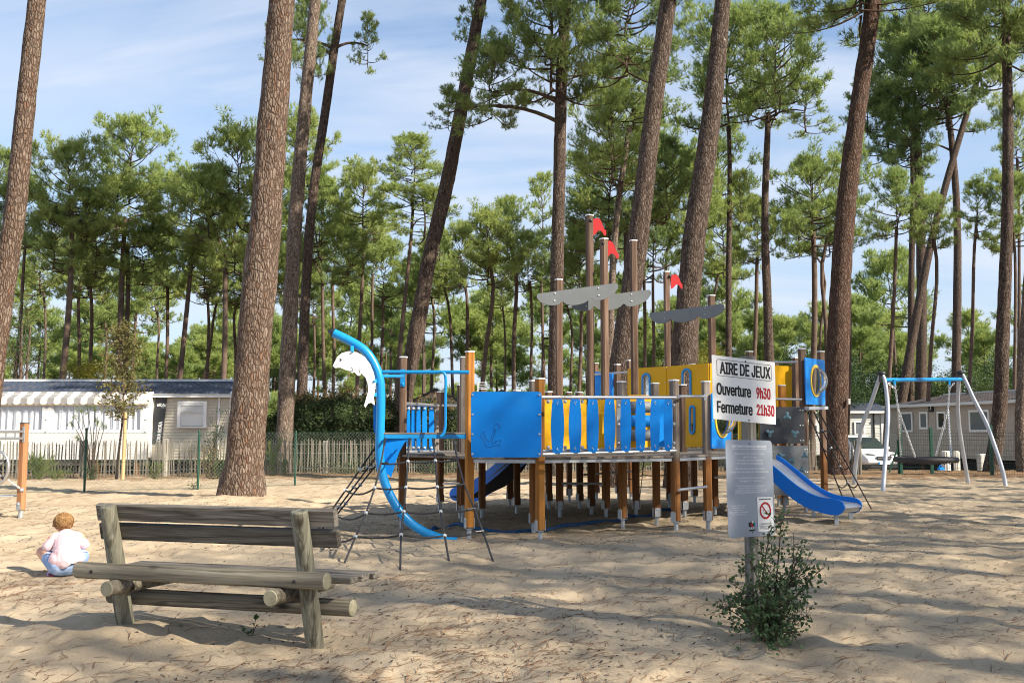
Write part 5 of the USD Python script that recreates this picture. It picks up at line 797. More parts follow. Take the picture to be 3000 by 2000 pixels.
for k, (x, y, Z) in enumerate(tips):
    t = P(x, y, Z); b = np.array([sh0[0] + rg.normal(0, .03), sh0[1] + rg.normal(0, .03), -.05]); m = b + (t - b) * .5 + np.array([rg.normal(0, .03), rg.normal(0, .03), .06 + .1 * abs(t[0] - b[0])]); q = spline([b, m, t], 10); th = .008 if k < 3 else .0045
    br_.append(tube(q, np.linspace(th, .0016, 10), 6, False))
    for i in range(32):
        s = rg.uniform(.12, 1) ** .7; o = q[int(s * 9)] + rg.normal(0, 1, 3) * np.array([.03, .03, .028]); n = 1 + int(rg.random() * 2.2)
        d = rg.normal(0, 1, 3) + norm(t - b) * .8 + [0, -.2, .15]; e_ = o + norm(d) * .05; br_.append(tube([q[int(s * 9)], e_], .0012, 3, False))
        for j in range(3): lf_.append((e_ + rg.normal(0, .010, 3) - norm(d) * .016 * j, d * .5 + rg.normal(0, .8, 3), rg.normal(0, 1, 3)))
C_, D_, W2 = map(np.array, zip(*lf_)); SHB.part('stem', J(br_), M['twig']); SHB.part('foliage', quads(C_, D_, W2, .030 * rg.uniform(.7, 1.25, len(C_)), .0215 * rg.uniform(.8, 1.15, len(C_))), M['shrub'], kind='stuff')
# ---------------------------------------------------------------- crouching child
ch = G(193, 1687); CH = Thing('person', 'small child in a pink T-shirt and denim shorts crouching on the sand', 'person', (ch[0], ch[1], float(gz(ch[0], ch[1])) - .005), 0.50)
def chain(parts, rl=.010, it=6):
    t = None
    for a, b, ra, rb in parts:
        h = m3.Manifold.batch_hull([m3.Manifold.sphere(ra, 20).translate(tuple(a)), m3.Manifold.sphere(rb, 20).translate(tuple(b))]); t = h if t is None else t + h
    t = t.refine_to_length(rl); v, f, _ = meshkit.arrays(t); m = trimesh.Trimesh(v, f, process=True); trimesh.smoothing.filter_taubin(m, .5, .53, it); return np.array(m.vertices), np.array(m.faces)
hip, chest, neck, head = (0, .0, .135), (0, .075, .30), (-.008, .125, .375), (-.022, .165, .445)
arms = {-1: [(-.115, .085, .325), (-.165, .10, .215), (-.10, .24, .11), (-.07, .29, .045)], 1: [(.115, .085, .325), (.165, .11, .215), (.11, .25, .11), (.075, .30, .045)]}
legs = {-1: [(-.07, .01, .125), (-.185, .215, .20), (-.105, .06, .05)], 1: [(.07, .01, .125), (.18, .215, .19), (.10, .06, .05)]}
body = [(hip, chest, .095, .085), (chest, neck, .085, .04), (neck, head, .036, .05), (head, head, .078, .078), (head, (-.022, .20, .415), .07, .045), ((-.022, .238, .435), (-.022, .248, .428), .010, .008)]
for s in (-1, 1):
    a, l = arms[s], legs[s]; body += [(a[0], a[1], .035, .03), (a[1], a[2], .03, .021), (a[2], a[3], .021, .024), (l[0], l[1], .066, .045), (l[1], l[2], .043, .026), (l[2], (l[2][0] - .0, l[2][1] + .10, .022), .025, .018), ((head[0] + s * .078, .165, .435), (head[0] + s * .082, .16, .425), .014, .010)]
    for k, (dx, ln) in enumerate(((-.018, .042), (-.006, .050), (.006, .047), (.016, .038))): p = np.array(a[3]); m_ = p + [dx, .026, -.012]; body += [(p + [dx * .7, .01, -.004], m_, .0072, .0065), (m_, m_ + np.array([dx * .2, ln * .5, -.018]), .0065, .0055)]
    p = np.array(a[3]); body += [(p + [-s * .012, 0, 0], p + [-s * .034, .018, -.012], .0078, .0065)]
bp = CH.part('body', chain(body, .011, 5), M['skin'], smooth=True, local=True)
for s in (-1, 1): CH.part('eye', sphere((head[0] + s * .028, .238, .452), .0085, 2), M['ink'], bp, smooth=True, local=True)
CH.part('mouth', tube([(-.042, .236, .402), (-.022, .242, .399), (-.002, .236, .402)], .003, 6), M['sandal'], bp, local=True)
sh = [((0, -.025, .165), (0, .075, .30), .118, .103), ((0, -.03, .150), (0, -.02, .19), .122, .12), ((-.05, -.02, .15), (.05, -.02, .15), .098, .098), ((0, .075, .30), (-.006, .105, .352), .10, .052), ((-.075, .08, .325), (.075, .08, .325), .052, .052)]
for s in (-1, 1): a = np.array(arms[s]); sh += [(a[0] * [.75, 1, 1], a[0] + (a[1] - a[0]) * .62, .05, .046)]
sv, sf = chain(sh, .010, 7); k = meshkit.fbm(sv * np.array([16, 16, 7.]), 3, 2); rad_ = sv - np.array([0, .03, 0]) * 1; sv = sv + norm([0, -1, 0]) * ((k - .5) * .018)[:, None] * 1.0; keep = (sv[sf][:, :, 2] > .104 + .02 * np.sin(sv[sf][:, :, 0] * 40)).all(1); mm = trimesh.Trimesh(sv, sf[keep], process=False); mm.remove_unreferenced_vertices()
CH.part('shirt', (np.array(mm.vertices), np.array(mm.faces)), M['shirt'], bp, smooth=True, local=True)
so = [((-.055, -.015, .110), (.055, -.015, .110), .098, .098)] + [x for s in (-1, 1) for x in [((s * .07, .0, .115), (s * .125, .10, .155), .088, .068)]]
sp_ = CH.part('shorts', chain(so, .010, 5), M['denim'], bp, smooth=True, local=True)
CH.part('waist_patch', cham(.03, .006, .02, .002)[0] * 1 + np.array([.058, -.118, .135]) if False else ((cham(.03, .006, .02, .002)[0] + np.array([.058, -.112, .140])), cham(.03, .006, .02, .002)[1]), M['patch'], bp, local=True)
for s in (-1, 1): CH.part('shorts_hem', tube([np.array([s * .125, .10, .155]) + np.array([.0, -.02, 0]) + .071 * (np.cos(a) * norm([s * .55, -.35, .6]) + np.sin(a) * norm([.3 * s, .4, -.5 * 0 - .2])) for a in np.linspace(0, 6.28, 18)], .005, 5), M['hem'], bp, local=True)
hv, hf, _ = meshkit.arrays(trimesh.creation.icosphere(5, 1.0)); hr = .079; hn = meshkit.fbm(hv * np.array([3.2, 3.2, 5.5]), 4, 8); swirl = .5 + .5 * np.sin(9 * hv[:, 2] + 6 * hn * 3 + 3 * np.arctan2(hv[:, 0], -hv[:, 1]))
hv = hv * (hr * (1 + .30 * (hn - .5)))[:, None] * np.array([1.0, 1.0, .98]) + np.array(head) + [0, -.012, .012]; keep = ~((hv[hf].mean(1)[:, 1] > .205) & (hv[hf].mean(1)[:, 2] < .475)) & (hv[hf].mean(1)[:, 2] > .385); mm = trimesh.Trimesh(hv, hf[keep], process=False); mm.remove_unreferenced_vertices()
hp_ = CH.part('hair', (np.array(mm.vertices), np.array(mm.faces)), M['hair'], bp, smooth=True, local=True); rg = np.random.default_rng(3); cu = []
hc_ = np.array(head) + [0, -.012, .012]
for k in range(210):
    v0 = norm(rg.normal(0, 1, 3) * [.8, .8, .5] + [0, -.35, .75]); t1_ = norm(np.cross(v0, rg.normal(0, 1, 3)) + [0, -.5, -.9]); P_ = []; v_, ph, am = v0.copy(), rg.uniform(0, 6), rg.uniform(.002, .006)
    for a in range(11):
        sd_ = np.cross(v_, t1_); P_.append(hc_ + v_ * hr * (1.03 + .05 * math.sin(ph)) + sd_ * am * math.sin(ph + a * .95)); v_ = norm(v_ + t1_ * .13); t1_ = norm(t1_ - v_ * (t1_ @ v_))
        if (v_[2] < -.62) or (v_[1] > .75 and v_[2] < .3): break
    if len(P_) > 4: cu.append(tube(spline(P_, 16), np.linspace(.0040, .0016, 16), 5))
CH.part('locks', J(cu), M['hair'], hp_, smooth=True, local=True, kind='stuff')
for s in (-1, 1):
    x, y = legs[s][2][0], legs[s][2][1]; fo = extrude(affinity.translate(affinity.scale(Polygon([(math.cos(a), math.sin(a)) for a in np.linspace(0, 6.28, 20)[:-1]]), .034, .075), x, y + .045), .016); sn_ = CH.part('sandal', (fo[0] + [0, 0, -.002], fo[1]), M['sandal'], bp, local=True)
    CH.part('strap', J(tube(spline([(x - .032, y, .01), (x - .028, y - .01, .04), (x, y - .034, .048), (x + .028, y - .01, .04), (x + .032, y, .01)], 14), .008, 7), tube(spline([(x - .034, y + .06, .01), (x, y + .05, .045), (x + .034, y + .06, .01)], 9), .009, 7)), M['sandal2'], sn_, local=True)
# ---------------------------------------------------------------- play frame cut by the left edge
fp = G(60, 1512); FR = Thing('play_post', 'wooden play post at the left edge with steel rails and a ring wheel', 'play equipment', (fp[0], fp[1], 0)); Zp = fp[1]; c1 = crop(0, 1200, 4.61)
pp = FR.part('post', place(extrude(octo(.098, .12), Zh(1240, Zp, 65) - .10), (fp[0], fp[1], .10), (.97, -.24, 0), (.24, .97, 0)), M['post_new'] if False else M['frame_post'] if 'frame_post' in M else M.setdefault('frame_post', wood('reddish_post', (0.22, 0.09, 0.035), (0.34, 0.155, 0.07), (0.43, 0.22, 0.11), grain=.8)))
FR.part('cap', place(extrude(octo(.106, .12), .012), (fp[0], fp[1], Zh(1240, Zp, 65)), (.97, -.24, 0), (.24, .97, 0)), M['banner'], pp)
FR.part('foot', J(tube([(fp[0], fp[1], -.2), (fp[0], fp[1], .13)], .033, 12), place(extrude(Polygon([(-.035, 0), (.035, 0), (.03, .09), (.015, .115), (-.015, .115), (-.03, .09)]), .006), (fp[0] - .012, fp[1] - .056, .10), (1, -.2, 0), (0, 0, 1)), sphere((fp[0] - .01, fp[1] - .066, .185), .016)), M['galv'], pp)
for y in (292, 384): FR.part('rail', tube([P(-90, 1200 + (y + 6) / 4.61, Zp - .07), P(*c1(325, y), Zp - .07)], .019, 12), M['steel'], smooth=30)
FR.part('rail_plate', beam(P(*c1(322, 225), Zp - .054), P(*c1(316, 440), Zp - .054), .04, .010), M['steel'])
for x in (80, 205): FR.part('bar', tube([P(*c1(x, 300), Zp - .07), P(*c1(x, 380), Zp - .07)], .012, 8), M['steel'], smooth=30)
wc = P(-21, 1369, Zp - .1); wr = 52 / 2917 * Zp; wh = FR.part('wheel', tube([wc + wr * np.array([math.cos(a) * .98, -.2 * math.cos(a), math.sin(a)]) for a in np.linspace(0, 2 * np.pi, 49)], .019, 10, False), M['steel'], smooth=True)
for a in (.45, -.72): FR.part('grip', tube([wc + wr * np.array([math.cos(b) * .97, -.2 * math.cos(b), math.sin(b)]) * k for b, k in ((a, 1.0), (a, .78))], .021, 8), M['black'], wh)
FR.part('spoke', J(*[tube([wc, wc + wr * np.array([math.cos(a) * .98, -.2 * math.cos(a), math.sin(a)])], .012, 8) for a in (.45, 1.6, 2.9, 4.2, -.72)]), M['steel'], wh)
def chainm(a, b, link=.035, r=.006):
    a, b = np.asarray(a, float), np.asarray(b, float); d, s, u = frame(b - a); n = max(2, int(np.linalg.norm(b - a) / (link * .78))); o = []
    for k in range(n):
        c = a + (b - a) * (k + .5) / n; w = s if k % 2 else u; o.append(tube([c + d * link * .5 * math.cos(t) + w * link * .3 * math.sin(t) for t in np.linspace(0, 2 * np.pi, 9)], r, 4, False))
    return J(o)
FR.part('chain', chainm(P(*c1(105, 945), Zp - .1), P(*c1(300, 1085), Zp - .06)), M['chain']); FR.part('chain_plate', beam(P(*c1(268, 1080), Zp - .054), P(*c1(324, 1080), Zp - .054), .012, .055), M['steel'])
FR.part('foot_board', beam(P(-80, 1452, Zp + .1), P(50, 1452, Zp + .1), .25, .02), M['alu'])
# ---------------------------------------------------------------- nest swing
cR = crop(2300, 1000, 3.136); SW = Thing('nest_swing', 'grey steel swing frame with blue crossbar and round black nest seat', 'swing', (9.4, 22.6, 0))
TL, TR_ = P(2583, 1096, 21.9), P(2813, 1093, 23.5)
def leg(pts, top, base):
    n = len(pts); y0, y1 = pts[0][1], pts[-1][1]; W = [P(*cR(x, y), top[1] + (base[1] - top[1]) * (y - y0) / (y1 - y0)) for x, y in pts]; W[-1] = np.array(W[-1]) - [0, 0, .06]; SW.part('leg', tube(spline(W, 30), np.linspace(.043, .047, 30), 16), M['swing_leg'], smooth=True)
M['swing_leg'] = plain('silver_paint', (0.40, 0.43, 0.48), 0.42, 0.35, var=.06, scale=3)
leg([(890, 300), (912, 350), (932, 470), (945, 620), (941, 800), (927, 1000), (912, 1200), (896, 1372)], TL, G(*cR(896, 1372))); leg([(880, 305), (838, 420), (783, 580), (725, 720), (683, 900), (652, 1100), (634, 1325)], TL, G(*cR(634, 1325)))
leg([(1600, 300), (1594, 400), (1588, 600), (1598, 760), (1625, 950), (1655, 1130), (1684, 1292)], TR_, G(*cR(1684, 1292))); leg([(1622, 292), (1660, 365), (1740, 540), (1835, 720), (1905, 900), (1970, 1090), (2029, 1328)], TR_, G(*cR(2029, 1328)))
SW.part('crossbar', tube([P(2590, 1113, 21.95), P(2816, 1110.5, 23.5)], .045, 16), M['blue_paint'], smooth=30)
for c, (a, b) in ((TL, (2577, 2583)), (TR_, (2808, 2814))): SW.part('joint_cap', J(sphere(c + [0, 0, .02], .075, 2, (1.3, 1, .7)), beam(c + [-.02, 0, -.02], c + [-.01, 0, -.16], .09, .09)), M['black'], smooth=40)
sc_ = P(*cR(1294, 1085), 22.7); sr = 258 / 3.136 / 2917 * 22.7; se = SW.part('nest_seat', tube([sc_ + sr * np.array([math.cos(a), math.sin(a), 0]) for a in np.linspace(0, 2 * np.pi, 61)], .062, 14, False), M['rubber'], smooth=True)
SW.part('seat_net', J([tube([sc_ + [-math.sqrt(max(0, sr ** 2 - o * o)), o, 0], sc_ + [0, o, -.10], sc_ + [math.sqrt(max(0, sr ** 2 - o * o)), o, 0]], .010, 5) for o in np.linspace(-.55, .55, 9)] + [tube([sc_ + [o, -math.sqrt(max(0, sr ** 2 - o * o)), 0], sc_ + [o, 0, -.10], sc_ + [o, math.sqrt(max(0, sr ** 2 - o * o)), 0]], .010, 5) for o in np.linspace(-.55, .55, 9)]), M['rope'], se, kind='stuff')
for top, Z, mid, ends in (((1006, 385), 22.05, (1040, 625), ((1195, 1058, -.6), (1062, 1055, .55))), ((1511, 385), 23.2, (1497, 625), ((1525, 1052, -.5), (1385, 1045, .6)))):
    a = P(*cR(*top), Z); m_ = P(*cR(*mid), Z); SW.part('hanger', J(bx(a + [0, 0, .03], (.05, .04, .12)), bx(a + [0, 0, -.04], (.03, .03, .05))), M['blue_paint']); SW.part('chain', chainm(a, m_, .06, .010), M['chain'])
    for x, y, dz in ends: SW.part('chain', chainm(m_, P(*cR(x, y), 22.7 + dz), .06, .010), M['chain'])
SW.part('chain', chainm(P(*cR(950, 385), 22), P(*cR(1008, 435), 22.05), .06, .010), M['chain']); SW.part('chain', chainm(P(*cR(1556, 380), 23.2), P(*cR(1508, 432), 23.2), .06, .010), M['chain'])
# ---------------------------------------------------------------- fences
def paling(label, base, n, tops, h, posts, seed):
    rg = np.random.default_rng(seed); B = [G(x, y) for x, y in base]; d = np.r_[0, np.cumsum([np.linalg.norm(b - a) for a, b in zip(B[:-1], B[1:])])]; at = lambda s: np.array([np.interp(s, d, [b[k] for b in B]) for k in range(3)])
    o = at(d[-1] / 2); T = Thing('paling_fence', label, 'fence', (o[0], o[1], 0))
    for i in range(n):
        s = (i + .5 + rg.normal(0, .12)) * d[-1] / n; p = at(s); g = float(gz(p[0], p[1])); w, th = rg.uniform(.024, .038), rg.uniform(.012, .02); hh = h * rg.uniform(.93, 1.04) * (.9 if rg.random() < .04 else 1); lx, ly = rg.normal(0, .022), rg.normal(0, .02); m_ = rg.normal(0, .010)
        V = []
        for t, k in ((-.08, 1), (.5, 1), (.93, .9), (1.0, .35)):
            c = p + [lx * t + m_ * (1 - (2 * t - 1) ** 2), ly * t, g + hh * t]; V += [c + [-w * k / 2, -th / 2, 0], c + [w * k / 2, -th / 2 * rg.uniform(.4, 1.4), 0], c + [w * k / 2 * .9, th / 2, 0], c + [-w * k / 2, th / 2, rg.uniform(-.012, .012) * (t == 1)]]
        f = []
        for r in range(3):
            for q_ in range(4): a, b = r * 4 + q_, r * 4 + (q_ + 1) % 4; f += [[a, b, b + 4], [a, b + 4, a + 4]]
        f += [[12, 13, 14], [12, 14, 15]]; T.part('picket', (np.array(V), np.array(f)), M['picket'])
    for z in (.18, .62, .88): T.part('wire', tube([at(s) + [0, 0, z * h] for s in np.linspace(0, d[-1], 60)], .004, 4), M['galv'])
    for x, y, yt, mt in posts:
        p = G(x, y) + [0, .09, 0]; T.part('fence_post', beam([p[0], p[1], -.2], [p[0], p[1], Zh(yt, p[1], x)], .14, .12, .012), M[mt])
paling('split paling fence in front of the white home and along the hedge', [(-60, 1401), (300, 1398), (700, 1391), (1350, 1384)], 172, None, 1.0, [(236, 1398, 1290, 'concrete'), (479, 1395, 1285, 'concrete'), (951, 1388, 1291, 'concrete')], 1)
paling('split paling fence behind the ship and the climbing net', [(1352, 1384), (1800, 1381), (2395, 1381)], 120, None, 1.0, [(1700, 1382, 1290, 'concrete')], 2)
paling('short leaning paling fence beside the white car', [(2478, 1388), (2526, 1389)], 9, None, 1.0, [(2520, 1388, 1291, 'sign_post')], 3)
def chainlink(label, base, h, posts):
    B = [G(x, y) for x, y in base]; d = np.r_[0, np.cumsum([np.linalg.norm(b - a) for a, b in zip(B[:-1], B[1:])])]; at = lambda s: np.array([np.interp(s, d, [b[k] for b in B]) for k in range(3)]); o = at(d[-1] / 2)
    T = Thing('wire_fence', label, 'fence', (o[0], o[1], 0)); st = .085; W = []
    for s0 in np.arange(-h, d[-1], st):
        for sg_ in (1, -1):
            a, b = (max(s0, 0), min(s0 + h, d[-1])); za, zb = ((a - s0), (b - s0)) if sg_ > 0 else (h - (a - s0), h - (b - s0))
            if b - a > .05: W.append(tube([at(a) + [0, 0, za], at(b) + [0, 0, zb]], .0021, 3, False))
    T.part('mesh', J(W), M['wire'], kind='stuff')
    for z in (.02, .5 * h, h): T.part('strand', tube([at(s) + [0, 0, z] for s in np.linspace(0, d[-1], 40)], .0035, 4), M['dark_wire'])
    for x, y, yt in posts: p = G(x, y); T.part('fence_post', J(tube([[p[0], p[1] + .03, -.2], [p[0], p[1] + .03, Zh(yt, p[1], x)]], .025, 10), sphere([p[0], p[1] + .03, Zh(yt, p[1], x)], .027, 1)), M['green_post'])
chainlink('green wire mesh fence along the left and back of the playground', [(-80, 1450), (245, 1440), (578, 1432), (863, 1422), (1180, 1412), (1500, 1404), (1800, 1398), (2100, 1393)], 1.22, [(245, 1441, 1256), (578, 1432, 1262), (863, 1422, 1264), (1180, 1412, 1268), (1500, 1404, 1268), (1800, 1398, 1270), (2100, 1393, 1270)])
chainlink('wire mesh fence between the reddish pine and the car', [(2100, 1393), (2430, 1389), (2600, 1388), (2640, 1388)], 1.18, [(2634, 1388, 1290)])
WP = Thing('welded_fence', 'dark green welded wire panel fence behind the swing', 'fence', (*G(2780, 1390)[:2], 0)); B = [G(2640, 1388), G(2731, 1389), G(2907, 1392), G(3040, 1395)]
for a, b in zip(B[:-1], B[1:]):
    L_ = np.linalg.norm(b - a); W = [tube([a + (b - a) * t, a + (b - a) * t + [0, 0, 1.12], a + (b - a) * t + [0, -.05, 1.16], a + (b - a) * t + [0, 0, 1.2], a + (b - a) * t + [0, 0, 1.28]], .003, 3, False) for t in np.arange(.02, 1, .062 / L_)] + [tube([a + [0, 0, z], b + [0, 0, z]], .0042, 3, False) for z in (.05, .2, .35, .5, .55, .7, .85, 1.0, 1.12, 1.2)]; WP.part('wire_panel', J(W), M['dark_wire'], kind='stuff')
for p, yt in zip(B[:3], (1257, 1252, 1245)): WP.part('fence_post', beam(p + [0, 0, -.2], [p[0], p[1], Zh(yt, p[1], 2750)], .085, .085, .008), M['green_post'])
WP.part('brace', beam(G(2605, 1374 + 14) * [1, 1, 0] + [0, 0, .05], B[0] + [0, 0, .95], .04, .04), M['green_post'])
# ---------------------------------------------------------------- holiday homes
def siding(T, A, Bp, z0, z1, pitch, mt, th=.02):                   # lapped boards on a wall from A to B (plan), outward to the left-hand normal side facing the camera
    A, Bp = np.array([*A, 0.]), np.array([*Bp, 0.]); d = norm(Bp - A); n = np.array([d[1], -d[0], 0]); n = n if n[1] < 0 or abs(n[1]) < .3 and n[0] < 0 else -n; z = z0; k = 0
    while z < z1 - .01:
        h = min(pitch, z1 - z); V = np.array([q + n * o + [0, 0, zz] for q in (A, Bp) for o, zz in ((0, z), (th, z), (th, z + .012), (.004, z + h - .006), (.004, z + h), (0, z + h))]); f = []
        for i in range(6): j = (i + 1) % 6; f += [[i, j, 6 + j], [i, 6 + j, 6 + i]]
        f += [[0, i, i + 1] for i in range(1, 5)] + [[6, 7 + i, 6 + i] for i in range(1, 5)]; T.part('siding_board', (V, np.array(f)), M[mt]); z += h
    return n
def tiles(a, b, up, rows, wave=.19, amp=.016, step=.022):           # a pressed tile roof sheet from eaves a-b, rising by up
    a, b, up = map(lambda v: np.asarray(v, float), (a, b, up)); L_ = np.linalg.norm(b - a); nu, nv = int(L_ / wave * 6), rows * 5; n = norm(np.cross(b - a, up)); n = n if n[2] > 0 else -n
    u, v = np.meshgrid(np.linspace(0, 1, nu), np.linspace(0, 1, nv)); ph = (v * rows) % 1.0; sh_ = (np.floor(v * rows) % 2) * 0; hgt = amp * np.cos(2 * np.pi * u * L_ / wave + sh_) + step * (1 - ph) + .004
    Pm = a + u[..., None] * (b - a) + v[..., None] * up + n * hgt[..., None]; return gridmesh(Pm[..., 0], Pm[..., 1], Pm[..., 2])
def win(T, o, ux, n, w, h, mt='window', name='window', fw=.055, mull=False, blind=0):
    o, ux, n = np.asarray(o, float), norm(ux), norm(n); uz = np.array([0, 0, 1.0]); fr_ = rrect(0, 0, w, h, .01); p = T.part(name, place(extrude(fr_.difference(rrect(fw, fw, w - fw, h - fw, .004)), .05), o + n * .012, ux, uz, n), M['white'])
    T.part('pane', place(extrude(sbox(fw, fw, w - fw, h - fw), .008), o + n * .022, ux, uz, n), M[mt], p)
    if mull: T.part('sash_bar', place(extrude(sbox(w * .5 - .02, fw, w * .5 + .02, h - fw), .02), o + n * .031, ux, uz, n), M['white'], p)
    return p
ZH = 29.5; xl, xr = X(-90, ZH), X(682, ZH); HL = Thing('mobile_home', 'cream sided holiday home with dark tile roof and striped awning at left', 'house', (xl / 2 + xr / 2, ZH, 0)); zs, zg = Zh(1346, ZH), Zh(1163, ZH); xa = X(434, ZH)
HL.part('wall', J(bx(((xl + xr) / 2, ZH + 1.95, (zs + zg) / 2), (xr - xl, 3.86, zg - zs))), M['siding']); siding(HL, (xa, ZH), (xr - .08, ZH), zs, zg, .0895, 'siding')
HL.part('corner_trim', bx((xr - .05, ZH - .012, (zs + zg) / 2), (.11, .06, zg - zs)), M['trim']); HL.part('corner_trim', bx((xr - .42, ZH - .012, (zs + zg) / 2), (.06, .056, zg - zs)), M['trim'])
HL.part('underfloor', bx(((xl + xr) / 2, ZH + 2.0, zs / 2 - .15), (xr - xl - .4, 3.4, zs + .25)), M['void'])  # black block painted as the shade beneath the floor
zr = Zh(1117, ZH + 1.95); HL.part('gutter', J(bx(((xl + xr) / 2 + .03, ZH - .10, zg + .035), (xr - xl + .2, .10, .10)), bx(((xl + xr) / 2, ZH - .16, zg + .08), (xr - xl + .2, .02, .012))), M['trim'])
HL.part('roof', J(tiles((xl, ZH - .06, zg + .06), (xr - .10, ZH - .06, zg + .06), (0, 2.0, zr - zg - .06), 6), tiles((xl, ZH + 3.96, zg + .06), (xr - .10, ZH + 3.96, zg + .06), (0, -2.0, zr - zg - .06), 6)), M['tile']); HL.part('ridge', bx(((xl + xr) / 2, ZH + 1.95, zr + .03), (xr - xl, .16, .07)), M['trim'])
HL.part('verge_board', beam((xr + .02, ZH - .12, zg + .08), (xr + .02, ZH + 1.95, zr + .06), .20, .10), M['trim'])
HL.part('verge_board', beam((xr + .02, ZH + 4.02, zg + .08), (xr + .02, ZH + 1.95, zr + .06), .20, .10), M['trim'])
w0 = P(521, 1253, ZH); ww = X(606, ZH) - X(521, ZH); hh_ = Zh(1175, ZH) - Zh(1253, ZH); wn = HL.part('window', place(extrude(rrect(0, 0, ww, hh_, .01).difference(sbox(.09, .05, ww - .09, hh_ - .05)), .07), (w0[0], ZH - .02, w0[2]), (1, 0, 0), (0, 0, 1), (0, -1, 0)), M['white'])
HL.part('roller_shutter', J([bx((w0[0] + ww / 2, ZH - .06, w0[2] + hh_ - .16 - k * .034), (ww - .19, .03, .029)) for k in range(6)] + [bx((w0[0] + ww / 2, ZH - .065, w0[2] + hh_ - .09), (ww - .18, .04, .09))]), M['trim'], wn, kind='stuff'); HL.part('pane', bx((w0[0] + ww / 2, ZH - .035, w0[2] + hh_ / 2 - .08), (ww - .19, .012, hh_ - .3)), M['tarp'], wn)
bq = quadmap(P(456, 1163.5, ZH - .03), P(490, 1163.5, ZH - .03), P(474, 1300, ZH - .03), P(440, 1300, ZH - .03)); bnp = HL.part('banner', onquad(bq, sbox(0, 0, bq.w, bq.h), 0, .008), M['banner'])
HL.part('lettering', textq(bq, 'siblu', .07, bq.h - .265, .085, width=.27, bold=True, n=.010), M['white_ink'], bnp); HL.part('lettering', textq(bq, 'villages', .19, bq.h - .31, .028, width=.14, n=.010), M['white_ink'], bnp); HL.part('lettering', textq(bq, 'BORA BORA', .285, .0, .10, width=.66, bold=True, n=.010, rot=math.pi / 2), M['white_ink'], bnp)
# striped awning and terrace screens
ZA = 29.08; AW = Thing('terrace_awning', 'white terrace enclosure under a grey striped scalloped awning', 'awning', (X(200, ZA), ZA, 0)); ax0, ax1 = X(-70, ZA), X(432, ZA); zt_, ze, zv = Zh(1146, ZH - .1), Zh(1166, ZA), Zh(1184, ZA); n_ = int((ax1 - ax0) / .195)
for i in range(n_):
    a, b = ax1 - (i + 1) * .195, ax1 - i * .195; mt = M['awn_white'] if i % 2 or i < 1 else M['awn_grey']; k = 7; xs_ = np.linspace(a, b, k); V = np.vstack([[[x, ZH - .05, zt_ - .01] for x in xs_], [[x, (ZA + ZH) / 2, (zt_ + ze) / 2 - .01] for x in xs_], [[x, ZA - .05, ze] for x in xs_], [[x, ZA - .08, zv + .013 * math.cos(2 * np.pi * (x - a) / .195 * .5 * 2) ] for x in xs_]]); f = []
    for r in range(3):
        for j in range(k - 1): q_ = r * k + j; f += [[q_, q_ + 1, q_ + k + 1], [q_, q_ + k + 1, q_ + k]]
    AW.part('awning_strip', (V, np.array(f)), mt)
AW.part('awning_edge', tube([(ax0, ZA - .085, zv - .028), (ax1, ZA - .085, zv - .028)], .008, 5), M['stake'])
AW.part('awning_side', extrude(Polygon([(ZA - .05, ze), (ZH - .05, zt_), (ZH - .05, zv), (ZA - .08, zv)]), .012), M['awn_white']) if False else AW.part('awning_side', place(extrude(Polygon([(ZA - .05, ze), (ZH - .05, zt_), (ZH - .05, zv), (ZA - .08, zv)]), .012), (ax1 + .002, 0, 0), (0, 1, 0), (0, 0, 1), (1, 0, 0)), M['awn_white'])
zb0, zb1, zb2 = Zh(1346, ZA), Zh(1258, ZA), Zh(1188, ZA)
for a, b in ((-70, 121), (154, 410)):
    xa_, xb_ = X(a, ZA), X(b, ZA); xs_ = np.linspace(xa_, xb_, 60 if b < 130 else 110); zz = np.array([zb1, zb2 + .1]); cx, cz = np.meshgrid(xs_, zz); cyy = ZA + .065 + .022 * np.sin(cx * 34 + 2 * np.sin(cx * 5)) + .012 * np.sin(cx * 71)
    AW.part('curtain', gridmesh(cx, cyy, cz), M['curtain'], smooth=True); AW.part('clear_screen', bx(((xa_ + xb_) / 2, ZA + .012, (zb1 + zb2) / 2 + .05), (xb_ - xa_, .006, zb2 - zb1 + .1)), M['film'])
AW.part('tarp', bx(((ax0 + ax1) / 2, ZA + .02, (zb0 + zb1) / 2), (ax1 - ax0, .03, zb1 - zb0)), M['tarp'])
for a, b in ((121, 154), (410, 433)):
    xa_, xb_ = X(a, ZA), X(b, ZA); AW.part('tarp_upright', bx(((xa_ + xb_) / 2, ZA + .018, (zb1 + zb2) / 2 + .06), (xb_ - xa_, .034, zb2 - zb1 + .12)), M['tarp']); AW.part('fasteners', J(*[sphere((xa_ + .13 if b < 200 else xb_ - .07, ZA - .005, Zh(y, ZA)), .022) for y in (1192, 1228, 1264)]), M['galv'], kind='stuff')
AW.part('side_screen', bx((ax1 - .01, (ZA + ZH) / 2 + .02, (zb0 + zb2) / 2 + .05), (.03, ZH - ZA - .06, zb2 - zb0)), M['tarp']); AW.part('terrace_floor', bx(((ax0 + ax1) / 2, (ZA + ZH) / 2 + .05, zb0 - .10), (ax1 - ax0 - .1, ZH - ZA - .1, .12)), M['deck'])
for x in (60, 285, 400): AW.part('terrace_leg', bx((X(x, ZA), ZA + .1, zb0 / 2 - .05), (.09, .09, zb0 + .1)), M['post'])
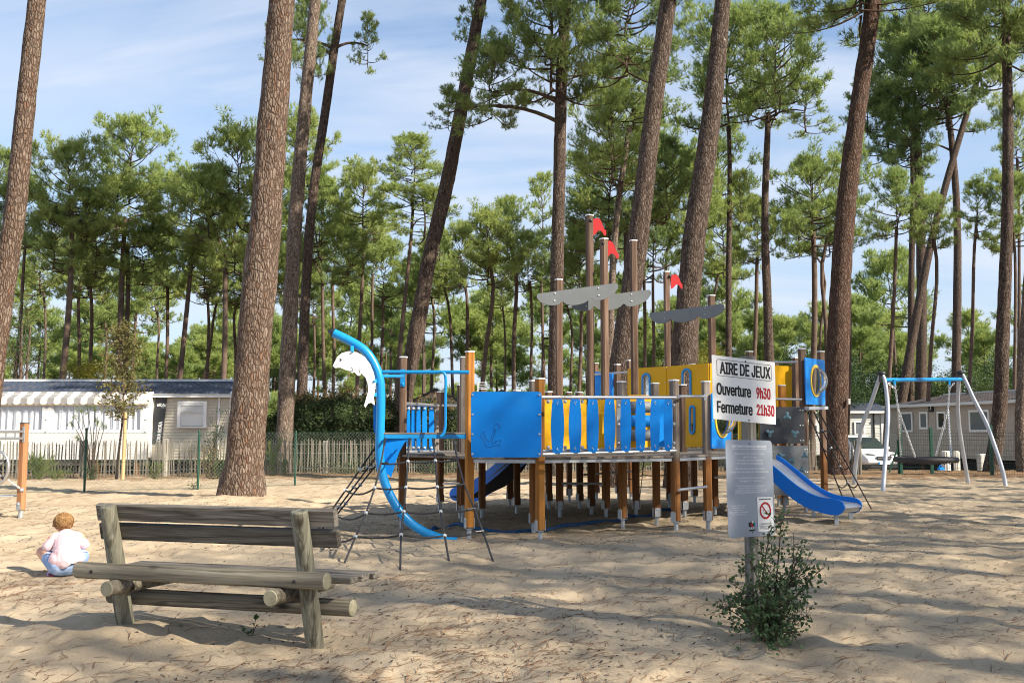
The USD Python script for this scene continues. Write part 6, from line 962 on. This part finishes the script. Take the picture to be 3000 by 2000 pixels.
# beige home at right, seen along its side
a0, a1 = P(2603, 1191, 48.6)[:2], P(3040, 1172, 38.2)[:2]; dv = norm(np.r_[a1 - a0, 0]); nv_ = np.array([dv[1], -dv[0], 0]); nv_ = -nv_ if nv_[0] > 0 else nv_; g0, g1, sk = Zh(1191, 48.6, 2603), 2.45, .10
HR = Thing('mobile_home', 'beige sided holiday home with brown roof behind the swing', 'house', (*(a0 + a1) / 2, -.5)); Lr = np.linalg.norm(a1 - a0); bk = -nv_
A3, B3 = np.r_[a0, 0], np.r_[a1, 0]; wallv = np.array([A3 + [0, 0, sk], B3 + [0, 0, sk], B3 + bk * 3.9 + [0, 0, sk], A3 + bk * 3.9 + [0, 0, sk]]); HR.part('wall', (np.vstack([wallv, wallv + [0, 0, 2.40 - sk]]), np.array([[0, 1, 5], [0, 5, 4], [1, 2, 6], [1, 6, 5], [2, 3, 7], [2, 7, 6], [3, 0, 4], [3, 4, 7], [0, 2, 1], [0, 3, 2]])), M['siding_beige'])
def sid2(T, A, Bp, n, z0, z1, pitch, mt):
    z = z0
    while z < z1 - .01:
        h = min(pitch, z1 - z); V = np.array([q + n * o + [0, 0, zz] for q in (A, Bp) for o, zz in ((0, z), (.022, z), (.022, z + .012), (.004, z + h - .006), (.004, z + h), (0, z + h))]); f = []
        for i in range(6): j = (i + 1) % 6; f += [[i, j, 6 + j], [i, 6 + j, 6 + i]]
        f += [[0, i, i + 1] for i in range(1, 5)] + [[6, 7 + i, 6 + i] for i in range(1, 5)]; T.part('siding_board', (V, np.array(f)), M[mt]); z += h
sid2(HR, A3, B3, nv_, sk, 2.40, .135, 'siding_beige')
gA, gB = A3 + nv_ * .2 + [0, 0, 2.43], B3 + nv_ * .2 + [0, 0, 2.43]; HR.part('gutter', beam(gA - dv * .2, gB, .10, .13), M['trim']); rz = 2.95
eA, rA = A3 + nv_ * .16 + [0, 0, 2.49], A3 + bk * 1.75 + dv * 1.9 + [0, 0, rz]; eB, rB = B3 + nv_ * .16 + [0, 0, 2.49], B3 + bk * 1.75 + [0, 0, rz]; eC = A3 + bk * 3.9 + [0, 0, 2.49]; eD = B3 + bk * 3.9 + [0, 0, 2.49]
HR.part('roof', J(tiles(A3 + nv_ * .16 + dv * 1.9 + [0, 0, 2.49], eB, rA - (A3 + nv_ * .16 + dv * 1.9 + [0, 0, 2.49]), 7), (np.array([eA, eA + dv * 1.9, rA, eC, eC + dv * 1.9, rB, eD]), np.array([[0, 1, 2], [0, 2, 3], [3, 2, 4], [4, 2, 5], [4, 5, 6]]))), M['tile_brown']); HR.part('ridge', beam(rA + [0, 0, .03], rB + [0, 0, .03], .12, .06), M['trim'])
HR.part('underfloor', (np.vstack([np.array([A3 + dv * .4 + bk * .4, B3 + bk * .4, B3 + bk * 3.5, A3 + dv * .4 + bk * 3.5]) + [0, 0, -.75], np.array([A3 + dv * .4 + bk * .4, B3 + bk * .4, B3 + bk * 3.5, A3 + dv * .4 + bk * 3.5]) + [0, 0, sk + .02]]), np.array([[0, 1, 5], [0, 5, 4], [1, 2, 6], [1, 6, 5], [2, 3, 7], [2, 7, 6], [3, 0, 4], [3, 4, 7]])), M['void'])  # near-black filling for the shade under this home
def onwall(px, py):                                                # a point of that wall seen at a pixel
    r = ray(px, py); c = np.array([0, 0, EYE]); t = ((A3 + nv_ * .022 - c) @ nv_) / (r @ nv_); return c + r * t
for x0, y0, x1, y1, mt in ((2642, 1207, 2677, 1265, 'window'), (2697, 1206, 2721, 1257, 'window'), (2749, 1205, 2774, 1257, 'darkwindow'), (2843, 1201, 2902, 1265, 'window')):
    b, e_ = onwall(cR(1, 1)[0] * 0 + x0, y1), onwall(x1, y1); t = onwall(x0, y0); win(HR, b, e_ - b, nv_, np.linalg.norm((e_ - b)[:2]), t[2] - b[2], mt, fw=.09)
b = onwall(2729, 1190); vt = HR.part('vent', place(extrude(rrect(-.17, -.17, .17, .17, .02), .06), b + [0, 0, -.08], dv, (0, 0, 1), nv_), M['black']); HR.part('vent_mark', place(extrude(Polygon([(-.07, -.10), (.06, -.02), (.05, .10), (-.02, .08), (0, .0)]), .006), b + [0, 0, -.08] + nv_ * .061, dv, (0, 0, 1), nv_), M['trim'], vt)
HR.part('wall_joint', beam(onwall(2740, 1188), onwall(2740, 1330), .03, .02), M['siding_grey'])
# pale home further back, left of the beige one
zq = 56.0; x0, x1 = X(2330, zq), X(2602, zq); HB = Thing('mobile_home', 'pale grey holiday home with dark roof behind the white car', 'house', ((x0 + x1) / 2, zq, -.5)); zg2 = Zh(1208, zq)
HB.part('wall', bx(((x0 + x1) / 2, zq + 1.95, zg2 / 2 - .05), (x1 - x0, 3.88, zg2 + .1)), M['siding_grey']); sid2(HB, np.array([x0, zq, 0]), np.array([x1 - .1, zq, 0]), np.array([0, -1.0, 0]), -.05, zg2, .15, 'siding_grey')
HB.part('roof', tiles((x0, zq - .15, zg2 + .05), (x1 + .1, zq - .15, zg2 + .05), (0, 2.1, .55), 7), M['tile']); HB.part('gutter', bx(((x0 + x1) / 2, zq - .18, zg2 + .02), (x1 - x0 + .3, .1, .12)), M['trim']); HB.part('corner_trim', bx((x1 - .25, zq - .03, zg2 / 2), (.30, .06, zg2)), M['trim']); HB.part('downpipe', tube([(X(2560, zq), zq - .06, zg2), (X(2560, zq), zq - .06, -.2)], .045, 8), M['rubber'])
for xx, ya, yb2, wpx in ((2503, 1262, 1234, 30), (2370, 1262, 1242, 26)): o = P(xx, ya + 12, zq - .025); win(HB, o, (1, 0, 0), (0, -1, 0), wpx / 2917 * zq, (ya - yb2 + 12) / 2917 * zq, fw=.07)
HB.part('gable', place(extrude(Polygon([(0, 0), (2.4, 0), (2.4, .25), (1.2, .55), (0, .12)]), .1), (x1 - .3, zq - .35, zg2 - .05), (1, 0, 0), (0, 0, 1), (0, -1, 0)), M['tile'])
# roofs beyond the hedge
zq = 44.0
for xa_, xb_, ys_, lbl, mt in ((1205, 1348, 1137, 'home with grey gable roof beyond the hedge', 'plaster'), (1415, 1525, 1140, 'low roof beyond the hedge behind the blue panel', 'siding_grey')):
    x0, x1 = X(xa_, zq), X(xb_, zq); ze_, zp = Zh(1172, zq), Zh(ys_, zq); T = Thing('mobile_home', lbl, 'house', ((x0 + x1) / 2, zq, -.5)); xm = (x0 + x1) / 2
    T.part('wall', place(extrude(Polygon([(x0 + .15, -.5), (x1 - .15, -.5), (x1 - .15, ze_), (xm, zp - .06), (x0 + .15, ze_)]), 6.0), (0, zq, 0), (1, 0, 0), (0, 0, 1), (0, 1, 0)), M[mt])
    for e_ in ((x0 - .05, xm), (x1 + .05, xm)): T.part('roof', beam(((e_[0] + e_[1]) / 2, zq - .25, 0), ((e_[0] + e_[1]) / 2, zq + 6.2, 0), .01, .01) if False else (np.array([[e_[0], zq - .25, ze_ - .04], [e_[1], zq - .25, zp], [e_[1], zq + 6.2, zp], [e_[0], zq + 6.2, ze_ - .04], [e_[0], zq - .25, ze_ - .16], [e_[1], zq - .25, zp - .12], [e_[1], zq + 6.2, zp - .12], [e_[0], zq + 6.2, ze_ - .16]]), np.array([[0, 1, 2], [0, 2, 3], [4, 6, 5], [4, 7, 6], [0, 4, 5], [0, 5, 1], [3, 2, 6], [3, 6, 7], [0, 3, 7], [0, 7, 4]])), M['tile_brown'])
mr = P(1412, 1138, 40); T = Thing('metal_rack', 'small white metal rack standing behind the blue side panel', 'rack', (mr[0], mr[1], 0))
for dx in (-.17, .17): T.part('upright', tube([mr + [dx, 0, .25], [mr[0] + dx, mr[1], -.3]], .025, 6), M['trim'])
for z in (-.15, -.05, .05, .15, .24): T.part('bar', tube([mr + [-.17, 0, z], mr + [.17, 0, z]], .014, 5), M['trim'])
# things standing under the beige home
for x, w, y0, y1, mt, lb in ((2772, 24, 1320, 1375, 'plaster', 'cream gas bottle cover under the beige home, wider one'), (2804, 16, 1321, 1377, 'plaster', 'slim cream bollard under the beige home')):
    Z = 36.5; o = P(x, y1, Z); r = w / 2 / 2917 * Z; h = (y1 - y0) / 2917 * Z; o[2] = float(gz(o[0], o[1])) - .05; hh = P(x, y0, Z)[2] - o[2]; T = Thing('bottle_cover', lb, 'gas bottle', o); T.part('body', tube([[0, 0, 0], [0, 0, hh - .05], [0, 0, hh - .015], [0, 0, hh]], [r, r, r * .92, r * .7], 16), M[mt], local=True, smooth=30)
    T.part('rib', J([bx((r * math.cos(a), r * math.sin(a), hh / 2), (.02, .02, hh * .9)) for a in np.linspace(0, 6.28, 13)[:-1]]), M[mt], local=True, kind='stuff')
o = P(2756, 1372, 36); o[2] = float(gz(o[0], o[1])); T = Thing('water_can', 'blue plastic can on the ground beneath the beige home', 'can', o); T.part('body', cham(.22, .2, .36, .04), M['blue'], local=True); T.part('handle', tube([(-.06, 0, .18), (-.04, 0, .24), (.04, 0, .24), (.06, 0, .18)], .015, 6), M['blue'], local=True)
o = P(2884, 1376, 37); o[2] = float(gz(o[0], o[1])); T = Thing('meter_box', 'pale grey cabinet standing under the beige home right of the swing leg', 'cabinet', o); T.part('cabinet', (cham(.42, .3, .75, .02)[0] + [0, 0, .35], cham(.42, .3, .75, .02)[1]), M['siding_grey'], local=True); T.part('door', (cham(.36, .02, .6, .01)[0] + [0, -.155, .35], cham(.36, .02, .6, .01)[1]), M['plaster'], local=True)
o = P(2487, 1177, 29.05); T = Thing('nest_box', 'small white box fixed to the reddish pine by the swing', 'box', o); T.part('box', cham(.06, .09, .14, .006), M['plaster'], local=True); T.part('lid', (cham(.08, .11, .02, .004)[0] + [0, 0, .08], cham(.08, .11, .02, .004)[1]), M['trim'], local=True)
# ---------------------------------------------------------------- white car
co = P(2518, 1363, 44.0); co[2] = float(gz(co[0], co[1])) ; CA = Thing('parked_car', 'white car parked nose out in front of the pale grey home', 'car', co, math.radians(-82))
prof = [(-2.12, .52, .62, .80), (-2.05, .42, .98, .84), (-1.75, .38, 1.06, .87), (-1.25, .36, 1.10, .89), (-.6, .34, 1.06, .89), (.4, .34, 1.02, .89), (1.1, .36, 1.00, .88), (1.55, .38, .97, .86), (1.9, .40, .88, .82), (2.08, .44, .74, .74), (2.14, .52, .62, .66)]
def loft(prof, ring):
    R = np.array([[(x, y * w, z0 + (z1 - z0) * t) for y, t in ring] for x, z0, z1, w in prof]); n, m = R.shape[:2]; v = R.reshape(-1, 3); f = []
    for i in range(n - 1):
        for j in range(m): k = (j + 1) % m; f += [[i * m + j, i * m + k, (i + 1) * m + k], [i * m + j, (i + 1) * m + k, (i + 1) * m + j]]
    for i, fl in ((0, 1), (n - 1, 0)): c = len(v); v = np.vstack([v, v[i * m:(i + 1) * m].mean(0)]); f += [([i * m + j, i * m + (j + 1) % m, c][::-1] if fl else [i * m + j, i * m + (j + 1) % m, c]) for j in range(m)]
    return v, np.array(f)
ring = [(-.86, 0), (-.98, .15), (-1, .45), (-.98, .75), (-.90, .95), (-.6, 1.0), (0, 1.03), (.6, 1.0), (.90, .95), (.98, .75), (1, .45), (.98, .15), (.86, 0)]
bdy = CA.part('body', loft(prof, ring), M['car'], smooth=35, local=True)
cab = [(-1.95, 1.0, 1.10, .80), (-1.75, 1.0, 1.50, .74), (-1.2, 1.0, 1.64, .72), (-.4, 1.0, 1.66, .72), (.15, 1.0, 1.58, .72), (.55, 1.0, 1.36, .76), (1.02, .98, 1.05, .80)]
CA.part('cabin', loft(cab, [(-1, 0), (-.97, .55), (-.86, .95), (-.6, 1.0), (0, 1.02), (.6, 1.0), (.86, .95), (.97, .55), (1, 0)]), M['car'], smooth=35, local=True)
gl = [(.22, 1.0, 1.545, .735), (.55, 1.0, 1.365, .765), (1.0, .99, 1.085, .80)]; CA.part('windscreen', (np.array([[x + .02, s * w * k, z + .02] for x, _, z, w in gl for s, k in ((-1, .86), (-1, .4), (1, .4), (1, .86))]), np.array([[i * 4 + j, i * 4 + j + 1, i * 4 + j + 5] for i in range(2) for j in range(3)] + [[i * 4 + j, i * 4 + j + 5, i * 4 + j + 4] for i in range(2) for j in range(3)])), M['car_glass'], local=True)
for s in (-1, 1):
    CA.part('side_window', (np.array([[-1.55, s * .79, 1.12], [-1.45, s * .745, 1.45], [-.45, s * .735, 1.56], [.1, s * .74, 1.50], [.72, s * .795, 1.10], [-.45, s * .80, 1.10]]), np.array([[0, 1, 2], [0, 2, 5], [5, 2, 3], [5, 3, 4]])), M['car_glass'], local=True)
    CA.part('headlight', place(extrude(Polygon([(0, 0), (.42, .06), (.40, .20), (.05, .15)]), .03), (2.02, s * .30, .70), (-.25, s * .95, 0), (0, 0, 1), (.95, s * .25, .1)), M['lamp'], local=True); CA.part('mirror', sphere((.62, s * .98, 1.10), .12, 2, (.7, 1, .75)), M['car'], smooth=True, local=True)
    CA.part('fog_lamp', place(extrude(rrect(0, 0, .26, .12, .03), .03), (2.08, s * .45, .46), (-.2, s * .97, 0), (0, 0, 1), (.97, s * .2, 0)), M['black'], local=True)
    for x in (-1.28, 1.30):
        wl = CA.part('wheel', tube([(x, s * .72, .33), (x, s * .92, .33)], .33, 24), M['tyre'], smooth=30, local=True); CA.part('rim', tube([(x, s * .90, .33), (x, s * .925, .33)], .22, 16), M['steel'], wl, smooth=30, local=True); CA.part('wheel_arch', tube([(x + .40 * math.cos(a), s * .885, .35 + .40 * math.sin(a)) for a in np.linspace(.05, 3.09, 15)], .035, 6), M['black'], local=True)
gr = CA.part('grille', place(extrude(Polygon([(-.36, .04), (-.28, -.07), (.28, -.07), (.36, .04), (.30, .09), (-.30, .09)]), .03), (2.13, 0, .70), (0, 1, 0), (0, 0, 1), (1, 0, 0)), M['black'], local=True); CA.part('badge', tube([(2.17, .075 * math.cos(a), .71 + .075 * math.sin(a)) for a in np.linspace(0, 6.28, 17)], .012, 6), M['steel'], gr, local=True); CA.part('grille_bar', bx((2.165, 0, .72), (.02, .56, .022)), M['steel'], gr, local=True)
CA.part('lower_bumper', loft([(1.75, .26, .44, .84), (2.05, .26, .42, .76), (2.17, .30, .40, .62)], ring), M['black'], local=True); pl_ = CA.part('number_plate', bx((2.165, 0, .50), (.02, .50, .11)), M['white'], local=True); CA.part('plate_band', bx((2.178, -.225, .50), (.004, .05, .11)), M['blue'], pl_, local=True)
# ---------------------------------------------------------------- hedge, shrubs, sapling
rg = np.random.default_rng(31)
def hedge_leaves(x0, x1, y0, y1, ztop, n, seed):
    r = np.random.default_rng(seed); x = r.uniform(x0, x1, n); u = r.random(n); zt_ = ztop(x) + (meshkit.noise(np.stack([x * 2.3, 0 * x, 0 * x], -1), seed) - .5) * .35; z = .25 + (zt_ - .25) * r.random(n) ** .85; fr_ = r.random(n) < .72
    y = np.where(fr_, y0 + .45 * (meshkit.fbm(np.stack([x * 1.7, z * 1.7, 0 * x], -1), 3, seed) - .5) + r.normal(0, .07, n), r.uniform(y0, y1, n)); z = np.where(~fr_, zt_ + r.normal(0, .12, n), z); y = y + .25 * (z / zt_) ** 4
    C = np.stack([x, y, z], -1); d = r.normal(0, 1, (n, 3)) + [0, -.9, .5]; return quads(C, d, r.normal(0, 1, (n, 3)), .085 * r.uniform(.6, 1.25, n), .048 * r.uniform(.7, 1.2, n)), zt_
hx0, hx1 = X(772, 30.8), X(1352, 30.8); ht = lambda x: np.interp(x, [hx0, hx0 + .5, hx0 + 1.2, X(1000, 30.8), X(1240, 30.8), hx1], [1.65, 2.0, 2.15, 2.35, 1.95, 1.85]); HG = Thing('hedge', 'dense dark evergreen hedge behind the paling fence', 'hedge', ((hx0 + hx1) / 2, 30.8, 0))
m_, _ = hedge_leaves(hx0, hx1, 30.7, 32.2, ht, 26000, 5); HG.part('foliage', m_, M['hedge'], kind='stuff')
HG.part('inner_mass', (lambda v: (v, BOXF))(BOXV * [hx1 - hx0 - .3, 1.0, 1.75] + [(hx0 + hx1) / 2, 31.75, .75]), M['void'] if False else M['hedge'])
tw, tl = [], []
for k in range(240):
    x = rg.uniform(hx0 + .4, hx1 - .2); z = float(ht(np.array([x]))[0]) - .1; b = np.array([x, rg.uniform(30.8, 31.8), z]); t = b + [rg.normal(0, .12), rg.normal(0, .1), rg.uniform(.15, .62)]; tw.append(tube([b, (b + t) / 2 + [rg.normal(0, .03), 0, 0], t], [.006, .005, .003], 3, False))
    for j in range(8): tl.append((b + (t - b) * rg.uniform(.2, 1), rg.normal(0, 1, 3) + [0, 0, .5], rg.normal(0, 1, 3)))
C_, D_, W2 = map(np.array, zip(*tl)); HG.part('shoots', J(tw), M['twig'], kind='stuff'); HG.part('shoot_leaves', quads(C_, D_, W2, .075, .035), M['autumn'], kind='stuff')
def bushy(name, label, cat, px, pyb, Z, w, h, mt, n=240, leaf=(.07, .03), stems=9, grassy=False, seed=1, lean=0, top_bias=.6, group=None):
    r = np.random.default_rng(seed); o = np.array([X(px, Z), Z, 0.]); o[2] = float(gz(o[0], o[1])) if pyb is None else P(px, pyb, Z)[2]; T = Thing(name, label, cat, o, group=group); st_, L_ = [], []
    for k in range(stems):
        t = np.array([r.uniform(-w, w) + lean, r.uniform(-w, w) * .5, h * r.uniform(.55, 1.05)]); b = np.array([r.normal(0, w * .15), r.normal(0, w * .12), -.06]); q = spline([b, b * .5 + t * .5 + [-.15 * t[0], 0, .08 * h], t], 7)
        if not grassy: st_.append(tube(q, np.linspace(.012 if h > 1 else .006, .003, 7), 4, False))
        for i in range(n // stems):
            s = r.random() ** top_bias; p = q[int(s * 6)] + r.normal(0, .05 + .05 * w, 3) * (0.3 if grassy else 1); L_.append((p, (t - b) / np.linalg.norm(t - b) * (2.2 if grassy else .4) + r.normal(0, .6, 3) + [0, 0, .3], r.normal(0, 1, 3)))
    C, Dd, Ww = map(np.array, zip(*L_))
    if st_: T.part('stems', J(st_), M['twig'], local=True, kind='stuff')
    T.part('foliage', quads(C, Dd, Ww, leaf[0] * r.uniform(.6, 1.3, len(C)), leaf[1] * r.uniform(.7, 1.2, len(C))), M[mt], local=True, kind='stuff'); return T
bushy('grassy_clump', 'tall green reed-like clump at the fence beside the wooden play post', 'plant', 118, None, 26.2, .38, .62, 'grass', 420, (.22, .022), 26, True, 2)
bushy('grassy_clump', 'low grass tuft right of the tall clump by the paling fence', 'plant', 172, None, 25.9, .35, .25, 'grass', 200, (.16, .014), 20, True, 3)
bushy('leafy_bush', 'small dark bush at the foot of the concrete fence post', 'bush', 268, None, 25.9, .28, .38, 'broad', 260, (.06, .03), 10, False, 4)
bushy('leafy_bush', 'pale spiky bush beside the second concrete fence post', 'bush', 457, None, 26.0, .24, .5, 'grass', 260, (.09, .02), 12, False, 5)
bushy('leafy_bush', 'tall loose shrub in front of the shuttered window', 'shrub', 628, None, 27.6, .45, 2.1, 'broad', 520, (.075, .035), 16, False, 6, top_bias=.8)
bushy('leafy_bush', 'rounded green bush at the fence left of the thick pine', 'bush', 648, None, 26.6, .36, .55, 'broad', 420, (.075, .032), 14, False, 7)
bushy('leafy_bush', 'spreading brown-green shrub under the loose shrub by the home corner', 'bush', 612, None, 27.3, .55, .95, 'autumn', 360, (.06, .03), 14, False, 8)
bushy('reed_plant', 'light green bamboo-like plant right of the thick pine', 'plant', 800, None, 28.6, .35, 1.15, 'grass', 260, (.17, .024), 10, True, 9)
bushy('reed_plant', 'low bamboo-like plant next to the green fence post', 'plant', 835, None, 28.9, .25, .6, 'grass', 120, (.15, .02), 7, True, 10)
bushy('leafy_bush', 'ground ivy along the paling fence under the hedge', 'bush', 1030, None, 29.2, 1.6, .22, 'broad', 520, (.06, .04), 26, False, 11)
bushy('leafy_bush', 'green undergrowth at the fence seen under the bow platform', 'bush', 1290, None, 29.2, .9, .38, 'broad', 420, (.07, .04), 18, False, 12)
bushy('grassy_clump', 'tuft of tall pale grass behind the ship at the fence', 'plant', 1860, None, 29.5, .9, .55, 'grass', 300, (.25, .014), 30, True, 13)
bushy('leafy_bush', 'small weed on the sand by the green fence post left of the pine', 'plant', 572, None, 22.0, .12, .12, 'grass', 60, (.05, .025), 6, False, 14)
bushy('leafy_bush', 'climbing shrub in front of the pales behind the bow net', 'bush', 1125, None, 28.9, .3, .7, 'shrub', 200, (.06, .035), 8, False, 15)
# young pine with bare stems before the awning
YP = Thing('young_pine', 'straggly young pine with bare stems before the awning curtains', 'tree', (X(285, 26.4), 26.4, 0)); b0 = G(275, 1400); b0 = np.array([X(275, 26.4), 26.4, 0]); c0 = crop(0, 1050, 3.267); tp_ = [(770, 500), (835, 480), (905, 490), (690, 620), (960, 640), (1000, 660), (740, 760), (720, 560), (930, 600)]; w_, cc, aa = [], [], []
for x, y in tp_: t = P(*c0(x, y), 26.4 + rg.normal(0, .15)); q = spline([b0 + [rg.normal(0, .04), 0, -.05], b0 * .5 + t * .5 + [(b0[0] - t[0]) * .22, 0, -.1], t], 9); w_.append(tube(q, np.linspace(.016, .007, 9), 5, False)); [(cc.append(t + rg.normal(0, .05, 3)), aa.append(norm(t - q[6]) + rg.normal(0, .5, 3) + [0, 0, .3])) for _ in range(6)]
YP.part('stems', J(w_), M['twig'], kind='stuff'); YP.part('needles', tufts(rg, np.array(cc), np.array(aa), 14, .13, .008), M['needle_shade'], kind='stuff')
# staked sapling with browning leaves
SA = Thing('sapling', 'staked young tree with browning leaves before the white home', 'tree', (X(352, 26.2), 26.2, 0)); so_ = np.array([X(346, 26.2), 26.2, -.1]); tr = spline([so_, P(352, 1290, 26.2), P(360, 1215, 26.2), P(362, 1120, 26.25), P(360, 1040, 26.2), P(362, 960, 26.2)], 24)
SA.part('trunk', tube(tr, np.linspace(.042, .006, 24), 8, False), M['bark_far'], smooth=True); bb_, ll = [], []
for k in range(120):
    s = rg.uniform(.40, 1.0); p = tr[int(s * 23)]; L_ = rg.uniform(.25, .74) * (1.2 - .75 * abs(s - .62) / .4 * .6); az = rg.uniform(0, 6.28); t = p + np.array([math.cos(az) * L_, math.sin(az) * L_, rg.uniform(.05, .55) * L_ + .12]); bb_.append(tube([p, p * .5 + t * .5 - [0, 0, .03], t], [.008, .006, .003], 3, False))
    for i in range(24): q = p + (t - p) * rg.uniform(.3, 1.05) + rg.normal(0, .06, 3); ll.append((q, rg.normal(0, 1, 3) + [0, 0, -.2], rg.normal(0, 1, 3)))
SA.part('branches', J(bb_), M['twig'], kind='stuff'); C_, D_, W2 = map(np.array, zip(*ll)); SA.part('leaves', quads(C_, D_, W2, .085 * rg.uniform(.6, 1.3, len(C_)), .045 * rg.uniform(.7, 1.2, len(C_))), M['autumn'], kind='stuff')
ST = Thing('tree_stake', 'round pale wooden stake tied beside the sapling', 'stake', (X(366, 26.05), 26.05, 0)); ST.part('pole', tube([(X(364, 26.05), 26.05, -.15), (X(366, 26.05), 26.05, Zh(1207, 26.05))], .044, 14), M['stake'], smooth=30); ST.part('tie', tube([P(354, 1226, 26.0), P(368, 1226, 25.99), P(372, 1226, 26.04)], .012, 6), M['rubber'])
# broad-leaved trees
def btree(label, px, Z, ybot, ytop, wpx, mt=None, group=None):
    x = X(px, Z); g = float(drop(x, Z)) if Z > 36 else float(gz(x, Z)); T = Thing('leafy_tree', label, 'tree', (x, Z, g), group=group); zt_, zb_ = Zh(ytop, Z, px), max(Zh(ybot, Z, px), g + .1); T.part('trunk', trunk_mesh([[x, Z, g - .1], [x + .05, Z, (g + zb_) / 2 + .3], [x, Z + .05, zb_ + (zt_ - zb_) * .6]], [.12, .1, .04], 8, 10, .05, int(px) % 13), M['bark_far'], smooth=True)
    h, r = zt_ - zb_, wpx / 2 / 2917 * Z; crown_at(T, 'broad', (x, Z, zb_), (r / 2.2, r / 2.2, h / 4.6), px * 7 % 360)
K['yellowing'] = kind('yellowing_tree', *leaf_crown(17, 2.2, 4.6, 120, 34, (0.17, 0.10)), M['yellowing'], M['twig']); K['willow'] = kind('airy_tree', *leaf_crown(18, 2.2, 4.6, 70, 22, (0.20, 0.07)), M['broad'], M['twig'])
for a in (('dark leafy tree right of the bubble tower, its crown above the pale home', 2440, 58, 1260, 1010, 190), ('leafy tree behind the reddish pine and left swing leg', 2580, 62, 1230, 1045, 170), ('grey-green leafy tree between the stern tower and the reddish pine', 2360, 54, 1240, 1012, 150), ('broad leafy tree behind the stern rails', 2270, 56, 1260, 1030, 140), ('low leafy tree over the roof behind the swing crossbar', 2720, 64, 1240, 1060, 190), ('leafy tree over the beige home roof at right', 2860, 60, 1230, 1055, 190), ('leafy tree at the right edge behind the beige home', 2970, 62, 1240, 1010, 150), ('dark bush over the pale home roof beside the reddish pine', 2520, 60, 1265, 1120, 140)): btree(*a)
def yt(label, px, Z, yb2, ytp, w, kd):
    x = X(px, Z); T = Thing('leafy_tree', label, 'tree', (x, Z, float(drop(x, Z)))); zb_, zt_ = Zh(yb2, Z, px), Zh(ytp, Z, px); T.part('trunk', tube([[x, Z, -.6], [x + .05, Z, zb_], [x, Z, zb_ + (zt_ - zb_) * .7]], [.09, .07, .03], 7), M['bark_far'], smooth=True); r = w / 2 / 2917 * Z; crown_at(T, kd, (x, Z, zb_), (r / 2.2, r / 2.2, (zt_ - zb_) / 4.6), 40)
yt('yellowing leafy tree above the white home ridge', 250, 36, 1140, 1050, 130, 'yellowing'); yt('airy willow-like tree beside the left edge pine', 50, 35, 1130, 860, 150, 'willow'); yt('bright leafy tree behind the lichen-spotted pine', 2085, 48, 1150, 1005, 90, 'yellowing'); yt('small pale tree right of the mast behind the sign', 2180, 60, 1140, 1010, 60, 'willow')
yt('small airy tree between the stout pine and rear mast', 1910, 50, 1150, 1035, 100, 'willow')
